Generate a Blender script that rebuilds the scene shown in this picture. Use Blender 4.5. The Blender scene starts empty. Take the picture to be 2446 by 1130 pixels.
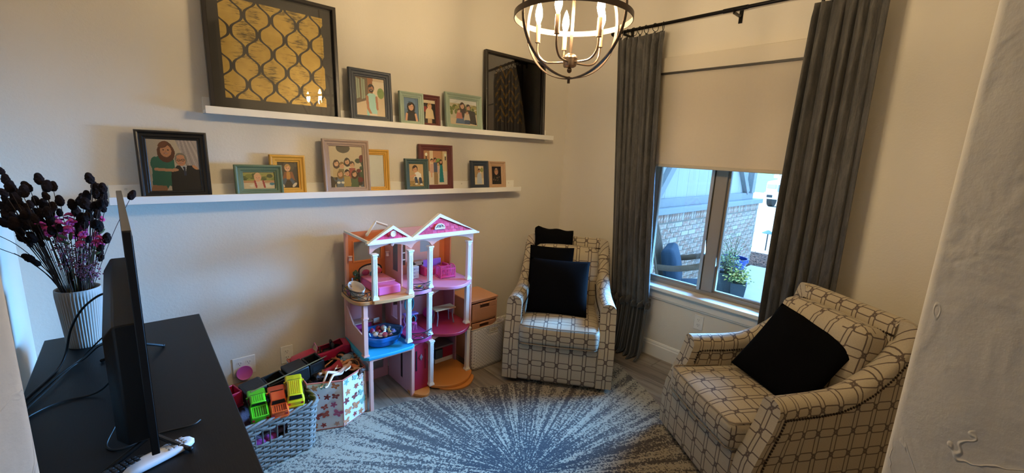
import bpy, bmesh, math, random
import numpy as np
from mathutils import Matrix, Vector

random.seed(7)
S = bpy.context.scene
COL = S.collection
PI = math.pi

# ------------------------------------------------------------------ camera
cam_d = bpy.data.cameras.new('camera')
cam_d.sensor_width = 36.0
cam_d.lens = 14.9
cam_d.clip_start = 0.02
cam_d.clip_end = 300
cam = bpy.data.objects.new('camera', cam_d)
COL.objects.link(cam)
cam.matrix_world = Matrix(((0.7471159, 0.0961506, -0.6577027, 0.0),
                           (-0.6630460, 0.1774348, -0.7272461, 0.0),
                           (0.0467742, 0.9794243, 0.1963166, 1.6),
                           (0, 0, 0, 1)))
S.camera = cam

# ------------------------------------------------------------------ view, world, daylight
S.view_settings.view_transform = 'Standard'
S.view_settings.look = 'None'
S.view_settings.gamma = 1.0
S.view_settings.exposure = 0.08
S.view_settings.use_curve_mapping = False
S.cycles.use_denoising = True
S.cycles.max_bounces = 8
S.cycles.diffuse_bounces = 4
S.cycles.glossy_bounces = 4
S.cycles.transparent_max_bounces = 12
S.cycles.transmission_bounces = 6
S.cycles.sample_clamp_indirect = 4.0
S.cycles.caustics_reflective = False
S.cycles.caustics_refractive = False

SKY = 6.0
XWIN = 3.09
w = bpy.data.worlds.new('sky')
S.world = w
w.use_nodes = True
bgn = w.node_tree.nodes['Background']
bgn.inputs['Color'].default_value = (0.30, 0.60, 1.0, 1)
bgn.inputs['Strength'].default_value = SKY


def light(name, kind, loc, energy, color, size=None, target=None, portal=False):
    d = bpy.data.lights.new(name, kind)
    d.energy = energy
    d.color = color
    if kind == 'AREA':
        d.shape = 'RECTANGLE'
        d.size, d.size_y = size
        if portal:
            d.cycles.is_portal = True
    o = bpy.data.objects.new(name, d)
    COL.objects.link(o)
    o.location = loc
    if target is not None:
        o.rotation_euler = (Vector(target) - Vector(loc)).to_track_quat('-Z', 'Y').to_euler()
    return o


sun = light('sun', 'SUN', (5, 12, 12), 5.0, (1.0, 0.95, 0.88), target=(5 + 0.35, 12 - 1.0, 12 - 0.8))
sun.data.angle = 0.01
light('window_portal', 'AREA', (3.24, 1.30, 1.08), 1.0, (1, 1, 1), (1.0, 1.0), (0, 1.30, 1.08), portal=True)
# added fill lamp at the ceiling of the unseen hall behind the camera
light('hall_fill_lamp', 'AREA', (0.2, -1.5, 3.05), 7.0, (1.0, 0.93, 0.82), (0.5, 0.5), (0.2, -1.5, 0))
# added blue lamp in the window opening, strengthens daylight below the half-drawn shade
wd = light('window_fill_lamp', 'AREA', (XWIN + 0.05, 1.31, 1.07), 70.0, (0.15, 0.46, 1.0), (0.90, 0.90), (0, 2.05, 0.18))
wd.data.spread = math.radians(60)

# ------------------------------------------------------------------ small helpers
def lin(c):
    if isinstance(c, str):
        c = tuple(int(c[i:i + 2], 16) / 255 for i in (0, 2, 4))
    return tuple(x / 12.92 if x <= 0.04045 else ((x + 0.055) / 1.055) ** 2.4 for x in c)


MATS = {}


def mat(name, color, rough=0.6, metal=0.0, bump=0.0, bscale=200, var=0.0, vscale=8, spec=0.5, coat=0.0,
        emit=None, estr=0.0, trans=0.0, sheen=0.0, stretch=None, alpha=1.0):
    if name in MATS:
        return MATS[name]
    m = bpy.data.materials.new(name)
    m.use_nodes = True
    nt = m.node_tree
    p = nt.nodes['Principled BSDF']
    c = lin(color)
    p.inputs['Base Color'].default_value = (*c, 1)
    p.inputs['Roughness'].default_value = rough
    p.inputs['Metallic'].default_value = metal
    p.inputs['Specular IOR Level'].default_value = spec
    p.inputs['Coat Weight'].default_value = coat
    p.inputs['Coat Roughness'].default_value = 0.05
    p.inputs['Transmission Weight'].default_value = trans
    p.inputs['Sheen Weight'].default_value = sheen
    p.inputs['Alpha'].default_value = alpha
    if emit:
        p.inputs['Emission Color'].default_value = (*lin(emit), 1)
        p.inputs['Emission Strength'].default_value = estr
    if var or bump:
        tc = nt.nodes.new('ShaderNodeTexCoord')
        src = tc.outputs['Object']
        if stretch:
            mp = nt.nodes.new('ShaderNodeMapping')
            mp.inputs['Scale'].default_value = stretch
            nt.links.new(src, mp.inputs['Vector'])
            src = mp.outputs['Vector']
        if var:
            n = nt.nodes.new('ShaderNodeTexNoise')
            n.inputs['Scale'].default_value = vscale
            n.inputs['Detail'].default_value = 5
            nt.links.new(src, n.inputs['Vector'])
            mx = nt.nodes.new('ShaderNodeMix')
            mx.data_type = 'RGBA'
            mx.inputs['A'].default_value = (*[x * (1 - var) for x in c], 1)
            mx.inputs['B'].default_value = (*[min(1, x * (1 + var)) for x in c], 1)
            nt.links.new(n.outputs['Fac'], mx.inputs['Factor'])
            nt.links.new(mx.outputs['Result'], p.inputs['Base Color'])
        if bump:
            n2 = nt.nodes.new('ShaderNodeTexNoise')
            n2.inputs['Scale'].default_value = bscale
            n2.inputs['Detail'].default_value = 4
            nt.links.new(src, n2.inputs['Vector'])
            b = nt.nodes.new('ShaderNodeBump')
            b.inputs['Strength'].default_value = bump
            b.inputs['Distance'].default_value = 0.01
            nt.links.new(n2.outputs['Fac'], b.inputs['Height'])
            nt.links.new(b.outputs['Normal'], p.inputs['Normal'])
    MATS[name] = m
    return m


class NG:
    """tiny node-graph writer"""
    def __init__(s, m):
        s.nt = m.node_tree
        s.p = s.nt.nodes['Principled BSDF']

    def n(s, t, **kw):
        x = s.nt.nodes.new(t)
        for k, v in kw.items():
            setattr(x, k, v)
        return x

    def put(s, sock, v):
        if isinstance(v, (int, float)):
            sock.default_value = v
        elif isinstance(v, (tuple, list)):
            sock.default_value = v if len(v) != 3 or sock.type != 'RGBA' else (*v, 1)
        else:
            s.nt.links.new(v, sock)

    def m(s, op, a, b=0.0, c=0.0):
        x = s.n('ShaderNodeMath', operation=op)
        s.put(x.inputs[0], a)
        s.put(x.inputs[1], b)
        if op in ('MULTIPLY_ADD', 'SMOOTH_MIN', 'WRAP', 'COMPARE'):
            s.put(x.inputs[2], c)
        return x.outputs[0]

    def noise(s, vec, scale, detail=3, rough=0.5, dist=0.0):
        x = s.n('ShaderNodeTexNoise')
        s.put(x.inputs['Vector'], vec)
        x.inputs['Scale'].default_value = scale
        x.inputs['Detail'].default_value = detail
        x.inputs['Roughness'].default_value = rough
        x.inputs['Distortion'].default_value = dist
        return x.outputs['Fac']

    def mapping(s, vec, scale=(1, 1, 1), loc=(0, 0, 0)):
        x = s.n('ShaderNodeMapping')
        s.put(x.inputs['Vector'], vec)
        x.inputs['Scale'].default_value = scale
        x.inputs['Location'].default_value = loc
        return x.outputs['Vector']

    def step(s, v, lo, hi):
        x = s.n('ShaderNodeMapRange', interpolation_type='SMOOTHSTEP')
        s.put(x.inputs['Value'], v)
        s.put(x.inputs['From Min'], lo)
        s.put(x.inputs['From Max'], hi)
        return x.outputs['Result']

    def mix(s, f, a, b):
        x = s.n('ShaderNodeMix', data_type='RGBA')
        s.put(x.inputs['Factor'], f)
        s.put(x.inputs['A'], a)
        s.put(x.inputs['B'], b)
        return x.outputs['Result']

    def sep(s, v):
        x = s.n('ShaderNodeSeparateXYZ')
        s.put(x.inputs[0], v)
        return x.outputs

    def comb(s, a, b, c=0.0):
        x = s.n('ShaderNodeCombineXYZ')
        s.put(x.inputs[0], a)
        s.put(x.inputs[1], b)
        s.put(x.inputs[2], c)
        return x.outputs[0]

    def bump(s, h, strength=0.3, dist=0.01):
        b = s.n('ShaderNodeBump')
        b.inputs['Strength'].default_value = strength
        b.inputs['Distance'].default_value = dist
        s.put(b.inputs['Height'], h)
        s.nt.links.new(b.outputs['Normal'], s.p.inputs['Normal'])

    def color(s, v):
        s.put(s.p.inputs['Base Color'], v)

    def tc(s, which='Object'):
        return s.n('ShaderNodeTexCoord').outputs[which]


def rot_to(d):
    return Vector((0, 0, 1)).rotation_difference(Vector(d).normalized()).to_matrix()


class MB:
    def __init__(s):
        s.v, s.f, s.uv = [], [], []

    def add(s, vs, fs, uvs=None, M=None):
        o = len(s.v)
        for p in vs:
            s.v.append(tuple(M @ Vector(p)) if M is not None else tuple(p))
        for i, f in enumerate(fs):
            s.f.append(tuple(o + j for j in f))
            s.uv.append([uvs[j] for j in f] if uvs else None)
        return s

    def box(s, x0, x1, y0, y1, z0, z1, M=None):
        vs = [(x, y, z) for z in (z0, z1) for y in (y0, y1) for x in (x0, x1)]
        return s.add(vs, [(0, 2, 3, 1), (4, 5, 7, 6), (0, 1, 5, 4), (2, 6, 7, 3), (0, 4, 6, 2), (1, 3, 7, 5)], None, M)

    def cbox(s, c, d, M=None):
        return s.box(c[0] - d[0] / 2, c[0] + d[0] / 2, c[1] - d[1] / 2, c[1] + d[1] / 2, c[2] - d[2] / 2, c[2] + d[2] / 2, M)

    def cyl(s, p0, p1, r0, r1=None, n=12, caps=True):
        return s.tube([p0, p1], [r0, r0 if r1 is None else r1], n, caps=caps)

    def tube(s, pts, r, n=8, closed=False, caps=True, flat=1.0, up=None):
        P = [Vector(p) for p in pts]
        k = len(P)
        R = r if isinstance(r, (list, tuple)) else [r] * k
        vs, fs = [], []
        prev = None
        for i in range(k):
            if closed:
                t = P[(i + 1) % k] - P[i - 1]
            else:
                t = P[min(i + 1, k - 1)] - P[max(i - 1, 0)]
            if t.length < 1e-9:
                t = Vector((0, 0, 1))
            t.normalize()
            if prev is None:
                a = Vector(up) if up else (Vector((0, 0, 1)) if abs(t.z) < 0.9 else Vector((1, 0, 0)))
            else:
                a = prev
            a = (a - t * a.dot(t))
            if a.length < 1e-6:
                a = t.orthogonal()
            a.normalize()
            prev = a
            b = t.cross(a)
            for j in range(n):
                q = 2 * PI * j / n
                vs.append(P[i] + a * (R[i] * math.cos(q)) + b * (R[i] * flat * math.sin(q)))
        for i in range(k if closed else k - 1):
            for j in range(n):
                i2 = (i + 1) % k
                fs.append((i * n + j, i * n + (j + 1) % n, i2 * n + (j + 1) % n, i2 * n + j))
        if caps and not closed:
            fs.append(tuple(reversed(range(n))))
            fs.append(tuple((k - 1) * n + j for j in range(n)))
        return s.add(vs, fs)

    def lathe(s, prof, n=24, c=(0, 0, 0), M=None, cap=True):
        vs, fs = [], []
        for r, z in prof:
            for j in range(n):
                q = 2 * PI * j / n
                vs.append((c[0] + r * math.cos(q), c[1] + r * math.sin(q), c[2] + z))
        for i in range(len(prof) - 1):
            for j in range(n):
                fs.append((i * n + j, i * n + (j + 1) % n, (i + 1) * n + (j + 1) % n, (i + 1) * n + j))
        if cap:
            if prof[0][0] > 1e-6:
                fs.append(tuple(reversed(range(n))))
            if prof[-1][0] > 1e-6:
                fs.append(tuple((len(prof) - 1) * n + j for j in range(n)))
        return s.add(vs, fs, None, M)

    def prism(s, poly, z0, z1, M=None):
        k = len(poly)
        vs = [(x, y, z0) for x, y in poly] + [(x, y, z1) for x, y in poly]
        fs = [tuple(reversed(range(k))), tuple(range(k, 2 * k))] + [(i, (i + 1) % k, k + (i + 1) % k, k + i) for i in range(k)]
        return s.add(vs, fs, None, M)

    def grid(s, fn, nu, nv, uvfn=None, closeu=False):
        vs, uvs, fs = [], [], []
        for i in range(nu + (0 if closeu else 1)):
            for j in range(nv + 1):
                a, b = i / nu, j / nv
                vs.append(fn(a, b))
                uvs.append(uvfn(a, b) if uvfn else (a, b))
        for i in range(nu):
            for j in range(nv):
                i2 = (i + 1) % nu if closeu else i + 1
                fs.append((i * (nv + 1) + j, i2 * (nv + 1) + j, i2 * (nv + 1) + j + 1, i * (nv + 1) + j + 1))
        return s.add(vs, fs, uvs)

    def sph(s, c, r, nu=12, nv=8, M=None):
        if not isinstance(r, (tuple, list)):
            r = (r, r, r)
        vs, fs = [(0, 0, -r[2])], []
        for j in range(1, nv):
            t = -PI / 2 + PI * j / nv
            for i in range(nu):
                q = 2 * PI * i / nu
                vs.append((r[0] * math.cos(q) * math.cos(t), r[1] * math.sin(q) * math.cos(t), r[2] * math.sin(t)))
        vs.append((0, 0, r[2]))
        for i in range(nu):
            fs.append((0, 1 + (i + 1) % nu, 1 + i))
            fs.append((len(vs) - 1, 1 + (nv - 2) * nu + i, 1 + (nv - 2) * nu + (i + 1) % nu))
        for j in range(nv - 2):
            for i in range(nu):
                a, b = 1 + j * nu + i, 1 + j * nu + (i + 1) % nu
                fs.append((a, b, b + nu, a + nu))
        T = Matrix.Translation(c)
        return s.add(vs, fs, None, T @ M.to_4x4() if M is not None else T)

    def mesh(s, name):
        me = bpy.data.meshes.new(name)
        me.from_pydata(s.v, [], s.f)
        if any(u is not None for u in s.uv):
            ul = me.uv_layers.new(name='UVMap')
            flat = []
            for f, u in zip(s.f, s.uv):
                for k in range(len(f)):
                    flat.extend(u[k] if u else (0, 0))
            ul.data.foreach_set('uv', flat)
        me.update()
        return me

    def build(s, name, m, parent=None, smooth=40, bevel=0.0, seg=2, loc=None, rot=None, fix=True):
        me = s.mesh(name)
        if fix:
            b = bmesh.new()
            b.from_mesh(me)
            bmesh.ops.recalc_face_normals(b, faces=b.faces)
            b.to_mesh(me)
            b.free()
        return link(name, me, m, parent, smooth, bevel, seg, loc, rot)


def link(name, me, m, parent=None, smooth=40, bevel=0.0, seg=2, loc=None, rot=None):
    if m is not None and not me.materials:
        me.materials.append(m)
    if smooth:
        me.polygons.foreach_set('use_smooth', [True] * len(me.polygons))
        me.set_sharp_from_angle(angle=math.radians(smooth))
    o = bpy.data.objects.new(name, me)
    COL.objects.link(o)
    if parent is not None:
        o.parent = parent
    if loc is not None:
        o.location = loc
    if rot is not None:
        o.rotation_euler = rot
    if bevel:
        bv = o.modifiers.new('bevel', 'BEVEL')
        bv.width = bevel
        bv.segments = seg
        bv.limit_method = 'ANGLE'
        bv.angle_limit = math.radians(35)
    return o


def tag(o, label, cat, group=None):
    o['label'] = label
    o['category'] = cat
    if group:
        o['group'] = group
    return o


def thing(name, label, cat, loc=(0, 0, 0), rotz=0.0, group=None, rot=None):
    o = bpy.data.objects.new(name, None)
    o.empty_display_size = 0.05
    COL.objects.link(o)
    o.location = loc
    o.rotation_euler = rot if rot else (0, 0, rotz)
    return tag(o, label, cat, group)


def struct(o):
    o['kind'] = 'structure'
    return o


def stuff(o):
    o['kind'] = 'stuff'
    return o


def copy_tree(root, loc, rotz, label, group=None):
    r = root.copy()
    COL.objects.link(r)
    r.location = loc
    r.rotation_euler = (0, 0, rotz)
    r['label'] = label
    if group:
        r['group'] = group
    for ch in root.children:
        c = ch.copy()
        COL.objects.link(c)
        c.parent = r
        for g in ch.children:
            d = g.copy()
            COL.objects.link(d)
            d.parent = c
    return r


XW, YS, XL, ZC = 3.09, 2.74, -0.40, 3.10     # window wall, shelf wall, left wall, ceiling
# ------------------------------------------------------------------ surfaces of the room
def wall_material():
    m = mat('wall_paint', 'dcd4c5', rough=0.75)
    g = NG(m)
    o = g.tc()
    n1 = g.noise(o, 90, 4, 0.6)
    n2 = g.noise(o, 14, 3)
    g.bump(g.m('ADD', n1, g.m('MULTIPLY', n2, 0.6)), 0.25, 0.004)
    g.color(g.mix(g.noise(o, 2.5, 3), lin('d8d0c1'), lin('e0d8ca')))
    return m


def plaster_material():
    m = mat('hand_trowelled_plaster', 'cfc6b6', rough=0.7)
    g = NG(m)
    o = g.tc()
    n1 = g.noise(o, 60, 4, 0.6)
    big = g.noise(o, 7, 3, 0.55, 0.8)
    ridge = g.step(g.m('ABSOLUTE', g.m('SUBTRACT', big, 0.52)), 0.012, 0.0)
    ridge = g.m('MULTIPLY', ridge, g.step(g.noise(o, 5, 2), 0.50, 0.58))
    h = g.m('ADD', g.m('MULTIPLY', n1, 0.35), g.m('MULTIPLY', ridge, 1.0))
    h = g.m('ADD', h, g.m('MULTIPLY', g.step(big, 0.35, 0.65), 0.8))
    g.bump(h, 0.55, 0.004)
    g.color(g.mix(g.noise(o, 6, 4), lin('cbc4b7'), lin('d6cfc2')))
    return m


WALL = wall_material()
PLASTER = plaster_material()
TRIM = mat('trim_paint', 'e6e0d4', rough=0.35, bump=0.03, bscale=60)
WHITE = mat('white_lacquer', 'efece4', rough=0.35, bump=0.02, bscale=80)


def floor_plank_material():
    m = mat('wood_look_plank', '8d8071', rough=0.42)
    g = NG(m)
    oi = g.n('ShaderNodeObjectInfo').outputs['Random']
    o = g.tc()
    v = g.mapping(o, (26, 2.2, 26))
    vv = g.n('ShaderNodeVectorMath', operation='ADD')
    g.put(vv.inputs[0], v)
    g.put(vv.inputs[1], g.comb(g.m('MULTIPLY', oi, 40), g.m('MULTIPLY', oi, 17), 0))
    gr = g.noise(vv.outputs[0], 1.0, 6, 0.6, 0.6)
    base = g.mix(oi, lin('857767'), lin('9d9080'))
    dark = g.mix(oi, lin('5e5145'), lin('74685b'))
    g.color(g.mix(g.step(gr, 0.35, 0.72), base, dark))
    g.bump(gr, 0.12, 0.003)
    return m


PLANK = floor_plank_material()
SUB = mat('floor_joint', '3b342c', rough=0.9)

# floor: dark joints below, planks as separate pieces
b = MB().box(-2.4, XW + 0.12, -3.0, YS + 0.1, -0.12, -0.004)
floor = struct(b.build('floor', SUB))
pw, pl = 0.18, 1.22
pm = MB().box(-pw / 2 + 0.0012, pw / 2 - 0.0012, -pl / 2 + 0.0012, pl / 2 - 0.0012, -0.006, 0.0).mesh('plank')
k = 0
x = XW - pw / 2
row = 0
while x > XL - 0.05:
    off = [0.0, 0.43, 0.81, 0.2, 0.62][row % 5]
    y = YS - pl / 2 + off
    while y > -1.4:
        if y - pl / 2 < YS:
            o = link('plank', pm, PLANK, floor, smooth=0)
            o.location = (x, min(y, YS - pl / 2 + 0.6), 0)
            if y + pl / 2 > YS + 0.02:
                ln = YS - (y - pl / 2)
                o.scale = (1, ln / pl, 1)
                o.location = (x, y - pl / 2 + ln / 2, 0)
        y -= pl
    x -= pw
    row += 1

# walls
def solid(name, boxes, m, parent=None, bevel=0):
    b = MB()
    for q in boxes:
        b.box(*q)
    return b.build(name, m, parent, smooth=40, bevel=bevel)


T = 0.14
struct(solid('wall_back', [(XL - T, XW + T, YS, YS + T, 0, ZC)], WALL))
WY0, WY1, WZ0, WZ1 = 0.80, 1.82, 0.585, 2.28
struct(solid('wall_right', [(XW, XW + T, -1.0, WY0, 0, ZC), (XW, XW + T, WY1, YS, 0, ZC),
                            (XW, XW + T, WY0, WY1, 0, WZ0), (XW, XW + T, WY0, WY1, WZ1, ZC)], WALL))
struct(solid('wall_left', [(XL - T, XL, 0.92, YS, 0, ZC)], WALL))
struct(solid('ceiling', [(-2.4, XW + T, -3.0, YS + T, ZC, ZC + 0.1)], mat('ceiling_paint', 'f0ece2', 0.85, bump=0.1, bscale=90)))

# angled wall with the cased opening the camera looks through: rounded (bullnose) jamb edges
J1, J2 = Vector((-0.117, 0.755)), Vector((0.925, 0.046))
dd = (J2 - J1).normalized()
nn = Vector((-dd.y, dd.x))          # towards the room
if nn.dot(Vector((1, 1))) < 0:
    nn = -nn
WT = 0.24


def jamb(start, inward, far):
    """plan outline of one side of the angled wall, bullnose where it meets the opening"""
    r = 0.022
    pts = []
    c1 = start + inward * r - nn * r
    for q in range(7):
        a = q / 6 * PI / 2
        pts.append(c1 - inward * r * math.sin(a) + nn * r * math.cos(a))
    c2 = start + inward * r - nn * (WT - r)
    for q in range(7):
        a = q / 6 * PI / 2
        pts.append(c2 - inward * r * math.cos(a) - nn * r * math.sin(a))
    pts += far
    return [(p.x, p.y) for p in pts]


tl = (XL - J1.x) / dd.x
farL = J1 + dd * tl
b = MB().prism(jamb(J1, -dd, [farL - nn * WT - dd * 0.2, farL - dd * 0.2]), 0, ZC)
struct(b.build('wall_entry_left', PLASTER))
end = J2 + dd * 1.5
b = MB().prism(jamb(J2, dd, [end - nn * WT, end]), 0, ZC)
struct(b.build('wall_entry_right', PLASTER))
struct(solid('wall_front', [(end.x - 0.2, XW + T, end.y - WT, end.y, 0, ZC)], WALL))
# hall shell behind the camera
struct(solid('wall_hall_side', [(-2.4, -2.26, -3.0, 1.3, 0, ZC)], WALL))
struct(solid('wall_hall_end', [(-2.4, XW + T, -3.0, -2.86, 0, ZC)], WALL))
struct(solid('wall_hall_cross', [(-2.4, XL, 1.2, 1.34, 0, ZC)], WALL))
struct(solid('wall_hall_far', [(XW, XW + T, -2.9, -0.9, 0, ZC)], WALL))

# baseboards
def baseboard(name, p0, p1, nrm):
    prof = [(0, 0), (0.016, 0), (0.016, 0.098), (0.011, 0.106), (0.011, 0.116), (0.006, 0.128), (0, 0.130)]
    p0, p1, nrm = Vector((*p0, 0)), Vector((*p1, 0)), Vector((*nrm, 0))
    b = MB()
    vs = [tuple(p + nrm * a + Vector((0, 0, z))) for p in (p0, p1) for a, z in prof]
    k = len(prof)
    fs = [(i, (i + 1) % k, k + (i + 1) % k, k + i) for i in range(k)] + [tuple(range(k)), tuple(reversed(range(k, 2 * k)))]
    b.add(vs, fs)
    return struct(b.build(name, TRIM, smooth=20))


baseboard('baseboard_right', (XW, -0.6), (XW, YS), (-1, 0))
baseboard('baseboard_back', (XL, YS), (XW - 0.016, YS), (0, -1))
baseboard('baseboard_left', (XL, 0.95), (XL, YS), (1, 0))

# ------------------------------------------------------------------ window
def glass_material(name, tint=(0.93, 0.97, 1.0), refl=1.0):
    m = bpy.data.materials.new(name)
    m.use_nodes = True
    nt = m.node_tree
    nt.nodes.clear()
    out = nt.nodes.new('ShaderNodeOutputMaterial')
    tr = nt.nodes.new('ShaderNodeBsdfTransparent')
    tr.inputs['Color'].default_value = (*tint, 1)
    gl = nt.nodes.new('ShaderNodeBsdfGlossy')
    gl.inputs['Roughness'].default_value = 0.015
    fr = nt.nodes.new('ShaderNodeFresnel')
    fr.inputs['IOR'].default_value = 1.45
    mu = nt.nodes.new('ShaderNodeMath')
    mu.operation = 'MULTIPLY'
    mu.inputs[1].default_value = refl
    mx = nt.nodes.new('ShaderNodeMixShader')
    nt.links.new(fr.outputs[0], mu.inputs[0])
    nt.links.new(mu.outputs[0], mx.inputs[0])
    nt.links.new(tr.outputs[0], mx.inputs[1])
    nt.links.new(gl.outputs[0], mx.inputs[2])
    nt.links.new(mx.outputs[0], out.inputs[0])
    return m


GLASS = glass_material('clear_glass')
PGLASS = glass_material('picture_glass', (1, 1, 1), 1.0)
VINYL = mat('window_vinyl', '8f8578', rough=0.45)
win = bpy.data.objects.new('window_1', None)
COL.objects.link(win)
win.location = (XW + 0.09, 1.31, WZ0)
struct(win)
fx0, fx1 = 0.0, 0.05
hw = (WY1 - WY0) / 2
hh = WZ1 - WZ0
fr = 0.035
b = MB()
b.box(fx0, fx1, -hw, -hw + fr, 0, hh).box(fx0, fx1, hw - fr, hw, 0, hh)
b.box(fx0, fx1, -hw + fr, hw - fr, 0.012, 0.012 + fr).box(fx0, fx1, -hw + fr, hw - fr, hh - fr, hh)
b.build('window_frame', VINYL, win, bevel=0.003)
MB().box(-0.012, 0.055, -0.062, 0.022, 0.012 + fr, hh - fr).build('mullion', VINYL, win, bevel=0.004)
for y0, y1 in ((-hw + fr, -0.062), (0.022, hw - fr)):
    b = MB()
    s = 0.014
    z0, z1 = 0.012 + fr, hh - fr
    b.box(0.01, 0.04, y0, y0 + s, z0, z1).box(0.01, 0.04, y1 - s, y1, z0, z1).box(0.01, 0.04, y0 + s, y1 - s, z0, z0 + s).box(0.01, 0.04, y0 + s, y1 - s, z1 - s, z1)
    sash = b.build('sash', VINYL, win, bevel=0.002)
    MB().box(0.022, 0.026, y0 + s, y1 - s, z0 + s, z1 - s).build('glass_pane', GLASS, sash, smooth=0)
MB().box(-0.02, 0.008, 0.028, 0.05, 0.012 + fr, hh - fr).build('screen_channel', mat('aluminium_grey', 'b4b2ad', 0.4, 0.6), win)
sill = MB().box(XW - 0.05, XW + 0.10, WY0 - 0.06, WY1 + 0.06, WZ0 - 0.018, WZ0 + 0.012).build('trim_1', TRIM, bevel=0.006)
struct(sill)
b = MB().box(XW - 0.018, XW, WY0 - 0.04, WY1 + 0.04, WZ0 - 0.085, WZ0 - 0.018)
b.box(XW - 0.026, XW, WY0 - 0.04, WY1 + 0.04, WZ0 - 0.034, WZ0 - 0.018)
b.box(XW - 0.012, XW, WY0 - 0.04, WY1 + 0.04, WZ0 - 0.098, WZ0 - 0.085)
struct(b.build('trim_2', TRIM, bevel=0.003))
# ------------------------------------------------------------------ picture ledges
def ledge(x0, x1, zf, label):
    t = thing('picture_ledge', label, 'shelf', (x0, YS, zf), group='white picture ledges')
    L = x1 - x0
    MB().box(0, L, -0.015, -0.001, -0.016, 0.066).build('back_plate', WHITE, t, bevel=0.0015)
    MB().box(0, L, -0.100, -0.015, -0.016, 0.0).build('shelf_board', WHITE, t, bevel=0.0015)
    MB().box(0, L, -0.112, -0.100, -0.018, 0.019).build('front_lip', WHITE, t, bevel=0.0015)
    b = MB()
    xs = [0.06, L - 0.06] + [0.06 + (L - 0.12) * q / 5 for q in range(1, 5)]
    for q in xs:
        s = MB().lathe([(0.0, 0.0), (0.006, 0.0005), (0.006, 0.001)], 10)
        m = Matrix.Translation((q, -0.0152, 0.045)) @ Matrix.Rotation(PI / 2, 4, 'X')
        s.v = [tuple(m @ Vector(p)) for p in s.v]
        s.build('screw_cover', mat('screw_cover_white', 'd8d4ca', 0.5), t)
    return t


ZU, ZLOW = 1.733, 1.293
ledge(0.305, 2.815, ZU, 'upper long white picture ledge carrying the large gold artwork')
ledge(-0.085, 2.455, ZLOW, 'lower long white picture ledge carrying small coloured photo frames')

# ------------------------------------------------------------------ flat prints: painted cell by cell as colour on a fine grid
class Canvas:
    def __init__(s, w, h, bg):
        s.w, s.h = w, h
        s.a = np.zeros((h, w, 3))
        s.a[:] = np.array(s.c(bg))
        yy, xx = np.mgrid[0:h, 0:w]
        s.x, s.y = (xx + 0.5) / w, (yy + 0.5) / h      # y up
        s.r = np.random.RandomState(3)

    def c(s, c):
        return tuple(int(c[i:i + 2], 16) / 255 for i in (0, 2, 4))

    def put(s, mask, col, amt=1.0):
        col = np.array(s.c(col))
        s.a[mask] = s.a[mask] * (1 - amt) + col * amt

    def rect(s, x0, x1, y0, y1, col, amt=1.0):
        s.put((s.x >= x0) & (s.x <= x1) & (s.y >= y0) & (s.y <= y1), col, amt)

    def ell(s, cx, cy, rx, ry, col, rot=0.0, amt=1.0):
        dx, dy = s.x - cx, s.y - cy
        c, n = math.cos(rot), math.sin(rot)
        s.put(((dx * c + dy * n) / rx) ** 2 + ((dy * c - dx * n) / ry) ** 2 <= 1, col, amt)

    def poly(s, pts, col, amt=1.0):
        m = np.zeros_like(s.x, bool)
        k = len(pts)
        for i in range(k):
            (x0, y0), (x1, y1) = pts[i], pts[(i + 1) % k]
            if y0 == y1:
                continue
            c = ((y0 > s.y) != (y1 > s.y)) & (s.x < (x1 - x0) * (s.y - y0) / (y1 - y0) + x0)
            m ^= c
        s.put(m, col, amt)

    def seg(s, x0, y0, x1, y1, wd, col):
        dx, dy = x1 - x0, y1 - y0
        t = np.clip(((s.x - x0) * dx + (s.y - y0) * dy) / (dx * dx + dy * dy), 0, 1)
        s.put(np.hypot((s.x - x0 - t * dx) * s.w / s.h, s.y - y0 - t * dy) <= wd, col)

    def blobs(s, n, x0, x1, y0, y1, r, cols):
        for i in range(n):
            s.ell(s.r.uniform(x0, x1), s.r.uniform(y0, y1), r * s.r.uniform(.5, 1.2), r * s.r.uniform(.5, 1.2), cols[i % len(cols)])

    def grain(s, k=0.012):
        s.a = np.clip(s.a * 1.10 * (1 + s.r.randn(s.h, s.w, 1) * k), 0, 1)

    def mesh(s, name, W, H):
        s.grain()
        w, h = s.w, s.h
        gx, gz = np.meshgrid(np.linspace(-W / 2, W / 2, w + 1), np.linspace(-H / 2, H / 2, h + 1))
        co = np.stack([gx, np.zeros_like(gx), gz], -1).reshape(-1, 3)
        i = np.arange(w * h)
        r, c = i // w, i % w
        a = r * (w + 1) + c
        fa = np.stack([a, a + 1, a + w + 2, a + w + 1], 1)
        me = bpy.data.meshes.new(name)
        me.from_pydata(co.tolist(), [], fa.tolist())
        at = me.color_attributes.new('print', 'FLOAT_COLOR', 'CORNER')
        L = np.where(s.a <= 0.04045, s.a / 12.92, ((s.a + 0.055) / 1.055) ** 2.4).reshape(-1, 3)
        rgba = np.ones((w * h, 4))
        rgba[:, :3] = L
        at.data.foreach_set('color', np.repeat(rgba, 4, 0).ravel())
        return me


def print_material():
    m = mat('photo_paper', 'ffffff', rough=0.45)
    g = NG(m)
    at = g.n('ShaderNodeAttribute', attribute_name='print')
    g.color(at.outputs['Color'])
    return m


PRINT = print_material()
SK, SK2 = 'd9a582', 'b97f5e'


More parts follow.
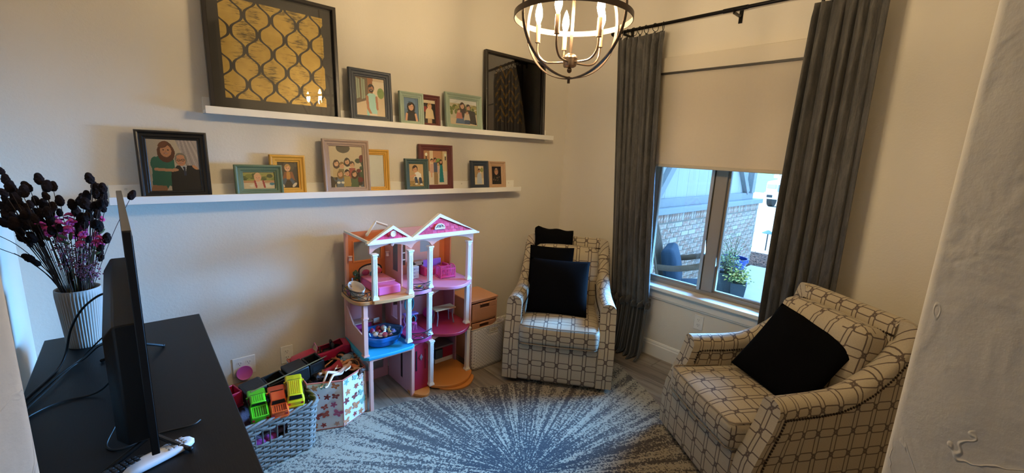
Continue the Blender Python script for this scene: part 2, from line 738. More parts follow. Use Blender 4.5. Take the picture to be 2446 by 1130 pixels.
def head(c, x, y, r, hair, skin=SK, beard=None, long=False, asp=1.0):
    rx = r * 0.78 / asp
    if long:
        c.ell(x, y - r * 0.35, rx * 1.35, r * 1.35, hair)
    c.ell(x, y + r * 0.15, rx * 1.1, r * 1.05, hair)
    c.ell(x, y - r * 0.12, rx * 0.86, r * 0.84, skin)
    if beard:
        c.ell(x, y - r * 0.55, rx * 0.75, r * 0.42, beard)
    for q in (-1, 1):
        c.ell(x + q * rx * 0.36, y, rx * 0.13, r * 0.08, '2a1d18')
    c.ell(x, y - r * 0.18, rx * 0.10, r * 0.12, 'b9805f', amt=0.5)
    c.ell(x, y - r * 0.45, rx * 0.34, r * 0.085, 'a5524a')
    c.ell(x, y - r * 0.43, rx * 0.26, r * 0.04, 'f0e4dc')
    c.ell(x - rx * 0.3, y + r * 0.62, rx * 0.75, r * 0.30, hair, 0.35)


def ph_man(c):
    c.rect(0, 1, 0, 1, 'd8c2a2')
    c.poly([(0, 0), (1, 0), (1, .45), (.38, .42), (0, .28)], 'd9c4a4')
    c.poly([(0, .3), (.42, .42), (.42, 1), (0, 1)], '6c5a45')
    for q in (0.03, 0.2):
        c.poly([(q, .42), (q + .12, .46), (q + .12, .93), (q, .97)], '98a58e')
        c.rect(q + .05, q + .065, .4, .98, '4b3d2f')
    c.rect(.42, .6, .42, 1, 'a06a44')
    c.rect(.58, 1, .55, .92, 'e9d8bf')
    c.ell(.86, .62, .12, .14, '87a05e')
    c.poly([(.36, .0), (.7, .0), (.74, .5), (.62, .6), (.46, .6), (.34, .5)], 'a9d8d2')
    c.seg(.38, .5, .4, .2, .035, SK2)
    c.seg(.4, .2, .5, .04, .035, SK2)
    c.seg(.7, .5, .72, .2, .03, SK2)
    c.rect(.44, .7, 0, .07, 'e3d3bd')
    head(c, .53, .72, .10, '2c2320', SK2, '33261f', asp=.8)


def ph_girl(c):
    c.rect(0, 1, 0, 1, '5b7796')
    c.ell(.3, .8, .5, .3, '6f8bab', amt=.6)
    c.poly([(.08, 0), (.92, 0), (.8, .38), (.6, .46), (.4, .46), (.2, .38)], '22242a')
    c.seg(.2, .3, .14, 0, .05, SK)
    c.seg(.8, .3, .88, 0, .05, SK)
    c.ell(.5, .62, .27, .2, '251a18')
    head(c, .5, .62, .17, '251a18', SK, long=True, asp=.68)
    c.ell(.42, .82, .1, .03, '3c5f7d')


def ph_baby_red(c):
    c.rect(0, 1, 0, 1, '241a18')
    c.rect(0, 1, .86, 1, 'd9c9ad')
    c.ell(.15, .6, .2, .12, '8c2a22')
    c.poly([(.15, .2), (.9, .2), (.8, .55), (.6, .7), (.4, .7), (.2, .55)], 'd8c29a')
    c.rect(.35, .7, 0, .22, 'c0a27c')
    head(c, .52, .72, .13, 'b88d5e', 'e2b090', asp=.6)


def ph_family4(c):
    c.rect(0, 1, 0, 1, 'c9bfa4')
    c.blobs(40, 0, 1, .45, .8, .08, ['6d7b3d', '8a8443', '57682f', 'a39a5c'])
    c.rect(0, 1, .84, 1, 'dfe0dc')
    c.rect(0, 1, 0, .25, 'd6c4a4')
    c.poly([(.35, .2), (.62, .2), (.6, .66), (.4, .66)], '33262c')
    c.poly([(.58, .1), (.98, .05), (.92, .58), (.66, .62)], '23242a')
    c.poly([(.2, .05), (.6, .05), (.55, .3), (.25, .3)], '56739a')
    c.poly([(.22, .25), (.46, .25), (.42, .5), (.26, .5)], 'c77a6a')
    c.poly([(.5, .2), (.74, .2), (.7, .48), (.54, .48)], 'd8c8b4')
    c.poly([(.52, .05), (.72, .05), (.72, .22), (.54, .22)], '39527a')
    head(c, .46, .76, .12, '3a201b', 'e0b292', long=True, asp=1.2)
    head(c, .68, .72, .11, '241b19', 'd5a283', asp=1.2)
    head(c, .33, .55, .08, '5b3b28', 'e4b797', asp=1.2)
    head(c, .63, .5, .08, '7a5534', 'e4b797', asp=1.2)


def ph_couple(c):
    c.rect(0, 1, 0, 1, 'd4cbc0')
    c.poly([(.55, 1), (1, 1), (1, .3), (.75, .5)], 'b9b3bb')
    for q in range(8):
        c.seg(.62 + q * .035, 1, .7 + q * .07, .3, .006, 'a39cab' if q % 2 else 'd2ccd4')
    c.poly([(.04, .0), (.5, .0), (.5, .6), (.42, .68), (.2, .68), (.08, .56)], '2f7a68')
    c.ell(.14, .52, .09, .14, '2f7a68')
    c.poly([(.0, 0), (.34, 0), (.3, .1), (.05, .12)], 'b98662')
    c.poly([(.3, 0), (.6, 0), (.5, .09), (.36, .1)], 'e6dccb')
    c.poly([(.4, 0), (1, 0), (1, .4), (.86, .5), (.55, .5), (.42, .36)], '211f24')
    c.poly([(.6, .5), (.74, .5), (.7, .34)], 'cfd6e4')
    c.poly([(.66, .47), (.7, .47), (.72, .3), (.67, .3)], '2f3c5a')
    c.seg(.14, .42, .46, .4, .028, SK)
    c.ell(.5, .41, .07, .03, SK)
    c.ell(.9, .46, .07, .03, SK, -.6)
    head(c, .36, .79, .14, '6b3f2a', 'd99e78', long=True, asp=.88)
    c.ell(.31, .9, .1, .05, '7a4a31', .5)
    head(c, .63, .6, .12, '8e8a86', 'd8a083', asp=.88)
    c.ell(.63, .66, .08, .045, 'd8a083')
    for q in (-1, 1):
        c.ell(.63 + q * .042, .6, .036, .022, '2c2422')
        c.ell(.63 + q * .042, .6, .026, .013, 'c79b80')


def ph_baby_beach(c):
    c.rect(0, 1, 0, 1, 'ddd2c0')
    c.rect(0, 1, .5, .95, '9aa35b')
    c.blobs(26, 0, 1, .5, .85, .1, ['5d6b34', '7f8b42', 'b3ab61', '46562b'])
    c.rect(0, 1, .38, .5, 'c7a07c')
    c.ell(.55, .2, .36, .12, 'eee7de')
    c.poly([(.3, .1), (.68, .1), (.66, .5), (.36, .5)], 'e9d5cb')
    c.seg(.36, .48, .4, .12, .05, 'a83a3f')
    c.seg(.62, .48, .66, .12, .05, 'a83a3f')
    c.ell(.9, .3, .08, .08, '3f83a8')
    head(c, .46, .66, .24, 'dfb795', 'e7b79b', asp=1.8)


def ph_boy_dark(c):
    c.rect(0, 1, 0, 1, '3a352c')
    c.blobs(16, 0, 1, .3, 1, .14, ['4a4438', '2f2b24', '544c3c'])
    c.poly([(.2, .3), (.84, .3), (.72, .62), (.34, .62)], '8d5a3b')
    c.poly([(.42, .34), (.62, .34), (.6, .62), (.44, .62)], 'cf9b52')
    c.seg(.36, .32, .24, .14, .06, '4b5d78')
    c.seg(.66, .32, .8, .14, .06, '4b5d78')
    c.ell(.2, .12, .13, .06, 'e8ded2', -.6)
    c.ell(.8, .12, .13, .06, 'e8ded2', .6)
    head(c, .5, .76, .13, 'c69a63', 'e8b896', asp=.72)


def ph_group(c):
    c.rect(0, 1, 0, 1, 'cdbfa4')
    c.ell(.42, .95, .2, .12, '4d4636')
    c.blobs(36, 0, 1, 0, .35, .1, ['4a4036', '5d6672', '6d5a3f', '3a332c'])
    c.blobs(14, .8, 1, .15, .75, .08, ['32412f', '6d2a2a', '45563c'])
    cols = ['c9b48a', '8b7d5a', 'd8cdb4', 'a85248', '6f7f96', 'b79f63', '566b4e']
    for i, (x, y) in enumerate([(.2, .55), (.36, .5), (.52, .6), (.66, .52), (.3, .3), (.5, .32), (.72, .3)]):
        c.poly([(x - .12, y - .3), (x + .12, y - .3), (x + .09, y - .05), (x - .09, y - .05)], cols[i])
        head(c, x, y + .03, .075, ['4d3524', '8a6a40', '2f241c'][i % 3], 'd9ab86', asp=.8, long=i % 2 == 0)
    c.ell(.24, .12, .05, .03, 'efe8de')
    c.ell(.36, .12, .05, .03, 'efe8de')


def ph_blank(c):
    c.rect(0, 1, 0, 1, 'd7d9d4')


def ph_boy_white(c):
    c.rect(0, 1, 0, 1, 'c9aa7e')
    c.rect(0, 1, 0, .25, 'a88c5a')
    c.blobs(20, 0, 1, 0, .2, .06, ['8d7a48', 'b99d66'])
    c.poly([(.3, .35), (.85, .3), (.82, .56), (.62, .66), (.42, .62)], 'e9e6e2')
    c.seg(.42, .5, .12, .44, .04, SK)
    c.seg(.45, .36, .5, .16, .07, '33435f')
    c.seg(.75, .34, .8, .14, .07, '33435f')
    c.ell(.48, .12, .1, .04, 'ebe7e0')
    c.ell(.82, .1, .1, .04, 'ebe7e0')
    head(c, .42, .76, .15, '3a2519', 'd9a27d', asp=.7)


def ph_family_arch(c):
    c.rect(0, 1, 0, 1, 'd8c4a2')
    c.rect(0, .28, .3, 1, 'b08258')
    c.rect(.26, .4, .3, 1, 'e0cfae')
    c.rect(.4, .72, .55, 1, 'c48f6d')
    c.rect(.72, .8, .3, 1, 'b9905f')
    c.rect(.8, 1, .3, 1, 'dcc7a0')
    c.ell(.62, .68, .12, .1, '7fa055')
    c.rect(0, 1, 0, .4, 'ddd0bd')
    for x, y in ((.12, .82), (.92, .82)):
        c.ell(x, y + .06, .05, .05, 'f3e9d2')
        c.seg(x, y, x, y - .08, .018, '2a211c')
    c.poly([(.24, .36), (.42, .36), (.42, .62), (.28, .62)], 'cfa99a')
    c.poly([(.42, .36), (.56, .36), (.56, .66), (.42, .66)], '4d5872')
    c.poly([(.42, .02), (.58, .02), (.58, .38), (.42, .38)], 'a0845e')
    c.poly([(.56, .34), (.66, .34), (.66, .56), (.56, .56)], 'd3b5a3')
    c.poly([(.64, .08), (.84, .08), (.78, .62), (.68, .62)], '1f7d84')
    c.seg(.32, .36, .32, .24, .02, SK)
    head(c, .34, .7, .055, '3a2419', SK, asp=.75)
    head(c, .48, .73, .055, '241a16', SK2, asp=.75)
    head(c, .6, .63, .045, '4a2f20', SK, asp=.75)
    head(c, .72, .68, .055, '2c1c18', SK, asp=.75, long=True)


def ph_boy_grey(c):
    c.rect(0, 1, 0, 1, 'cdb592')
    c.rect(0, .45, .4, 1, 'a8875c')
    c.rect(.45, .75, .6, 1, 'dfd2b8')
    c.ell(.8, .78, .16, .12, '8c8f4e')
    c.rect(0, 1, 0, .35, 'd9c8a8')
    c.poly([(.26, .05), (.8, .05), (.74, .55), (.6, .64), (.44, .64), (.3, .52)], 'b4bcc9')
    head(c, .52, .74, .1, '2a1f1a', SK2, asp=.66)


def ph_baby_dark(c):
    c.rect(0, 1, 0, 1, '251d22')
    c.poly([(.1, .03), (.9, .03), (.84, .42), (.64, .54), (.36, .54), (.16, .42)], '2e2a26')
    c.blobs(26, .15, .85, .05, .48, .04, ['8c6a52', '3d4634', '9c8068', '1b1818'])
    head(c, .5, .68, .16, 'a9805c', 'd99f7c', asp=.66)
    c.ell(.5, .85, .12, .05, 'c3a389')


def moulding(W, H, prof):
    """mitred frame: prof = [(inset, depth towards the viewer)]"""
    b = MB()
    vs, fs = [], []
    for i, d in prof:
        vs += [(-W / 2 + i, -d, i), (W / 2 - i, -d, i), (W / 2 - i, -d, H - i), (-W / 2 + i, -d, H - i)]
    k = len(prof)
    for a in range(k):
        c = (a + 1) % k
        for j in range(4):
            fs.append((a * 4 + j, a * 4 + (j + 1) % 4, c * 4 + (j + 1) % 4, c * 4 + j))
    return b.add(vs, fs)


def frame_thing(name, label, xc, zf, W, H, lean, yb, fmat, mw, ph=None, depth=0.024, res=None, cat='picture frame', art=None, group='photo frames on the ledges', profile=None, step=True):
    t = thing(name, label, cat, (xc, YS - yb, zf + 0.001), rot=(-lean, 0, 0), group=group)
    if profile is None:
        d = depth
        prof = [(0, 0), (0, d * 0.75), (mw * 0.06, d * 0.95), (mw * 0.2, d), (mw * 0.34, d * 0.92), (mw * 0.42, d * 0.74), (mw * 0.70, d * 0.68),
                (mw * 0.78, d * 0.5), (mw * 0.94, d * 0.46), (mw, d * 0.38), (mw, 0.004), (mw * 0.8, 0.0)]
    else:
        prof = profile
    moulding(W, H, prof).build('moulding', fmat, t, smooth=25)
    MB().box(-W / 2 + mw * 0.5, W / 2 - mw * 0.5, 0.0005, 0.004, mw * 0.5, H - mw * 0.5).build('backing_board', mat('backing_card', '2b2723', 0.9), t)
    pw_, ph_ = W - 2 * mw, H - 2 * mw
    if ph:
        r = res or int(max(70, pw_ * 520))
        c = Canvas(r, max(12, int(r * ph_ / pw_)), 'ffffff')
        ph(c)
        o = link('photo_print', c.mesh('photo_print', pw_ + 0.004, ph_ + 0.004), PRINT, t, smooth=0, loc=(0, -0.005, H / 2))
    else:
        art(t, pw_, ph_, H)
    MB().box(-pw_ / 2, pw_ / 2, -0.0085, -0.007, mw, H - mw).build('glass', PGLASS, t, smooth=0)
    return t


def fm(name, c, rough=0.45):
    return mat('frame_' + name, c, rough, bump=0.08, bscale=40, var=0.10, vscale=20, stretch=(6, 6, 1))


FN, FS, FMR, FG, FY, FT, FTL, FTN = fm('navy', '333a44'), fm('sage', '9aaa95'), fm('maroon', '63302a'), fm('green', '586b4e'), fm('yellow', 'd09a32'), fm('taupe', 'a58a74'), fm('teal', '42554c'), fm('tan', 'b79574')
FBK = mat('frame_black', '17130f', 0.3, bump=0.03)
FBX = mat('frame_box_black', '231d19', 0.35, var=0.1)


def gold_ogee(t, w, h, H):
    m = mat('gold_ogee_print', 'b98a2c', rough=0.45)
    g = NG(m)
    u = g.tc('UV')
    x, y = g.sep(u)[0], g.sep(u)[1]
    # printed field inside a black mat
    fx = g.m('MULTIPLY', g.m('SUBTRACT', x, 0.085), 1 / 0.83)
    fy = g.m('MULTIPLY', g.m('SUBTRACT', y, 0.085), 1 / 0.83)
    P = 0.128
    cs = g.m('MULTIPLY', g.m('COSINE', g.m('MULTIPLY', g.m('ADD', fy, 0.02), 2 * PI / 0.35)), P * 0.455)
    sharp = g.m('MULTIPLY', g.m('COSINE', g.m('MULTIPLY', g.m('ADD', fy, 0.02), 6 * PI / 0.35)), P * -0.045)
    cs = g.m('ADD', cs, sharp)
    def dist(off, sgn):
        q = g.m('SUBTRACT', g.m('SUBTRACT', fx, off), g.m('MULTIPLY', cs, sgn))
        q = g.m('DIVIDE', q, 2 * P)
        q = g.m('SUBTRACT', g.m('FRACT', g.m('ADD', q, 0.5)), 0.5)
        return g.m('ABSOLUTE', g.m('MULTIPLY', q, 2 * P))
    d = g.m('MINIMUM', dist(0.02, 1.0), dist(0.02 + P, -1.0))
    line = g.step(d, 0.0150, 0.0120)
    gr = g.noise(g.mapping(u, (10, 60, 1)), 1.0, 8, 0.75)
    gr2 = g.noise(u, 5, 3)
    wear = g.step(g.m('ADD', gr, g.m('MULTIPLY', gr2, 0.75)), 0.88, 1.06)
    gold = g.mix(g.noise(u, 14, 5), lin('ab8b3c'), lin('d3b25a'))
    colr = g.mix(g.m('MULTIPLY', wear, 0.85), gold, lin('2b251b'))
    black = lin('262019')
    colr = g.mix(line, colr, black)
    ins = g.m('MULTIPLY', g.m('MULTIPLY', g.m('GREATER_THAN', fx, 0.0), g.m('LESS_THAN', fx, 1.0)), g.m('MULTIPLY', g.m('GREATER_THAN', fy, 0.0), g.m('LESS_THAN', fy, 1.0)))
    g.color(g.mix(ins, black, colr))
    g.put(g.p.inputs['Metallic'], g.m('MULTIPLY', g.m('MULTIPLY', ins, g.m('SUBTRACT', 1.0, line)), 0.25))
    b = MB().grid(lambda a, c: ((a - .5) * w, -0.005, H / 2 + (c - .5) * h), 1, 1)
    b.build('art_print', m, t, smooth=0, fix=False)


def zigzag(t, w, h, H):
    m = mat('gold_chevron_print', '1c1714', rough=0.5)
    g = NG(m)
    u = g.tc('UV')
    x, y = g.sep(u)[0], g.sep(u)[1]
    fx = g.m('MULTIPLY', g.m('SUBTRACT', x, 0.15), 1 / 0.70)
    fy = g.m('MULTIPLY', g.m('SUBTRACT', y, 0.13), 1 / 0.74)
    tri = g.m('ABSOLUTE', g.m('SUBTRACT', g.m('FRACT', g.m('MULTIPLY', fx, 4.0)), 0.5))
    q = g.m('FRACT', g.m('ADD', g.m('MULTIPLY', fy, 5.5), g.m('MULTIPLY', tri, 2.0)))
    st = g.step(g.m('ABSOLUTE', g.m('SUBTRACT', q, 0.5)), 0.2, 0.17)
    ins = g.m('MULTIPLY', g.m('MULTIPLY', g.m('GREATER_THAN', fx, 0.0), g.m('LESS_THAN', fx, 1.0)), g.m('MULTIPLY', g.m('GREATER_THAN', fy, 0.0), g.m('LESS_THAN', fy, 1.0)))
    wear = g.step(g.noise(g.mapping(u, (8, 20, 1)), 1.0, 6, 0.7), 0.38, 0.6)
    f = g.m('MULTIPLY', g.m('MULTIPLY', st, ins), wear)
    g.color(g.mix(f, lin('211b17'), lin('8a6a2e')))
    g.put(g.p.inputs['Metallic'], g.m('MULTIPLY', f, 0.9))
    b = MB().grid(lambda a, c: ((a - .5) * w, -0.005, H / 2 + (c - .5) * h), 1, 1)
    b.build('art_print', m, t, smooth=0, fix=False)


BOXP = [(0, 0), (0, 0.030), (0.003, 0.032), (0.017, 0.032), (0.019, 0.030), (0.019, 0.004), (0.014, 0.0)]
frame_thing('framed_artwork', 'large square black framed artwork with gold teardrop lattice print', 0.650, ZU, 0.640, 0.628, 0.055, 0.066, FBX, 0.019, art=gold_ogee, cat='artwork', group='large framed artworks', profile=BOXP)
frame_thing('framed_artwork', 'large square black framed artwork with dark gold chevron print near corner', 2.394, ZU, 0.640, 0.608, 0.055, 0.066, FBX, 0.019, art=zigzag, cat='artwork', group='large framed artworks', profile=BOXP)
FR = [
    ('navy photo frame with bearded man in pale polo shirt', 1.170, ZU, 0.275, 0.320, 0.10, 0.074, FN, 0.045, ph_man),
    ('upright sage photo frame with dark haired girl on blue backdrop', 1.449, ZU, 0.178, 0.222, 0.10, 0.074, FS, 0.036, ph_girl),
    ('maroon photo frame with wrapped baby, tucked behind the sage girl frame', 1.606, ZU, 0.160, 0.224, 0.08, 0.044, FMR, 0.034, ph_baby_red),
    ('wide sage photo frame with family of four sitting outdoors', 1.880, ZU, 0.325, 0.262, 0.12, 0.074, FS, 0.042, ph_family4),
    ('big black photo frame with woman in green dress and man in suit', 0.165, ZLOW, 0.277, 0.326, 0.10, 0.074, FBK, 0.040, ph_couple),
    ('low wide green photo frame with crawling baby on sand', 0.524, ZLOW, 0.231, 0.170, 0.12, 0.074, FG, 0.040, ph_baby_beach),
    ('yellow photo frame with seated toddler, partly behind green frame', 0.677, ZLOW, 0.186, 0.226, 0.08, 0.044, FY, 0.040, ph_boy_dark),
    ('large taupe photo frame with crowded family group under glass', 1.008, ZLOW, 0.285, 0.330, 0.10, 0.074, FT, 0.040, ph_group),
    ('yellow photo frame without a picture behind the taupe frame', 1.205, ZLOW, 0.186, 0.278, 0.08, 0.044, FY, 0.036, ph_blank),
    ('dark teal photo frame with crouching boy in white shirt', 1.490, ZLOW, 0.182, 0.226, 0.10, 0.074, FTL, 0.036, ph_boy_white),
    ('maroon photo frame with standing family between wall lanterns', 1.665, ZLOW, 0.280, 0.328, 0.08, 0.044, FMR, 0.042, ph_family_arch),
    ('small dark navy photo frame with boy in grey shirt', 2.040, ZLOW, 0.170, 0.224, 0.12, 0.074, FN, 0.040, ph_boy_grey),
    ('small tan photo frame with toddler in dark outfit', 2.216, ZLOW, 0.176, 0.222, 0.12, 0.074, FTN, 0.040, ph_baby_dark),
]
for lb, xc, zf, W, H, le, yb, m_, mw, ph in FR:
    frame_thing('photo_frame', lb, xc, zf, W, H, le, yb, m_, mw, ph)

# ------------------------------------------------------------------ chandelier
IRON = mat('chandelier_bronze', '47372b', 0.4, 0.35, var=0.2, vscale=30)
IRON2 = mat('chandelier_nickel', '8a7767', 0.28, 0.9)
SLEEVE = mat('candle_sleeve_tan', '967d66', 0.4, 0.2)
CX, CY, CZ, CR = 1.383, 1.228, 2.135, 0.235
ch = thing('orb_chandelier', 'open bronze orb chandelier with five lit candle bulbs', 'chandelier', (CX, CY, CZ))


def band(R, M, wd=0.020, th=0.003, n=72):
    b = MB()
    vs, fs = [], []
    for i in range(n):
        q = 2 * PI * i / n
        for r, z in ((R - th / 2, -wd / 2), (R + th / 2, -wd / 2), (R + th / 2, wd / 2), (R - th / 2, wd / 2)):
            vs.append((r * math.cos(q), r * math.sin(q), z))
    for i in range(n):
        j = (i + 1) % n
        for a in range(4):
            fs.append((i * 4 + a, i * 4 + (a + 1) % 4, j * 4 + (a + 1) % 4, j * 4 + a))
    return b.add(vs, fs, None, M)


band(CR, Matrix.Identity(4), 0.022).build('equator_band', IRON, ch)
for i, az in enumerate((131.6 - 34, 131.6 + 34)):
    M = Matrix.Rotation(math.radians(az), 4, 'Z') @ Matrix.Rotation(PI / 2, 4, 'X')
    band(CR - 0.004 * (i + 1), M, 0.018).build('meridian_band', IRON, ch)
MB().cyl((0, 0, -CR - 0.014), (0, 0, -CR + 0.012), 0.0055, n=10).build('bottom_pin', IRON, ch)
HZ = 1.968 - CZ
MB().lathe([(0.0, -0.038), (0.008, -0.036), (0.010, -0.028), (0.006, -0.022), (0.018, -0.02), (0.026, -0.015), (0.028, -0.008), (0.028, 0.012), (0.03, 0.014), (0.028, 0.022), (0.018, 0.03), (0.008, 0.034), (0.0, 0.035)], 20, (0, 0, HZ)).build('hub', IRON2, ch)
MB().sph((0, 0, HZ - 0.032), 0.010, 10, 8).build('finial', IRON, ch)
MB().cyl((0, 0, HZ + 0.03), (0, 0, ZC - CZ - 0.02), 0.0065, n=10).build('stem', IRON2, ch)
MB().lathe([(0.0, -0.02), (0.03, -0.018), (0.06, -0.006), (0.065, 0.0)], 24, (0, 0, ZC - CZ - 0.0005)).build('ceiling_canopy', IRON, ch)
BULB = mat('lit_candle_bulb', 'fff0d0', 0.3, emit='ffe0ae', estr=575.0)
aim = math.atan2(-CY, -CX)
for i in range(5):
    a = aim + PI + math.radians(12) - i * 2 * PI / 5
    d = Vector((math.cos(a), math.sin(a), 0))
    R = 0.138
    pts = [d * 0.022 + Vector((0, 0, HZ))]
    pts.append(d * 0.05 + Vector((0, 0, HZ - 0.002)))
    for q in range(9):
        t_ = q / 8 * PI / 2
        pts.append(d * (R - 0.055 + 0.055 * math.sin(t_)) + Vector((0, 0, HZ + 0.053 - 0.055 * math.cos(t_))))
    pts.append(d * R + Vector((0, 0, HZ + 0.075)))
    MB().tube(pts, 0.0042, 8).build('arm', IRON2, ch)
    bx = d * R
    z0 = HZ + 0.075
    sl = MB().lathe([(0.0, 0), (0.0105, 0.0), (0.0108, 0.003), (0.0095, 0.004), (0.0095, 0.068), (0.008, 0.070), (0.0, 0.070)], 14, (bx.x, bx.y, z0)).build('candle_sleeve', SLEEVE, ch)
    MB().lathe([(0.0, 0.0), (0.006, 0.0), (0.0075, 0.008), (0.012, 0.02), (0.0150, 0.034), (0.0135, 0.052), (0.009, 0.070), (0.004, 0.084), (0.0, 0.092)], 12, (bx.x, bx.y, z0 + 0.070)).build('bulb', BULB, sl, smooth=60)

# ------------------------------------------------------------------ curtains, rod and shade
RODM = mat('curtain_rod_black', '191613', 0.35, 0.7)
RX, RZ = 2.978, 2.555
rod = thing('curtain_rod', 'thin black curtain rod above the window', 'curtain rod', (RX, 1.3, RZ))
MB().cyl((0, -0.98, 0), (0, 0.86, 0), 0.0115, n=14).build('pole', RODM, rod)
MB().cyl((0, -0.10, 0), (0, 0.05, 0), 0.014, n=14).build('joint_sleeve', RODM, rod)
for s in (-1, 1):
    y = -0.98 if s < 0 else 0.86
    b = MB().lathe([(0, 0), (0.014, 0.0), (0.016, 0.01), (0.012, 0.018), (0.022, 0.03), (0.024, 0.042), (0.016, 0.056), (0.0, 0.06)], 14, M=Matrix.Translation((0, y, 0)) @ Matrix.Rotation(-s * PI / 2, 4, 'X'))
    b.build('rod_finial', RODM, rod)
for y in (-0.90, -0.02, 0.80):
    b = MB().box(-0.006, XW - RX - 0.002, y - 0.006, y + 0.006, -0.028, -0.014).box(XW - RX - 0.006, XW - RX - 0.001, y - 0.012, y + 0.012, -0.06, 0.03)
    b.tube([(-0.016 * math.cos(q), y, -0.016 * math.sin(q)) for q in [PI * k / 8 for k in range(9)]], 0.004, 6)
    b.build('bracket', RODM, rod)


def curtain_material(name, stripes):
    m = mat(name, '3f3c39', rough=0.55, sheen=0.25)
    g = NG(m)
    u = g.tc('UV')
    cr = g.noise(g.mapping(u, (30, 5, 1)), 1.0, 6, 0.65, 1.2)
    fine = g.noise(g.mapping(u, (500, 60, 1)), 1.0, 2)
    if stripes:
        s = g.m('FRACT', g.m('MULTIPLY', g.sep(u)[0], 42.0))
        st = g.step(g.m('ABSOLUTE', g.m('SUBTRACT', s, 0.5)), 0.16, 0.08)
        g.color(g.mix(st, g.mix(fine, lin('2a2827'), lin('35332f')), lin('615c56')))
        g.bump(g.m('ADD', fine, st), 0.15, 0.002)
    else:
        g.color(g.mix(g.step(g.m('ADD', g.m('MULTIPLY', cr, 0.7), g.m('MULTIPLY', fine, 0.3)), 0.35, 0.68), lin('282624'), lin('524e49')))
        g.bump(g.m('ADD', cr, g.m('MULTIPLY', fine, 0.3)), 0.6, 0.006)
    return m


CUR = curtain_material('curtain_charcoal_crinkle', False)
CURS = curtain_material('curtain_charcoal_pinstripe', True)


def curtain(label, y_at, seed, folds):
    """y_at(z) -> (y0, y1): plan limits of the hanging panel at height z"""
    rs = random.Random(seed)
    y0t, y1t = y_at(2.5)
    t = thing('curtain', label, 'curtain', (RX, (y0t + y1t) / 2, 0), group='charcoal curtains')
    oy = (y0t + y1t) / 2
    ph = [rs.uniform(0, 6.28) for _ in range(6)]
    def fold(a, z):
        k = folds * 2 * PI
        amp = 0.034 + 0.012 * math.sin(3 * a + ph[0])
        w_ = math.sin(k * a + ph[1] + 0.5 * math.sin(6.0 * a + ph[2]) + 0.35 * math.sin(1.3 * z + ph[3]))
        return amp * w_ + 0.008 * math.sin(2.3 * k * a + ph[4] + z)
    ZT, ZR = 2.505, 0.455
    def main(a, b):
        z = ZR + (ZT - ZR) * b
        ya, yb = y_at(z)
        f = fold(a, z)
        zz = z
        if b > 0.985:
            zz += 0.012 * math.sin(folds * 2 * PI * a + ph[1])
        return (f * (0.9 if b < 0.97 else 0.6), ya + (yb - ya) * a + 0.012 * math.cos(folds * 2 * PI * a + ph[1]) - oy, zz)
    p = MB().grid(main, folds * 14, 46, lambda a, b: (a * 1.1, b * 2.0)).build('panel', CUR, t, smooth=80, fix=False)
    so = p.modifiers.new('thick', 'SOLIDIFY'); so.thickness = 0.003
    # gathered, rolled ruffle band
    ya, yb = y_at(ZR)
    def ruf(a, b):
        q = b * 2 * PI
        rr = 0.026 + 0.008 * math.sin(40 * a + ph[2]) + 0.006 * math.sin(97 * a)
        f = fold(a, ZR) * 1.1
        return (f + rr * math.cos(q), ya + (yb - ya) * (a * 1.08 - 0.04) - oy, ZR - 0.005 + 0.014 * math.sin(17 * a + ph[5]) + rr * math.sin(q))
    MB().grid(ruf, 140, 10, lambda a, b: (a * 4, b)).build('ruffle', CURS, t, smooth=80)
    def low(a, b):
        z = 0.012 + (ZR - 0.012) * b
        flare = (1 - b) ** 1.5
        f = fold(a, ZR) * (0.8 + 0.7 * flare) + 0.014 * math.sin(folds * 3.1 * PI * a + ph[3]) * (1 - b)
        q = max(0.0, 0.06 - b) / 0.06
        return (f - 0.03 * flare * (1 if b > 0.0 else 1.2) - 0.03 * q, ya + (yb - ya) * (0.5 + (a - 0.5) * (1.0 + 0.06 * flare)) - oy, z)
    lo = MB().grid(low, folds * 14, 14, lambda a, b: (a * 1.1, b * 0.5)).build('lower_panel', CURS, t, smooth=80, fix=False)
    so = lo.modifiers.new('thick', 'SOLIDIFY'); so.thickness = 0.003
    for i in range(folds):
        y = y0t + (y1t - y0t) * (i + 0.5) / folds + rs.uniform(-0.012, 0.012) - oy
        tw = rs.uniform(-0.5, 0.5)
        pts = [(0.026 * math.cos(q) * math.sin(tw) * 1.0 + 0.0, y + 0.0 + 0.026 * math.cos(q) * math.cos(tw) * 0.35, RZ - 0.014 + 0.026 * math.sin(q)) for q in [2 * PI * k / 20 for k in range(20)]]
        pts = [(0.028 * math.cos(q) * math.cos(tw), y + 0.028 * math.cos(q) * math.sin(tw), RZ - 0.0145 + 0.028 * math.sin(q)) for q in [2 * PI * k / 20 for k in range(20)]]
        rg = MB().tube(pts, 0.0024, 6, closed=True).build('curtain_ring', RODM, t)
        MB().cyl((0, y, RZ - 0.044), (0, y, RZ - 0.066), 0.004, n=6).build('ring_clip', RODM, rg)
    return t


def yl(z):
    k = max(0.0, (2.5 - z) / 2.05)
    return (1.755 - 0.12 * k ** 1.2, 2.155 - 0.16 * k)


def yr(z):
    k = max(0.0, (2.5 - z) / 2.05)
    return (0.505 - 0.03 * k, 0.835 - 0.01 * k + 0.02 * math.sin(2.2 * k))


curtain('charcoal crinkled curtain with gathered hem beside the chair in the corner', yl, 3, 7)
curtain('charcoal crinkled curtain hanging behind the chair near the entry wall', yr, 5, 6)

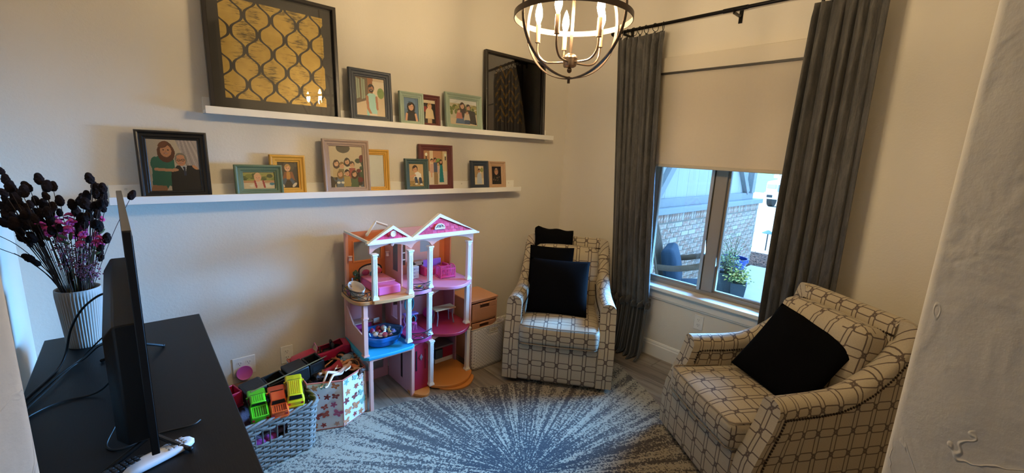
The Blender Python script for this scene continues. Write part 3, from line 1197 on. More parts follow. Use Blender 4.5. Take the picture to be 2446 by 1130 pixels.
shade = thing('roller_shade', 'beige roller shade pulled halfway down over the window', 'window shade', (XW - 0.04, 1.31, 2.33))
SHD = mat('shade_fabric', 'cabda9', 0.85, bump=0.12, bscale=500, var=0.03, vscale=60)
MB().box(-0.022, 0.038, -0.53, 0.53, -0.105, 0.0).build('fascia', mat('shade_fascia', 'd0c5b2', 0.6, bump=0.05, bscale=300), shade, bevel=0.003)
MB().box(-0.021, -0.013, -0.53, 0.53, -0.118, -0.106).build('painted_gap_shadow', mat('gap_shadow_dark', '3a352f', 0.5), shade)  # dark strip paints the shadow line under the fascia
MB().box(0.0, 0.0015, -0.525, 0.525, -0.775, -0.1).build('shade_fabric', SHD, shade, smooth=0)
MB().box(-0.008, 0.008, -0.525, 0.525, -0.792, -0.768).build('hem_bar', mat('hem_bar', 'b3a894', 0.6), shade, bevel=0.004, seg=3)


def outlet(label, loc, rotz, wide=1):
    t = thing('wall_outlet', label, 'outlet', loc, rotz, 'white wall outlets')
    w_ = 0.070 * (1 if wide == 1 else 1.65)
    OW = mat('outlet_white', 'e9e5dc', 0.4)
    DK = mat('outlet_slot', '2a2723', 0.7)
    MB().box(-w_ / 2, w_ / 2, -0.006, -0.0005, -0.057, 0.057).build('cover_plate', OW, t, bevel=0.003)
    for i in range(wide):
        x0 = 0 if wide == 1 else (-0.023 + 0.046 * i)
        for z in (-0.02, 0.02):
            r = MB().lathe([(0, 0), (0.0165, 0.0), (0.0165, 0.0022), (0, 0.0022)], 16, M=Matrix.Translation((x0, -0.006, z)) @ Matrix.Rotation(PI / 2, 4, 'X')).build('receptacle', OW, t)
            for dx, hh_ in ((-0.006, 0.009), (0.006, 0.007)):
                MB().box(x0 + dx - 0.001, x0 + dx + 0.001, -0.0088, -0.008, z - hh_ / 2 + 0.003, z + hh_ / 2 + 0.003).build('slot', DK, r, smooth=0)
            MB().cyl((x0, -0.0088, z - 0.008), (x0, -0.008, z - 0.008), 0.0022, n=8).build('slot', DK, r, smooth=0)
    return t


outlet('white wall outlet below the window sill', (XW, 1.275, 0.405), PI / 2 * -1)
outlet('white double wall outlet behind the wicker basket', (0.392, YS, 0.285), 0, 2)
outlet('white wall outlet plate behind the black toy trailers', (0.622, YS, 0.290), 0, 1)
# ------------------------------------------------------------------ rug
RC = (1.335, 1.30)


def rug_material():
    m = mat('sunburst_rug_pile', '9c9488', rough=0.95, sheen=0.2)
    g = NG(m)
    o = g.tc()
    xyz = g.sep(o)
    r = g.m('SQRT', g.m('ADD', g.m('MULTIPLY', xyz[0], xyz[0]), g.m('MULTIPLY', xyz[1], xyz[1])))
    ir = g.m('DIVIDE', 1.0, g.m('ADD', r, 0.01))
    ux, uy = g.m('MULTIPLY', xyz[0], ir), g.m('MULTIPLY', xyz[1], ir)
    ray = g.noise(g.comb(g.m('MULTIPLY', ux, 13), g.m('MULTIPLY', uy, 13), g.m('MULTIPLY', r, 1.3)), 1.0, 3, 0.6)
    ray2 = g.noise(g.comb(g.m('MULTIPLY', ux, 36), g.m('MULTIPLY', uy, 36), g.m('MULTIPLY', r, 2.5)), 1.0, 2, 0.5)
    grain = g.noise(o, 85, 2, 0.6)
    grain2 = g.noise(o, 240, 2, 0.6)
    fall = g.m('SUBTRACT', 0.25, g.m('MULTIPLY', r, 0.26))
    v = g.m('ADD', g.m('MULTIPLY', g.m('SUBTRACT', ray, 0.5), 1.1), g.m('MULTIPLY', g.m('SUBTRACT', ray2, 0.5), 1.2))
    v = g.m('ADD', v, g.m('MULTIPLY', g.m('SUBTRACT', grain, 0.5), 1.8))
    v = g.m('ADD', v, g.m('MULTIPLY', g.m('SUBTRACT', grain2, 0.5), 1.1))
    v = g.m('ADD', v, fall)
    # pale at the very edge of the burst, solid at the heart
    v = g.m('ADD', v, g.m('MULTIPLY', g.step(r, 0.45, 0.0), 0.03))
    msk = g.step(v, 0.02, 0.07)
    light_ = g.mix(grain2, lin('92866f'), lin('b3a68e'))
    dk = g.mix(g.step(r, 0.15, 0.75), lin('15151d'), lin('41382f'))
    g.color(g.mix(msk, light_, dk))
    g.bump(g.m('ADD', grain2, g.m('MULTIPLY', grain, 0.6)), 0.5, 0.006)
    return m


outline = [(.20, 2.37), (.6, 2.325), (.80, 2.298), (.96, 2.268), (1.14, 2.232), (1.30, 2.197), (1.455, 2.152), (1.62, 2.086), (1.79, 2.008), (2.25, 1.86), (2.72, 1.70),
           (2.65, 1.56), (2.55, 1.34), (2.40, 1.10), (2.1, .60), (1.85, .17), (1.2, .35), (0.6, .56), (0.2, .78)]
rug = MB().prism([(x - RC[0], y - RC[1]) for x, y in reversed(outline)], 0, 0.008).build('area_rug', rug_material(), loc=(RC[0], RC[1], 0.0005), bevel=0.003)
tag(rug, 'cream area rug with dark sunburst pattern between the two chairs', 'rug')

# ------------------------------------------------------------------ armchairs
def trellis_material():
    m = mat('trellis_upholstery', 'b3a48d', rough=0.85, sheen=0.15)
    g = NG(m)
    uv = g.tc('UV')
    x, y = g.sep(uv)[0], g.sep(uv)[1]
    pu, pv = 0.092, 0.112

    def local(t, p, shift):
        q = g.m('DIVIDE', t, p)
        q = g.m('SUBTRACT', g.m('FRACT', g.m('ADD', q, shift)), 0.5)
        return g.m('ABSOLUTE', g.m('MULTIPLY', q, p))

    def link_(a, b, half, L, k=1.35):
        hexa = g.m('MULTIPLY', g.m('SUBTRACT', g.m('ADD', a, g.m('MULTIPLY', b, k)), L), 1 / math.sqrt(1 + k * k))
        return g.m('ABSOLUTE', g.m('MAXIMUM', g.m('SUBTRACT', b, half), hexa))

    aH, bH = local(x, pu, 0.0), local(y, pv, 0.5)
    aV, bV = local(y, pv, 0.0), local(x, pu, 0.5)
    d = g.m('MINIMUM', link_(aH, bH, 0.0200, pu * 0.60), link_(g.m('SUBTRACT', pu, aH), bH, 0.0200, pu * 0.60))
    e = g.m('MINIMUM', link_(aV, bV, 0.0110, pv * 0.585, 2.0), link_(g.m('SUBTRACT', pv, aV), bV, 0.0110, pv * 0.585, 2.0))
    d = g.m('MINIMUM', d, e)
    ln = g.step(d, 0.0033, 0.0021)
    weave = g.noise(g.mapping(uv, (900, 160, 1)), 1.0, 2)
    weave2 = g.noise(g.mapping(uv, (120, 900, 1)), 1.0, 2)
    base = g.mix(g.m('MULTIPLY', g.m('ADD', weave, weave2), 0.5), lin('8d7f68'), lin('cabca1'))
    g.color(g.mix(g.m('MULTIPLY', ln, 0.92), base, lin('4b3c33')))
    g.bump(g.m('ADD', weave, weave2), 0.2, 0.001)
    return m


FAB = trellis_material()
NAIL = mat('nailhead_bronze', '3d3128', 0.35, 0.9)
BASEM = mat('chair_base_black', '171513', 0.5)


def interp(tab, x):
    for (a, fa), (b, fb) in zip(tab, tab[1:]):
        if x <= b:
            k = (x - a) / (b - a)
            k = max(0.0, min(1.0, k))
            return fa + (fb - fa) * k
    return tab[-1][1]


def box_uv(me, off=(0, 0)):
    ul = me.uv_layers.new(name='UVMap') if not me.uv_layers else me.uv_layers[0]
    for p in me.polygons:
        n = p.normal
        ax = max(range(3), key=lambda i: abs(n[i]))
        for li in p.loop_indices:
            v = me.vertices[me.loops[li].vertex_index].co
            ul.data[li].uv = ((v.x, v.y + 0.03), (v.x, v.z), (v.y, v.z))[2 - ax] if ax != 2 else (v.x, v.y + 0.03)
            if ax == 0:
                ul.data[li].uv = (v.y + 0.045, v.z)
            elif ax == 1:
                ul.data[li].uv = (v.x, v.z)


def soft_box(sx, sy, sz, r, crown=(0, 0, 0), n=14):
    """box with rounded edges and slightly puffed faces, centred on the origin"""
    b = MB()
    def surf(ax, sg):
        def fn(a, c):
            p = [0, 0, 0]
            i, j = [(1, 2), (2, 0), (0, 1)][ax]
            p[ax] = sg
            p[i], p[j] = 2 * a - 1, (2 * c - 1) * sg
            h = [sx / 2, sy / 2, sz / 2]
            q = Vector([p[k] * h[k] for k in range(3)])
            core = Vector([max(-(h[k] - r), min(h[k] - r, q[k])) for k in range(3)])
            d = q - core
            if d.length > 1e-9:
                q = core + d.normalized() * r
            t = [1 - abs(p[k]) ** 2.2 for k in range(3)]
            q[ax] += sg * crown[ax] * t[i] * t[j]
            return tuple(q)
        return fn
    for ax in range(3):
        for sg in (-1, 1):
            b.grid(surf(ax, sg), n, n)
    b.uv = [None] * len(b.f)
    me = b.mesh('cushion')
    bm = bmesh.new()
    bm.from_mesh(me)
    bmesh.ops.remove_doubles(bm, verts=bm.verts, dist=1e-5)
    bmesh.ops.recalc_face_normals(bm, faces=bm.faces)
    bm.to_mesh(me)
    bm.free()
    box_uv(me)
    return me


ZT_TAB = [(-.5, .600), (-.30, .604), (-.10, .608), (.0, .618), (.08, .645), (.16, .69), (.24, .755), (.30, .825), (.35, .89), (.39, .922), (.45, .93), (.9, .93)]


def armchair(label, loc, rotz):
    t = thing('armchair', label, 'chair', loc, rotz, 'pair of trellis swivel armchairs')
    # plan path (outer), from the front of the left arm round the back to the front of the right arm
    out = []
    n1 = 26
    for i in range(n1 + 1):
        k = i / n1
        out.append((Vector((-.378 + .034 * k, -.405 + .70 * k)), k))
    c = Vector((-.248, .302))
    for i in range(1, 8):
        q = PI - i / 8 * PI / 2
        out.append((c + Vector((math.cos(q) * .096, math.sin(q) * .105)), 1))
    for i in range(0, 13):
        out.append((Vector((-.248 + .496 * i / 12, .407)), 1))
    half = out[:len(out) - 7]
    out = half + [(Vector((-p.x, p.y)), k) for p, k in reversed(out[:len(out) - 13])][0:]
    path = [p for p, _ in out]
    # drop duplicates
    pp = [path[0]]
    for p in path[1:]:
        if (p - pp[-1]).length > 1e-4:
            pp.append(p)
    path = pp
    k = len(path)
    nrm = []
    for i in range(k):
        d = path[min(i + 1, k - 1)] - path[max(i - 1, 0)]
        d.normalize()
        nrm.append(Vector((d.y, -d.x)))          # to the right of travel = inward
    s_ = [0]
    for i in range(1, k):
        s_.append(s_[-1] + (path[i] - path[i - 1]).length)
    TH = 0.105
    NS = 8
    zlow = [0.03, 0.12, 0.22, 0.32, 0.42, 0.50]

    def lean(z):
        q = max(0, min(1, (z - 0.22) / 0.36))
        return 0.10 * q * q * (3 - 2 * q)

    def section(i):
        p, n = path[i], nrm[i]
        sd = min(s_[i], s_[-1] - s_[i])
        zt = interp(ZT_TAB, p.y) if sd < 0.74 else 0.93
        r = TH / 2
        pts = []
        top = zt - r * 0.9
        zs = [0.03 + (top - 0.03) * q / 6 for q in range(7)]
        for z in zs:
            pts.append((p, z, 0.0))
        for q in range(1, NS):
            a = PI * q / NS
            pts.append((p + n * (r - r * math.cos(a)), top + r * 0.9 * math.sin(a), 0))
        for z in reversed(zs):
            pts.append((p + n * TH, z, 0))
        res = []
        for q, z, _ in pts:
            ly = lean(z) * max(0.0, 1 - sd / 0.30)
            puff = 0.0
            res.append((q.x, q.y + ly, z))
        return res
    secs = [section(i) for i in range(k)]
    m_ = len(secs[0])
    vs, uvs, fs = [], [], []
    for i, sc in enumerate(secs):
        v = 0.03
        for j, p in enumerate(sc):
            if j:
                v += (Vector(p) - Vector(sc[j - 1])).length
            vs.append(p)
            uvs.append((s_[i] + 0.02, v))
    for i in range(k - 1):
        for j in range(m_ - 1):
            fs.append((i * m_ + j, i * m_ + j + 1, (i + 1) * m_ + j + 1, (i + 1) * m_ + j))
    b = MB().add(vs, fs, uvs)
    for i in (0, k - 1):
        sc = secs[i]
        cv, cu, cf = [], [], []
        for j in range(7):
            a, d = sc[j], sc[m_ - 1 - j]
            cv += [a, d]
            x0 = 0.0 if i == 0 else 0.0
            cu += [(-0.0525, a[2]), (0.0525, a[2])]
        for j in range(6):
            cf.append((2 * j, 2 * j + 1, 2 * j + 3, 2 * j + 2))
        b.add(cv, cf, cu)
        arc = sc[6:m_ - 6]
        au = [((Vector(p) - Vector(sc[6])).length - 0.0525, p[2]) for p in arc]
        b.add(arc, [tuple(range(len(arc)))], au)
    me = b.mesh('arm_and_back_shell')
    bm = bmesh.new()
    bm.from_mesh(me)
    bmesh.ops.remove_doubles(bm, verts=bm.verts, dist=1e-5)
    bmesh.ops.recalc_face_normals(bm, faces=bm.faces)
    bm.to_mesh(me)
    bm.free()
    sh = link('arm_and_back_shell', me, FAB, t, smooth=60, bevel=0.016, seg=4)
    sh.modifiers['bevel'].angle_limit = math.radians(60)
    # rolled front edge piping where the arm front meets its sides
    me = soft_box(0.545, 0.20, 0.275, 0.012, (0, 0.004, 0))
    link('front_apron', me, FAB, t, smooth=60, loc=(0, -0.315, 0.168))
    me = soft_box(0.545, 0.68, 0.135, 0.028, (0.004, 0.01, 0.02))
    seat = link('seat_cushion', me, FAB, t, smooth=60, loc=(0, -0.098, 0.375))
    for zz, dz in ((0.443, 0.0), (0.312, 0.0)):
        MB().tube([(-0.262, -0.15, zz), (-0.262, -0.415, zz), (-0.246, -0.434, zz), (0.0, -0.442, zz - 0.002), (0.246, -0.434, zz), (0.262, -0.415, zz), (0.262, -0.15, zz)], 0.0042, 6).build('cushion_welt', mat('welt_cord', '8a7c69', 0.85), t)
    me = soft_box(0.505, 0.17, 0.47, 0.05, (0.006, 0.035, 0.012))
    link('back_cushion', me, FAB, t, smooth=60, loc=(0, 0.205, 0.635), rot=(math.radians(-11), 0, 0))
    MB().box(-0.27, 0.27, -0.1, 0.3, 0.05, 0.31).build('seat_deck', BASEM, t)
    MB().cyl((0, 0, 0), (0, 0, 0.05), 0.25, n=28).build('swivel_base', BASEM, t)
    # nailhead rows, outside and inside of the arms and back
    for side, nm in ((0, 'nailhead_trim'), (1, 'nailhead_trim')):
        pts = []
        for i in range(k):
            sd = min(s_[i], s_[-1] - s_[i])
            p, n = path[i], nrm[i]
            zt = interp(ZT_TAB, p.y) if sd < 0.74 else 0.93
            z = zt - 0.075
            q = p - n * 0.002 if side == 0 else p + n * (TH + 0.002)
            ly = lean(z) * max(0.0, 1 - sd / 0.30)
            if sd > 0.055:
                pts.append(Vector((q.x, q.y + ly, z)))
        # down the front edge
        lo_ = 0.06 if side == 0 else 0.46
        def front(i0):
            o_ = []
            idx = 2 if i0 == 0 else k - 3
            p, n = path[idx], nrm[idx]
            z = lo_
            while z < 0.53:
                q = p - n * 0.002 if side == 0 else p + n * (TH + 0.002)
                sd = min(s_[idx], s_[-1] - s_[idx])
                o_.append(Vector((q.x, q.y + lean(z) * max(0, 1 - sd / 0.30), z)))
                z += 0.012
            return o_
        line = front(0) + pts + list(reversed(front(1)))
        b = MB()
        acc = 0.0
        last = line[0]
        step = 0.0145
        tot = 0
        for a, c2 in zip(line, line[1:]):
            L = (c2 - a).length
            pos = acc
            while pos < L:
                q = a + (c2 - a) * (pos / L) if L > 1e-9 else a
                b.sph(tuple(q), 0.0058, 6, 4)
                pos += step
            acc = pos - L
        o = b.build(nm, NAIL, t, smooth=80, fix=False)
        stuff(o)
    return t


A1 = math.atan2(-.775, .632)
A2 = math.atan2(-.83, -.557)
armchair('trellis patterned armchair with stacked black pillows in the window corner', (2.376, 2.018, 0.009), A1)
armchair('trellis patterned armchair with one black pillow near the entry wall', (2.407, 0.557, 0.009), A2)

BLK = mat('black_pillow_cloth', '0a0a0c', 1.0, bump=0.25, bscale=400, spec=0.05)


def pillow(name, label, M, w_, h_, th=0.13, n=22, ear=0.035, seed=1):
    rs = random.Random(seed)
    ph = [rs.uniform(0, 6) for _ in range(4)]
    b = MB()
    for sg in (-1, 1):
        def fn(a, c):
            x, y = 2 * a - 1, 2 * c - 1
            e = (1 - abs(x) ** 2.4) * (1 - abs(y) ** 2.4)
            d = th / 2 * max(0, e) ** 0.55
            d += 0.006 * math.sin(4 * x + ph[0]) * math.sin(3 * y + ph[1]) * e
            pin = 1 - ear * (1 - y * y) * 1.0
            pin2 = 1 - ear * (1 - x * x) * 1.0
            return (x * w_ / 2 * pin, sg * d, y * h_ / 2 * pin2)
        b.grid(fn, n, n)
    b.uv = [None] * len(b.f)
    me = b.mesh(name)
    bm = bmesh.new()
    bm.from_mesh(me)
    bmesh.ops.remove_doubles(bm, verts=bm.verts, dist=1e-5)
    bmesh.ops.recalc_face_normals(bm, faces=bm.faces)
    bm.to_mesh(me)
    bm.free()
    o = link(name, me, BLK, None, smooth=180)
    o.matrix_world = M
    return tag(o, label, 'pillow', 'black throw pillows')


def chair_M(loc, rz):
    return Matrix.Translation(loc) @ Matrix.Rotation(rz, 4, 'Z')


C1 = chair_M((2.376, 2.018, 0.009), A1)
C2 = chair_M((2.407, 0.557, 0.009), A2)
pillow('throw_pillow', 'square black pillow standing in front of the stack on the corner chair',
       C1 @ Matrix.Translation((-.035, -.135, .640)) @ Matrix.Rotation(math.radians(-24), 4, 'X'), .435, .405, .13, seed=1)
pillow('throw_pillow', 'narrower black pillow tucked behind the front pillow on the corner chair',
       C1 @ Matrix.Translation((-.11, .045, .685)) @ Matrix.Rotation(math.radians(-16), 4, 'X'), .34, .42, .10, seed=2)
# folded throw hanging over the chair back
b = MB()
prof = [(.262, .68), (.268, .80), (.276, .88), (.288, .935), (.318, .962), (.36, .966), (.40, .955), (.424, .925), (.428, .84), (.428, .70), (.428, .58)]
def thr(a, c):
    i = c * (len(prof) - 1)
    i0 = min(int(i), len(prof) - 2)
    f = i - i0
    y = prof[i0][0] * (1 - f) + prof[i0 + 1][0] * f
    z = prof[i0][1] * (1 - f) + prof[i0 + 1][1] * f
    wob = 0.006 * math.sin(9 * a + 5 * c)
    z += 0.016 * max(0, 1 - abs(a - 0.06) / 0.08) * (1 if 0.25 < c < 0.5 else 0) - 0.012 * a * (1 if z > .9 else 0)
    return (-.262 + .305 * a, y + wob, z + 0.004 * math.sin(14 * a))
me_ = b.grid(thr, 20, 30).build('folded_throw', BLK, None, smooth=80, fix=False)
me_.matrix_world = C1
so = me_.modifiers.new('thick', 'SOLIDIFY'); so.thickness = 0.018; so.offset = 1
tag(me_, 'folded black throw hanging over the back of the corner chair', 'throw')
e1 = Vector((.37, .06, -.05)).normalized()
e2 = Vector((-.04, .24, .36))
e2 = (e2 - e1 * e2.dot(e1)).normalized()
e3 = e2.cross(e1)                       # faces front
R3 = Matrix((e1, e1.cross(-e2) * -1, e2)).transposed()
M = Matrix.Identity(3)
M.col[0], M.col[2] = e1, e2
M.col[1] = e2.cross(e1)
pillow('throw_pillow', 'black pillow tilted against the back of the entry side chair', C2 @ Matrix.Translation((.02, .03, .640)) @ M.to_4x4(), .43, .43, .13, seed=4)
# ------------------------------------------------------------------ dresser, television and what stands on it
DZ = 0.765
BW = mat('black_lacquered_wood', '110f0e', 0.5, spec=0.3, bump=0.05, bscale=30, var=0.25, vscale=25, stretch=(10, 1, 10))
BWD = mat('black_drawer_front', '1a1715', 0.4, var=0.2, vscale=20)
KN = mat('drawer_knob_dark', '3a342e', 0.3, 0.8)
dr = thing('dresser', 'long black dresser against the left wall under the television', 'dresser', (-0.072, 1.725, 0))
dl = 0.695
MB().box(-0.254, 0.254, -dl, dl, DZ - 0.028, DZ).build('top', BW, dr, bevel=0.003)
MB().box(-0.245, 0.238, -dl + 0.02, dl - 0.02, 0.09, DZ - 0.028).build('carcass', BW, dr, bevel=0.002)
MB().box(-0.235, 0.220, -dl + 0.03, dl - 0.03, 0.0, 0.09).build('plinth', BW, dr)
for r in range(3):
    for c in range(2):
        y0 = -dl + 0.035 + c * (dl - 0.03)
        z0 = 0.105 + r * 0.212
        d = MB().box(0.2385, 0.252, y0, y0 + dl - 0.045, z0, z0 + 0.200).build('drawer', BWD, dr, bevel=0.003)
        for q in (0.25, 0.75):
            MB().lathe([(0.006, 0), (0.006, 0.012), (0.014, 0.016), (0.015, 0.024), (0.010, 0.028), (0, 0.029)], 14, M=Matrix.Translation((0.252, y0 + (dl - 0.045) * q, z0 + 0.10)) @ Matrix.Rotation(PI / 2, 4, 'Y')).build('knob', KN, d)

TVB = mat('tv_black_plastic', '0e0d0d', 0.5, spec=0.3, bump=0.04, bscale=300)
TVS = mat('tv_screen_glass', '050506', 0.12, coat=0.5)
TVE = mat('tv_edge_lit_grey', '4a443c', 0.35, 0.3)
tv = thing('television', 'thin black flat television seen edge on, standing on the dresser', 'television', (-0.032, 1.697, DZ), 0.023)
tw, t0, t1 = 0.452, 0.062, 0.622
MB().box(-0.006, 0.010, -tw, tw, t0, t1).build('panel', TVB, tv, bevel=0.002)
MB().box(0.0101, 0.0112, -tw + 0.012, tw - 0.012, t0 + 0.018, t1 - 0.012).build('screen', TVS, tv, smooth=0)
MB().box(-0.0055, 0.0095, -tw + 0.002, tw - 0.002, t1 + 0.0002, t1 + 0.0022).build('painted_lit_top_edge', TVE, tv, smooth=0)  # lighter grey paints the light along the panel's top edge
# thick electronics housing with chamfered edges
b = MB()
o_ = [(-tw + 0.07, t0 + 0.006), (tw - 0.07, t0 + 0.006), (tw - 0.07, 0.385), (-tw + 0.07, 0.385)]
i_ = [(-tw + 0.10, t0 + 0.012), (tw - 0.10, t0 + 0.012), (tw - 0.10, 0.35), (-tw + 0.10, 0.35)]
vs = [(-0.006, y, z) for y, z in o_] + [(-0.045, y, z) for y, z in o_] + [(-0.066, y, z) for y, z in i_]
fs = [(0, 1, 5, 4), (1, 2, 6, 5), (2, 3, 7, 6), (3, 0, 4, 7), (4, 5, 9, 8), (5, 6, 10, 9), (6, 7, 11, 10), (7, 4, 8, 11), (8, 9, 10, 11)]
hs = b.add(vs, fs).build('rear_housing', TVB, tv, bevel=0.004)
for k_ in range(9):
    MB().box(-0.0668, -0.0655, -0.20 + k_ * 0.02, -0.188 + k_ * 0.02, 0.27, 0.33).build('vent_slot', mat('tv_vent', '050505', 0.6), hs, smooth=0)
MB().box(-0.0675, -0.0662, -0.02, 0.02, 0.09, 0.15).build('rating_sticker', mat('sticker_white', 'b9b4a8', 0.5), tv, smooth=0)
for s in (-1, 1):
    y = s * 0.34
    b = MB()
    b.tube([(0.0, y, t0 + 0.02), (0.0, y, t0 - 0.005), (0.072, y + s * 0.05, 0.006)], 0.0055, 8)
    b.tube([(0.0, y, t0 - 0.005), (-0.105, y + s * 0.03, 0.006)], 0.0065, 8)
    b.sph((0.072, y + s * 0.05, 0.007), 0.007, 8, 6).sph((-0.105, y + s * 0.03, 0.007), 0.007, 8, 6)
    b.build('stand_foot', TVB, tv)

CORD = mat('black_cord', '0d0c0b', 0.5)


def spline(pts, n=10):
    P = [Vector(p) for p in pts]
    P = [P[0] * 2 - P[1]] + P + [P[-1] * 2 - P[-2]]
    out = []
    for i in range(1, len(P) - 2):
        for k_ in range(n):
            t = k_ / n
            a, b2, c, d = P[i - 1], P[i], P[i + 1], P[i + 2]
            out.append(0.5 * ((2 * b2) + (c - a) * t + (2 * a - 5 * b2 + 4 * c - d) * t * t + (3 * b2 - a - 3 * c + d) * t ** 3))
    out.append(P[-2])
    return out


def cord(label, pts, r=0.0038, group='television cords'):
    o = MB().tube(spline(pts), r, 8).build('power_cord', CORD, None, smooth=80)
    return tag(o, label, 'cord', group)


cz = DZ + 0.0045
cord('black cord looping high from the television back past the vase', [(-0.085, 1.95, 1.02), (-0.112, 2.0, 1.043), (-0.172, 2.06, 0.985), (-0.215, 2.10, 0.90), (-0.238, 2.11, 0.81), (-0.258, 2.07, cz + 0.004), (-0.285, 1.98, cz), (-0.322, 1.84, cz), (-0.335, 1.60, cz)])
cord('thin black cord drooping from the television back to the dresser edge', [(-0.09, 2.0, 0.88), (-0.125, 2.06, 0.868), (-0.17, 2.10, 0.815), (-0.205, 2.10, cz + 0.01), (-0.246, 2.04, cz), (-0.287, 1.92, cz), (-0.318, 1.80, cz), (-0.33, 1.55, cz)], 0.0028)
cord('thin black cord crossing over the first one behind the television', [(-0.09, 1.96, 0.86), (-0.14, 2.03, 0.845), (-0.19, 2.07, 0.79), (-0.225, 2.05, cz + 0.006), (-0.27, 1.90, cz + 0.006), (-0.31, 1.78, cz), (-0.318, 1.6, cz)], 0.0026)
cord('black cord lying flat on the dresser below the television sticker', [(-0.10, 1.77, 0.83), (-0.135, 1.79, 0.785), (-0.17, 1.80, cz), (-0.228, 1.805, cz), (-0.278, 1.775, cz), (-0.305, 1.72, cz), (-0.312, 1.55, cz)], 0.0032)
cord('short black cord curling behind the white remote', [(-0.10, 1.50, 0.80), (-0.12, 1.46, cz), (-0.09, 1.42, cz), (-0.02, 1.44, cz), (0.06, 1.43, cz), (0.085, 1.445, cz)], 0.0028)


def remote(label, loc, rz, L, W, m_body, m_key, keys):
    t = thing('remote_control', label, 'remote control', loc, rz, 'remote controls on the dresser')
    vs = []
    def fn(a, c):
        x = 2 * a - 1
        q = 2 * PI * c
        wdt = W / 2 * max(0.0, 1 - abs(x) ** 5) ** 0.5
        zz = 0.011 * max(0.0, 1 - abs(x) ** 6) ** 0.5
        ca, sa = math.cos(q), math.sin(q)
        e = lambda v, p: math.copysign(abs(v) ** p, v)
        return (x * L / 2, wdt * e(ca, 0.7), 0.011 + zz * e(sa, 0.6))
    MB().grid(fn, 26, 24).build('body', m_body, t, smooth=80)
    for i in range(keys):
        for j in range(3):
            x = L * (0.34 - i * 0.07)
            y = (j - 1) * W * 0.24
            MB().box(x - 0.0045, x + 0.0045, y - 0.0045, y + 0.0045, 0.020, 0.0242).build('button', m_key, t, bevel=0.0015)
    return t


remote('white oval remote control poking out under the television', (-0.016, 1.318, DZ), 0.36, 0.165, 0.050, mat('remote_white', 'd9dbe0', 0.35), mat('remote_key_grey', 'a9acb3', 0.4), 4)
remote('black remote control lying beside the white remote', (-0.110, 1.300, DZ), 0.42, 0.16, 0.046, mat('remote_black', '121213', 0.35), mat('remote_key_black', '2b2b2e', 0.4), 6)

# vase with ribs
VC = (-0.198, 2.292)
def vase_fn(a, c):
    prof = [(0.048, 0.0), (0.053, 0.004), (0.056, 0.05), (0.060, 0.12), (0.0645, 0.19), (0.0665, 0.232), (0.0655, 0.236), (0.061, 0.235), (0.060, 0.20), (0.055, 0.10), (0.048, 0.02), (0.0, 0.016)]
    i = c * (len(prof) - 1)
    i0 = min(int(i), len(prof) - 2)
    f = i - i0
    r = prof[i0][0] * (1 - f) + prof[i0 + 1][0] * f
    z = prof[i0][1] * (1 - f) + prof[i0 + 1][1] * f
    q = 2 * PI * a
    if 0.0 < c < 0.44:
        r += 0.0014 * math.cos(44 * q)
    return (r * math.cos(q), r * math.sin(q), z)


vase = thing('flower_vase', 'ribbed off-white vase on the dresser behind the television', 'vase', (VC[0], VC[1], DZ))
MB().grid(vase_fn, 264, 22, closeu=True).build('ribbed_body', mat('vase_ceramic', 'a59d93', 0.6, bump=0.05, bscale=300), vase, smooth=80)
MB().cyl((0, 0, 0.0), (0, 0, 0.004), 0.047, n=24).build('foot', mat('vase_foot', '8e867b', 0.7), vase)

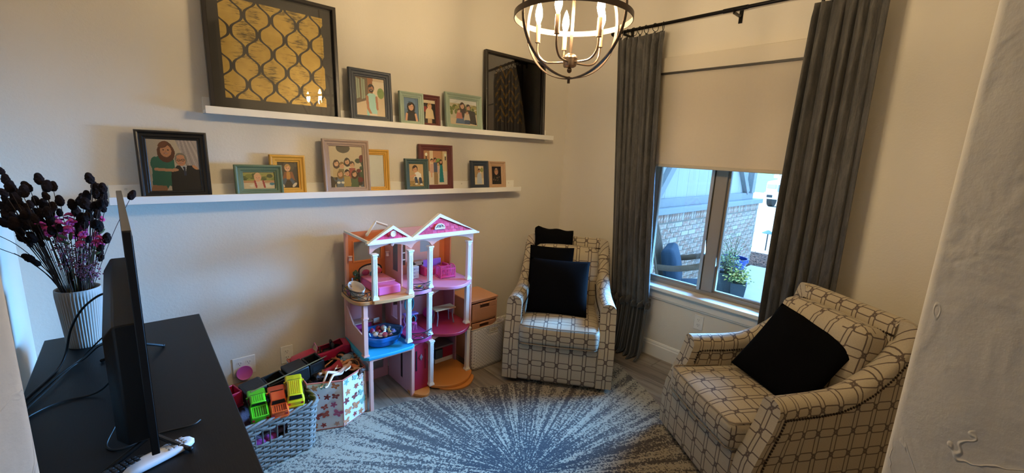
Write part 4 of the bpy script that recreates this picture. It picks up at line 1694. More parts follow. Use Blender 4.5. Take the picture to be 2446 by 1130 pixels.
# dried bouquet: every stem is a thing of its own
DARK = mat('dried_seed_head', '1c1110', 0.9, bump=0.4, bscale=200, spec=0.2)
STEM = mat('dried_stem', '3a2b22', 0.8)
PINK = mat('pink_petal', 'd0418a', 0.6, var=0.35, vscale=60)
MAUVE = mat('mauve_petal', '7d4a5c', 0.8, var=0.4, vscale=90)
LEAFG = mat('dull_green_leaf', '4c5a35', 0.7)
hm = MB()
def seed(a, c):
    q, p = 2 * PI * a, PI * c
    r = 0.0108 * math.sin(p) ** 0.75 * (1 + 0.22 * math.sin(6 * q + 16 * c) * math.sin(p)) * (1.1 - 0.35 * c)
    return (r * math.cos(q), r * math.sin(q), 0.019 - 0.019 * math.cos(p))
seed_me = hm.grid(seed, 18, 14, closeu=True).mesh('seed_head')
HEADS = [(-0.259, 2.371, 1.417), (-0.288, 2.369, 1.39), (-0.285, 2.182, 1.39), (-0.227, 2.188, 1.373), (-0.225, 2.345, 1.391), (-0.242, 2.325, 1.394), (-0.209, 2.311, 1.34), (-0.11, 2.235, 1.43), (-0.112, 2.297, 1.396), (-0.116, 2.297, 1.377), (-0.096, 2.292, 1.383), (-0.079, 2.203, 1.393), (-0.093, 2.26, 1.356), (-0.107, 2.253, 1.367), (-0.134, 2.322, 1.355), (-0.15, 2.379, 1.34), (-0.165, 2.369, 1.332), (-0.173, 2.284, 1.328), (-0.145, 2.263, 1.334), (-0.132, 2.226, 1.334), (-0.115, 2.178, 1.336), (-0.098, 2.176, 1.34), (-0.082, 2.268, 1.333), (-0.107, 2.237, 1.309), (-0.087, 2.25, 1.313), (-0.168, 2.357, 1.293), (-0.134, 2.28, 1.299), (-0.163, 2.288, 1.275), (-0.144, 2.22, 1.287), (-0.119, 2.175, 1.265), (-0.108, 2.238, 1.243), (-0.087, 2.199, 1.202), (-0.005, 2.277, 1.358), (-0.349, 2.38, 1.447), (-0.337, 2.312, 1.421), (-0.316, 2.208, 1.405), (-0.329, 2.358, 1.369), (-0.341, 2.337, 1.345), (-0.318, 2.324, 1.354), (-0.358, 2.36, 1.322), (-0.325, 2.33, 1.329), (-0.307, 2.336, 1.312), (-0.277, 2.244, 1.337), (-0.28, 2.376, 1.335), (-0.261, 2.372, 1.321), (-0.226, 2.204, 1.329), (-0.272, 2.328, 1.292), (-0.348, 2.32, 1.293), (-0.324, 2.267, 1.295), (-0.306, 2.281, 1.289), (-0.335, 2.273, 1.26), (-0.33, 2.364, 1.223), (-0.303, 2.275, 1.262), (-0.292, 2.345, 1.264), (-0.301, 2.244, 1.146), (-0.249, 2.355, 1.269), (-0.238, 2.359, 1.24), (-0.117, 2.267, 1.134), (-0.338, 2.289, 1.376), (-0.318, 2.363, 1.337), (-0.337, 2.322, 1.312), (-0.292, 2.272, 1.301), (-0.312, 2.217, 1.281), (-0.273, 2.238, 1.252), (-0.353, 2.317, 1.269), (-0.242, 2.205, 1.315)]
PINKS = [(-0.236, 2.361, 1.284), (-0.211, 2.226, 1.267), (-0.2, 2.361, 1.273), (-0.19, 2.235, 1.264), (-0.18, 2.371, 1.222), (-0.152, 2.318, 1.242), (-0.108, 2.276, 1.268), (-0.136, 2.279, 1.206), (-0.262, 2.307, 1.254), (-0.212, 2.293, 1.233), (-0.16, 2.235, 1.219), (-0.119, 2.214, 1.203)]
SPRAYS = [(-0.215, 2.277, 1.2), (-0.21, 2.366, 1.15), (-0.185, 2.301, 1.177), (-0.158, 2.186, 1.164), (-0.15, 2.342, 1.148), (-0.133, 2.322, 1.133), (-0.209, 2.361, 1.1), (-0.178, 2.21, 1.097), (-0.164, 2.326, 1.067), (-0.135, 2.182, 1.113), (-0.161, 2.307, 1.028), (-0.13, 2.227, 1.069), (-0.223, 2.218, 1.181), (-0.249, 2.354, 1.19), (-0.149, 2.192, 1.202)]
rs = random.Random(11)


def stem_path(tip, i):
    a = rs.uniform(0, 2 * PI)
    r = 0.03 * math.sqrt(rs.random())
    base = Vector((VC[0] + r * math.cos(a) * 0.6, VC[1] + r * math.sin(a) * 0.6, DZ + 0.03))
    tip = Vector(tip)
    d = tip - Vector((VC[0], VC[1], DZ + 0.23))
    mouth = Vector((VC[0], VC[1], DZ + 0.232)) + Vector((d.x, d.y, 0)) * (0.045 / max(0.05, Vector((d.x, d.y)).length)) * min(1, Vector((d.x, d.y)).length / 0.12)
    mid = mouth.lerp(tip, 0.5) + Vector((0, 0, 0.02))
    return [base, mouth, mid, tip]


def zone(p):
    col = 'far left' if p[0] < -0.315 else ('left' if p[0] < -0.25 else ('middle' if p[0] < -0.16 else ('right' if p[0] < -0.10 else 'far right')))
    row = 'top' if p[2] > 1.385 else ('upper' if p[2] > 1.33 else ('middle' if p[2] > 1.27 else 'low'))
    return row, col


ORD = ['first', 'second', 'third', 'fourth', 'fifth', 'sixth', 'seventh', 'eighth', 'ninth', 'tenth']


def ordinal(p, pts, key):
    same = sorted((q for q in pts if key(q) == key(p)), key=lambda q: q[0])
    return ORD[same.index(p)] if len(same) > 1 else 'only'


def zone_text(p):
    if p[0] > -0.02:
        return 'lone dark seed head stem peeking over the television edge'
    r, c = zone(p)
    return f'{ordinal(p, HEADS, zone)} dark seed head stem from the left, {r} row, {c} of the bouquet'


def col_text(p, pts, what):
    return f'{ordinal(p, pts, lambda q: zone(q)[1])} {what} from the left at the {zone(p)[1]} of the bouquet'


for i, p in enumerate(HEADS):
    part = 'left' if p[0] < -0.22 else ('mid' if p[0] < -0.14 else 'right')
    t = thing('dried_flower_stem', zone_text(p), 'dried flower', (0, 0, 0), group='dark dried stems, %s row %s' % zone(p))
    pts = stem_path(p, i)
    MB().tube(spline(pts, 5), 0.0011, 5, caps=False).build('stem', STEM, t, fix=False)
    d = (pts[3] - pts[2]).normalized()
    o = link('seed_head', seed_me, DARK, t, smooth=60)
    sc = rs.uniform(0.85, 1.25)
    o.matrix_local = Matrix.Translation(Vector(p) - d * 0.019 * sc) @ rot_to(d + Vector((rs.uniform(-.3, .3), rs.uniform(-.3, .3), 0))).to_4x4() @ Matrix.Scale(sc, 4)
    # small bracts lower on the stem fill the dark mass
    if part == 'left' or i % 2:
        q = Vector(pts[2]).lerp(Vector(p), 0.35) + Vector((rs.uniform(-.01, .01), rs.uniform(-.01, .01), 0))
        o = link('seed_head', seed_me, DARK, t, smooth=60)
        o.matrix_local = Matrix.Translation(q) @ rot_to(d).to_4x4() @ Matrix.Scale(sc * 0.8, 4)
pm_ = MB()
for k_ in range(14):
    a = k_ * 2.4
    rr = 0.004 + 0.010 * (k_ / 14)
    c = Vector((math.cos(a) * rr, math.sin(a) * rr, 0.010 - 0.010 * (k_ / 14)))
    pm_.sph(tuple(c), (0.006, 0.006, 0.0035), 7, 5, (Matrix.Rotation(a, 3, 'Z') @ Matrix.Rotation(0.9 * k_ / 14, 3, 'Y')))
bloom_me = pm_.mesh('bloom')
for i, p in enumerate(PINKS):
    t = thing('pink_flower_stem', col_text(p, PINKS, 'bright pink ruffled flower stem'), 'flower', (0, 0, 0), group='pink flowers in the vase, %s' % zone(p)[1])
    pts = stem_path(p, i)
    MB().tube(spline(pts, 5), 0.0013, 5, caps=False).build('stem', mat('green_stem', '4a5232', 0.7), t, fix=False)
    for k_ in range(3):
        q = Vector(p) + Vector((rs.uniform(-.012, .012), rs.uniform(-.012, .012), -0.018 * k_))
        o = link('bloom', bloom_me, PINK, t, smooth=60)
        sc = rs.uniform(0.8, 1.15)
        o.matrix_local = Matrix.Translation(q) @ Matrix.Rotation(rs.uniform(-.9, .9), 4, 'X') @ Matrix.Rotation(rs.uniform(-.9, .9), 4, 'Y') @ Matrix.Scale(sc, 4)
    q = Vector(p) + Vector((0, 0, -0.05))
    MB().sph(tuple(q), (0.006, 0.003, 0.016), 7, 5, Matrix.Rotation(rs.uniform(-1, 1), 3, 'Y')).build('leaf', LEAFG, t)
for i, p in enumerate(SPRAYS):
    t = thing('mauve_spray_stem', col_text(p, SPRAYS, 'fuzzy mauve filler spray'), 'flower', (0, 0, 0), group='mauve sprays in the vase, %s' % zone(p)[1])
    pts = stem_path(p, i)
    MB().tube(spline(pts, 5), 0.0012, 5, caps=False).build('stem', STEM, t, fix=False)
    b = MB()
    sp = spline(pts[1:], 8)
    for k_ in range(46):
        q = sp[rs.randrange(6, len(sp))] + Vector((rs.gauss(0, .009), rs.gauss(0, .009), rs.gauss(0, .012)))
        b.sph(tuple(q), rs.uniform(.002, .004), 5, 3)
    stuff(b.build('blossom_fuzz', MAUVE, t, smooth=80, fix=False))
tips = sorted((VC[0] + rs.uniform(-.15, .085), VC[1] + rs.uniform(-.08, .08), rs.uniform(1.12, 1.30)) for _ in range(10))
for i, tip in enumerate(tips):
    o = MB().tube(spline(stem_path(tip, i), 5), [0.0018] * 15 + [0.0006], 5, caps=False).build('dried_grass_blade', DARK, None, fix=False)
    tag(o, ORD[i] + ' bare dark twig from the left among the bouquet stems', 'dried flower', 'bare dried twigs in the vase')
for wh, pts in zip(('lower', 'upper'), ([(-0.198, 2.292, .80), (-.25, 2.28, 1.02), (-.31, 2.27, 1.13), (-.37, 2.26, 1.185)], [(-0.198, 2.292, .80), (-.25, 2.29, 1.03), (-.32, 2.29, 1.17), (-.38, 2.29, 1.235)])):
    o = MB().tube(spline(pts, 5), 0.0012, 5, caps=False).build('dried_grass_blade', DARK, None, fix=False)
    tag(o, wh + ' long thin twig drooping from the bouquet to the left wall', 'dried flower', 'drooping twigs left of the vase')
# ------------------------------------------------------------------ dollhouse
PKL = mat('doll_pink_light', 'e3a593', 0.4)
PKM = mat('doll_pink_wall', 'd98f8c', 0.45)
ORG = mat('doll_orange_wall', 'd9804f', 0.45)
LIL = mat('doll_lilac_floor', 'd98fb2', 0.4)
REDF = mat('doll_red_floor', '9c2138', 0.45)
BLU = mat('doll_blue_floor', '2d9fc4', 0.4)
TANF = mat('doll_tan_floor', 'd19a66', 0.45)
ORF = mat('doll_orange_floor', 'd0853f', 0.5)
CRM = mat('doll_cream_trim', 'efe9dc', 0.4)
WHT = mat('doll_white_trim', 'f2f0ea', 0.4)
DRR = mat('doll_red_door', '9d1a37', 0.4)
BLKP = mat('doll_black_plastic', '17141a', 0.4)
MAG = mat('doll_magenta', 'c72a85', 0.35)
HPK = mat('doll_hot_pink', 'e0559f', 0.35)
GREYP = mat('doll_grey_pane', '8e949b', 0.25)
SHN = [mat('doll_shingle_a', 'd8356a', 0.5), mat('doll_shingle_b', 'e0507f', 0.5), mat('doll_shingle_c', 'c62a5c', 0.5)]
DH0 = Vector((1.33, 2.44, 0.001))
dh = thing('dollhouse', 'tall pink toy dollhouse with white columns and red shingled gables', 'dollhouse', DH0)


def W(b, name, m, parent=None, **kw):
    """build from world coordinates under a parent that stands at its own origin"""
    par = parent or dh
    o = b.build(name, m, par, **kw)
    root = par
    off = Vector((0, 0, 0))
    while root is not None:
        off += root.location
        root = root.parent
    o.location = -off
    return o


def arc_poly(x0, x1, yb, yf, bulge, n=14):
    """plan: rectangle x0..x1, back yb, front yf with a bowed front edge"""
    pts = [(x0, yb), (x0, yf)]
    for i in range(1, n):
        a = i / n
        pts.append((x0 + (x1 - x0) * a, yf - bulge * math.sin(PI * a) ** 0.8))
    pts += [(x1, yf), (x1, yb)]
    return pts


YB = 2.635
# floors
W(MB().prism(arc_poly(1.375, 1.715, YB, 2.265, 0.095), 0.012, 0.032), 'ground_floor', ORF, bevel=0.003)
W(MB().prism(arc_poly(1.42, 1.705, 2.25, 2.225, 0.085), 0.0, 0.0115), 'front_step', ORF, bevel=0.002)
W(MB().prism(arc_poly(1.235, 1.374, 2.33, 2.285, 0.085), 0.0, 0.020), 'door_stoop', ORF, bevel=0.003)
W(MB().prism(arc_poly(1.392, 1.712, YB, 2.30, 0.095), 0.366, 0.388), 'middle_floor', REDF, bevel=0.004)
W(MB().prism(arc_poly(1.235, 1.391, YB, 2.285, 0.03), 0.360, 0.388), 'entry_balcony_floor', mat('doll_magenta_floor', 'a8346f', 0.45), bevel=0.004)
W(MB().prism([(0.945, 2.62), (0.918, 2.40), (0.918, 2.275), (0.945, 2.250), (1.10, 2.238), (1.228, 2.243), (1.250, 2.262), (1.245, 2.45), (1.20, 2.62)], 0.345, 0.366), 'blue_floor', BLU, bevel=0.005, seg=3)
W(MB().prism(arc_poly(1.392, 1.712, YB, 2.30, 0.085), 0.692, 0.715), 'upper_floor', LIL, bevel=0.004)
W(MB().prism(arc_poly(1.235, 1.391, YB, 2.29, 0.03), 0.688, 0.715), 'upper_balcony_floor', LIL, bevel=0.004)
bal = [(0.972, YB), (0.972, 2.50), (0.885, 2.50), (0.878, 2.36), (0.885, 2.305), (0.905, 2.268), (0.945, 2.252), (0.972, 2.253), (0.978, 2.240), (1.10, 2.222), (1.215, 2.222), (1.234, 2.232), (1.234, YB)]
W(MB().prism(bal, 0.692, 0.715), 'bedroom_floor', TANF, bevel=0.004)


def column(x, y, z0, z1, m=WHT, w_=0.026):
    b = MB()
    h = w_ / 2
    b.box(x - h * 1.45, x + h * 1.45, y - h * 1.45, y + h * 1.45, z0, z0 + 0.012)
    b.box(x - h * 1.2, x + h * 1.2, y - h * 1.2, y + h * 1.2, z0 + 0.012, z0 + 0.020)
    b.box(x - h, x + h, y - h, y + h, z0 + 0.020, z1 - 0.022)
    b.box(x - h * 1.15, x + h * 1.15, y - h * 1.15, y + h * 1.15, z1 - 0.022, z1 - 0.016)
    b.box(x - h * 1.0, x + h * 1.0, y - h * 1.0, y + h * 1.0, z1 - 0.016, z1 - 0.010)
    b.box(x - h * 1.45, x + h * 1.45, y - h * 1.45, y + h * 1.45, z1 - 0.010, z1)
    c = W(b, 'column', m, bevel=0.0012)
    for d in (-0.005, 0.005):
        W(MB().box(x + d - 0.0012, x + d + 0.0012, y - h - 0.0012, y - h, z0 + 0.03, z1 - 0.032), 'flute', mat('doll_white_flute', 'd6d8dc', 0.5), c, smooth=0)
    return c


column(0.993, 2.262, 0.7155, 0.992)
column(1.213, 2.250, 0.7155, 0.992)
column(1.372, 2.285, 0.7155, 0.992)
column(1.682, 2.297, 0.7155, 0.992)
column(1.213, 2.268, 0.3885, 0.690)
column(1.374, 2.290, 0.3885, 0.686)
column(1.684, 2.305, 0.3885, 0.690)
column(1.376, 2.268, 0.0325, 0.355, CRM)
column(1.688, 2.290, 0.0325, 0.362, CRM)


def header(x0, x1, y, z0, z1, rise, m=PKL, th=0.014):
    """arched spandrel between two columns"""
    b = MB()
    n = 14
    low = [(x0, z0)] + [(x0 + (x1 - x0) * (0.06 + 0.88 * i / n), z0 + 0.008 + rise * math.sin(PI * i / n) ** 0.6) for i in range(n + 1)] + [(x1, z0)]
    vs, fs = [], []
    for yy in (y - th / 2, y + th / 2):
        vs += [(p[0], yy, p[1]) for p in low] + [(p[0], yy, z1) for p in low]
    k_ = len(low)
    for i in range(k_ - 1):
        fs += [(i, i + 1, k_ + i + 1, k_ + i), (2 * k_ + i, 3 * k_ + i, 3 * k_ + i + 1, 2 * k_ + i + 1), (i, 2 * k_ + i, 2 * k_ + i + 1, i + 1), (k_ + i, k_ + i + 1, 3 * k_ + i + 1, 3 * k_ + i)]
    fs += [(0, k_, 3 * k_, 2 * k_), (k_ - 1, 3 * k_ - 1, 4 * k_ - 1, 2 * k_ - 1)]
    return W(b.add(vs, fs), 'arched_header', m, smooth=30)


header(0.968, 1.235, 2.275, 0.992, 1.052, 0.035)
header(1.235, 1.385, 2.285, 0.992, 1.052, 0.035)
header(1.385, 1.712, 2.295, 0.992, 1.052, 0.035)
header(1.225, 1.388, 2.295, 0.650, 0.688, 0.026)
header(1.388, 1.712, 2.305, 0.650, 0.692, 0.026)
header(1.235, 1.388, 2.285, 0.318, 0.360, 0.026)
header(1.388, 1.712, 2.300, 0.325, 0.366, 0.026)
W(MB().box(1.700, 1.714, 2.29, 2.304, 0.03, 1.052), 'corner_post', PKL, bevel=0.002)

# back and side walls with window openings
def wall_xz(x0, x1, y, z0, z1, holes, m, th=0.010, name='wall_panel'):
    xs = sorted({x0, x1} | {h[0] for h in holes} | {h[1] for h in holes})
    zs = sorted({z0, z1} | {h[2] for h in holes} | {h[3] for h in holes})
    b = MB()
    for i in range(len(xs) - 1):
        for j in range(len(zs) - 1):
            cx, cz_ = (xs[i] + xs[i + 1]) / 2, (zs[j] + zs[j + 1]) / 2
            if any(h[0] < cx < h[1] and h[2] < cz_ < h[3] for h in holes):
                continue
            b.box(xs[i], xs[i + 1], y, y + th, zs[j], zs[j + 1])
    o = W(b, name, m, smooth=0)
    return o


wl = wall_xz(0.972, 1.235, YB, 0.715, 1.05, [(1.02, 1.20, 0.86, 0.985)], ORG)
W(MB().box(1.02, 1.20, YB + 0.004, YB + 0.007, 0.86, 0.985), 'window_pane', GREYP, wl, smooth=0)
b = MB()
for q in (1.012, 1.20):
    b.box(q, q + 0.008, YB - 0.006, YB, 0.852, 0.993)
b.box(1.02, 1.20, YB - 0.006, YB, 0.852, 0.860).box(1.02, 1.20, YB - 0.006, YB, 0.985, 0.993)
W(b, 'window_surround', mat('doll_orange_trim', 'e08a55', 0.45), wl)
wm = wall_xz(1.235, 1.42, YB, 0.715, 1.05, [(1.285, 1.385, 0.78, 1.01)], PKL)
b = MB()
for q in (1.318, 1.350):
    b.box(q - 0.003, q + 0.003, YB + 0.002, YB + 0.008, 0.78, 1.01)
for q in (0.82, 0.87, 0.97):
    b.box(1.285, 1.385, YB + 0.002, YB + 0.008, q - 0.003, q + 0.003)
W(b, 'lattice', CRM, wm, smooth=0)
W(MB().box(1.285, 1.385, YB + 0.0085, YB + 0.0095, 0.78, 1.01), 'window_pane', mat('doll_dark_pane', '6a5f5a', 0.3), wm, smooth=0)
b = MB().tube([(1.334 + 0.026 * math.cos(q), YB - 0.002, 0.925 + 0.026 * math.sin(q)) for q in [2 * PI * i / 24 for i in range(24)]], 0.004, 6, closed=True)
W(b, 'round_emblem', CRM, wm)
wr = wall_xz(1.42, 1.66, YB, 0.715, 1.05, [(1.50, 1.60, 0.86, 0.99)], PKL)
W(MB().box(1.50, 1.60, YB + 0.004, YB + 0.007, 0.86, 0.99), 'window_pane', mat('doll_sky_pane', '9aa9b4', 0.2), wr, smooth=0)
wo = wall_xz(1.66, 1.712, YB, 0.715, 1.05, [], ORG)
W(MB().box(1.668, 1.692, YB - 0.005, YB, 0.965, 1.005), 'tiny_picture', BLKP, wo)
W(MB().box(1.672, 1.688, YB - 0.004, YB, 0.935, 0.95), 'tiny_switch', GREYP, wo)
w2 = wall_xz(1.235, 1.712, YB, 0.388, 0.692, [(1.46, 1.66, 0.53, 0.66), (1.29, 1.36, 0.5, 0.66)], PKM)
b = MB()
b.box(1.598, 1.604, YB, YB + 0.006, 0.53, 0.66).box(1.46, 1.66, YB, YB + 0.006, 0.60, 0.606)
W(b, 'window_bars', PKL, w2, smooth=0)
W(MB().box(1.46, 1.66, YB + 0.0065, YB + 0.0085, 0.53, 0.66), 'window_pane', mat('doll_taupe_pane', '6f655c', 0.3), w2, smooth=0)
W(MB().lathe([(0, -0.02), (0.006, -0.016), (0.010, 0.0), (0.007, 0.012), (0, 0.016)], 8, (1.685, YB - 0.008, 0.62)), 'wall_lamp', BLKP, w2)
wl2 = wall_xz(0.955, 1.20, 2.622, 0.366, 0.692, [], PKM)
W(MB().box(1.00, 1.14, 2.617, 2.622, 0.60, 0.655), 'blue_poster', mat('doll_blue_poster', '3f7f9a', 0.5, var=0.5, vscale=120), wl2, smooth=0)
wall_xz(1.392, 1.712, YB, 0.03, 0.366, [(1.52, 1.56, 0.27, 0.33), (1.57, 1.61, 0.27, 0.33)], PKM)
wall_xz(0.97, 1.235, 2.612, 0.0, 0.345, [(1.0, 1.20, 0.07, 0.31)], PKM)


def wall_yz(x, y0, y1, z0, z1, holes, m, th=0.010):
    ys = sorted({y0, y1} | {h[0] for h in holes} | {h[1] for h in holes})
    zs = sorted({z0, z1} | {h[2] for h in holes} | {h[3] for h in holes})
    b = MB()
    for i in range(len(ys) - 1):
        for j in range(len(zs) - 1):
            cy_, cz_ = (ys[i] + ys[i + 1]) / 2, (zs[j] + zs[j + 1]) / 2
            if any(h[0] < cy_ < h[1] and h[2] < cz_ < h[3] for h in holes):
                continue
            b.box(x, x + th, ys[i], ys[i + 1], zs[j], zs[j + 1])
    return W(b, 'side_wall', m, smooth=0)


sw = wall_yz(1.232, 2.40, YB, 0.715, 1.05, [(2.45, 2.52, 0.80, 1.0)], PKL)
W(MB().box(1.235, 1.238, 2.45, 2.52, 0.80, 1.0), 'window_pane', mat('doll_grey_glass', '6d7378', 0.2), sw, smooth=0)
wall_yz(1.232, 2.42, YB, 0.388, 0.69, [(2.46, 2.55, 0.47, 0.66)], PKM)
sd = wall_yz(1.238, 2.285, 2.61, 0.0, 0.345, [(2.40, 2.43, 0.07, 0.28)], PKM)
W(MB().box(1.240, 1.244, 2.40, 2.43, 0.07, 0.28), 'slot_pane', BLKP, sd, smooth=0)
wall_yz(1.700, 2.46, YB, 0.03, 0.366, [], mat('doll_dotted_wall', 'b98a94', 0.5))
wall_yz(1.704, 2.50, YB, 0.388, 0.692, [], PKM)
wall_yz(1.704, 2.56, YB, 0.715, 1.05, [], ORG)
# left side: tall back post, front post of the pool deck, low side panel
W(MB().box(0.962, 0.980, YB - 0.02, YB + 0.01, 0.0, 1.052), 'corner_post', PKL, bevel=0.002)
b = MB().box(0.925, 0.951, 2.268, 2.296, 0.366, 0.692).box(0.920, 0.956, 2.263, 2.301, 0.366, 0.376).box(0.921, 0.955, 2.264, 2.300, 0.600, 0.612)
W(b, 'deck_post', PKL, bevel=0.0015)
b = MB()
vs = [(0.934, 2.296, 0.366), (0.948, 2.615, 0.366), (0.948, 2.615, 0.60), (0.942, 2.47, 0.50), (0.934, 2.296, 0.487)]
vs2 = [(x + 0.008, y, z) for x, y, z in vs]
W(b.add(vs + vs2, [(0, 1, 2, 3, 4), (9, 8, 7, 6, 5)] + [(i, (i + 1) % 5, 5 + (i + 1) % 5, 5 + i) for i in range(5)]), 'low_side_wall', PKL, smooth=0)
W(MB().box(0.945, 0.962, 2.595, 2.625, 0.366, 0.692), 'deck_back_post', PKL, bevel=0.002)
for (x, y) in ((0.963, 2.268), (1.241, 2.272), (0.97, 2.60)):
    W(MB().box(x - 0.011, x + 0.011, y - 0.010, y + 0.010, 0.0, 0.345), 'deck_leg', PKL, bevel=0.002)
W(MB().box(0.974, 1.23, 2.262, 2.274, 0.330, 0.345), 'deck_apron', PKL)
W(MB().box(0.962, 0.968, 2.278, 2.59, 0.300, 0.345), 'deck_side_apron', PKL)

# gables
def gable(x0, x1, xa, z0, za, y):
    f = 0.017
    b = MB()
    t = MB()
    def ring(pts_o, pts_i, ya, yb):
        vs = [(p[0], ya, p[1]) for p in pts_o] + [(p[0], ya, p[1]) for p in pts_i] + [(p[0], yb, p[1]) for p in pts_o] + [(p[0], yb, p[1]) for p in pts_i]
        fs = []
        for i in range(3):
            j = (i + 1) % 3
            fs += [(i, j, 3 + j, 3 + i), (6 + i, 9 + i, 9 + j, 6 + j), (i, 6 + i, 6 + j, j), (3 + i, 3 + j, 9 + j, 9 + i)]
        return vs, fs
    o = [(x0, z0), (x1, z0), (xa, za)]
    ii = [(x0 + f * 2.6, z0 + f), (x1 - f * 2.6, z0 + f), (xa, za - f * 1.35)]
    t.add(*ring(o, ii, y - 0.012, y + 0.014))
    t.box(x0 - 0.003, x1 + 0.003, y - 0.018, y + 0.016, z0 - 0.008, z0 + 0.003)
    g_ = W(t, 'gable_trim', WHT, bevel=0.0015)
    W(MB().add([(p[0], y + 0.004, p[1]) for p in ii] + [(p[0], y + 0.010, p[1]) for p in ii], [(0, 1, 2), (5, 4, 3), (0, 3, 4, 1), (1, 4, 5, 2), (2, 5, 3, 0)]), 'gable_backing', SHN[2], g_, smooth=0)
    rh = 0.020
    r = 0
    z = ii[0][1]
    rs_ = random.Random(int(x0 * 1000))
    while z < ii[2][1] - 0.006:
        zt_ = min(z + rh, ii[2][1])
        k0 = (z - ii[0][1]) / (ii[2][1] - ii[0][1])
        k1 = (zt_ - ii[0][1]) / (ii[2][1] - ii[0][1])
        xl = ii[0][0] + (xa - ii[0][0]) * k0
        xr = ii[1][0] + (xa - ii[1][0]) * k0
        xl1 = ii[0][0] + (xa - ii[0][0]) * k1
        xr1 = ii[1][0] + (xa - ii[1][0]) * k1
        x = xl - (0.015 if r % 2 else 0)
        while x < xr:
            a, c = max(x, xl), min(x + 0.029, xr)
            a1, c1 = max(x, xl1), min(x + 0.029, xr1)
            if c1 < a1:
                a1 = c1 = min(max((a1 + c1) / 2, xl1), xr1)
            if c - a > 0.004:
                d = rs_.uniform(0.0, 0.004)
                vs = [(a, y - 0.002 - d, z), (c - 0.001, y - 0.002 - d, z), (max(c1 - 0.001, a1), y + 0.001, zt_), (a1, y + 0.001, zt_)]
                vs += [(p[0], y + 0.004, p[2]) for p in vs]
                W(MB().add(vs, [(0, 1, 2, 3), (7, 6, 5, 4), (0, 4, 5, 1), (1, 5, 6, 2), (2, 6, 7, 3), (3, 7, 4, 0)]), 'shingle', SHN[rs_.randrange(3)], g_, smooth=0)
            x += 0.029
        z += rh
        r += 1
    return g_


gl_ = gable(0.952, 1.244, 1.106, 1.054, 1.150, 2.262)
gr_ = gable(1.228, 1.738, 1.432, 1.054, 1.196, 2.278)
W(MB().lathe([(0, 0), (0.017, 0.0), (0.019, 0.003), (0.017, 0.007), (0.013, 0.005), (0, 0.005)], 22, M=Matrix.Translation((1.105, 2.252, 1.100)) @ Matrix.Rotation(PI / 2, 4, 'X')), 'round_emblem', CRM, gl_)
# half-round fan window
pts = [(1.432 + 0.036 * math.cos(q), 2.268, 1.100 + 0.030 * math.sin(q)) for q in [PI * i / 14 for i in range(15)]]
b = MB().tube(pts + [(1.396, 2.268, 1.100)], 0.0042, 6)
b.tube([(1.396, 2.268, 1.100), (1.468, 2.268, 1.100)], 0.0048, 6)
for s in (-1, 1):
    b.tube([(1.432, 2.267, 1.101), (1.432 + s * 0.014, 2.267, 1.113), (1.432, 2.267, 1.128)], 0.0022, 5)
    b.tube([(1.432, 2.267, 1.101), (1.432 + s * 0.020, 2.267, 1.106), (1.432 + s * 0.028, 2.267, 1.118)], 0.0022, 5)
W(b, 'fan_window', WHT, gr_)
W(MB().prism([(1.432 + 0.034 * math.cos(q), 1.100 + 0.028 * math.sin(q)) for q in [PI * i / 14 for i in range(15)]], -2.273, -2.271, Matrix.Rotation(PI / 2, 4, 'X')), 'fan_window_pane', GREYP, gr_, smooth=0)
# loose roof rails running to the back
b = MB().tube([(0.962, 2.27, 1.060), (0.972, YB + 0.01, 1.058)], 0.009, 4, up=(1, 0, 1))
W(b, 'roof_rail', CRM, smooth=0)
W(MB().tube([(1.03, 2.45, 1.062), (1.165, 2.625, 1.108)], 0.009, 4, up=(1, 0, 1)), 'roof_rail', CRM, smooth=0)
W(MB().tube([(1.165, 2.625, 1.108), (1.235, 2.60, 1.08)], 0.009, 4, up=(1, 0, 1)), 'roof_rail', CRM, smooth=0)
W(MB().lathe([(0, 0), (0.013, 0.001), (0.010, 0.006), (0, 0.008)], 10, M=Matrix.Translation((1.105, 2.266, 1.035)) @ Matrix.Rotation(PI / 2, 4, 'X')), 'rosette', PKL)

# iron balcony railings
def railing(path, z, h):
    b = MB()
    top = [(x, y, z + h) for x, y in path]
    lo = [(x, y, z + 0.004) for x, y in path]
    b.tube(top, 0.0026, 5).tube(lo, 0.0026, 5)
    n = len(path)
    step = 4
    for i in range(0, n - 1, step):
        j = min(i + step, n - 1)
        for rev in (0, 1):
            cur = []
            for q in range(7):
                f = q / 6
                k_ = i + (j - i) * f
                a = min(int(k_), n - 2)
                fr_ = k_ - a
                x = path[a][0] * (1 - fr_) + path[a + 1][0] * fr_
                y = path[a][1] * (1 - fr_) + path[a + 1][1] * fr_
                zz = z + 0.004 + (h - 0.004) * (math.sin(PI * f) if not rev else 1 - math.sin(PI * f)) * (0.5 if True else 1)
                if rev:
                    zz = z + 0.004 + (h - 0.004) * (1 - 0.5 * math.sin(PI * f))
                cur.append((x, y, zz))
            b.tube(cur, 0.0018, 4)
        b.tube([(path[i][0], path[i][1], z + 0.002), (path[i][0], path[i][1], z + h)], 0.0018, 4)
    b.tube([(path[-1][0], path[-1][1], z + 0.002), (path[-1][0], path[-1][1], z + h)], 0.0026, 4)
    return W(b, 'balcony_railing', BLKP, smooth=60)


pl_ = [(0.890, 2.49), (0.886, 2.455), (0.884, 2.42), (0.883, 2.385), (0.884, 2.35), (0.890, 2.318), (0.902, 2.288), (0.922, 2.268), (0.945, 2.259), (0.968, 2.258)]
railing(pl_, 0.715, 0.052)
mid_ = [(1.238 + 0.146 * i / 8, 2.282 - 0.028 * math.sin(PI * i / 8)) for i in range(9)]
railing(mid_, 0.715, 0.046)
mid2 = [(1.238 + 0.146 * i / 8, 2.278 - 0.028 * math.sin(PI * i / 8)) for i in range(9)]
railing(mid2, 0.388, 0.046)

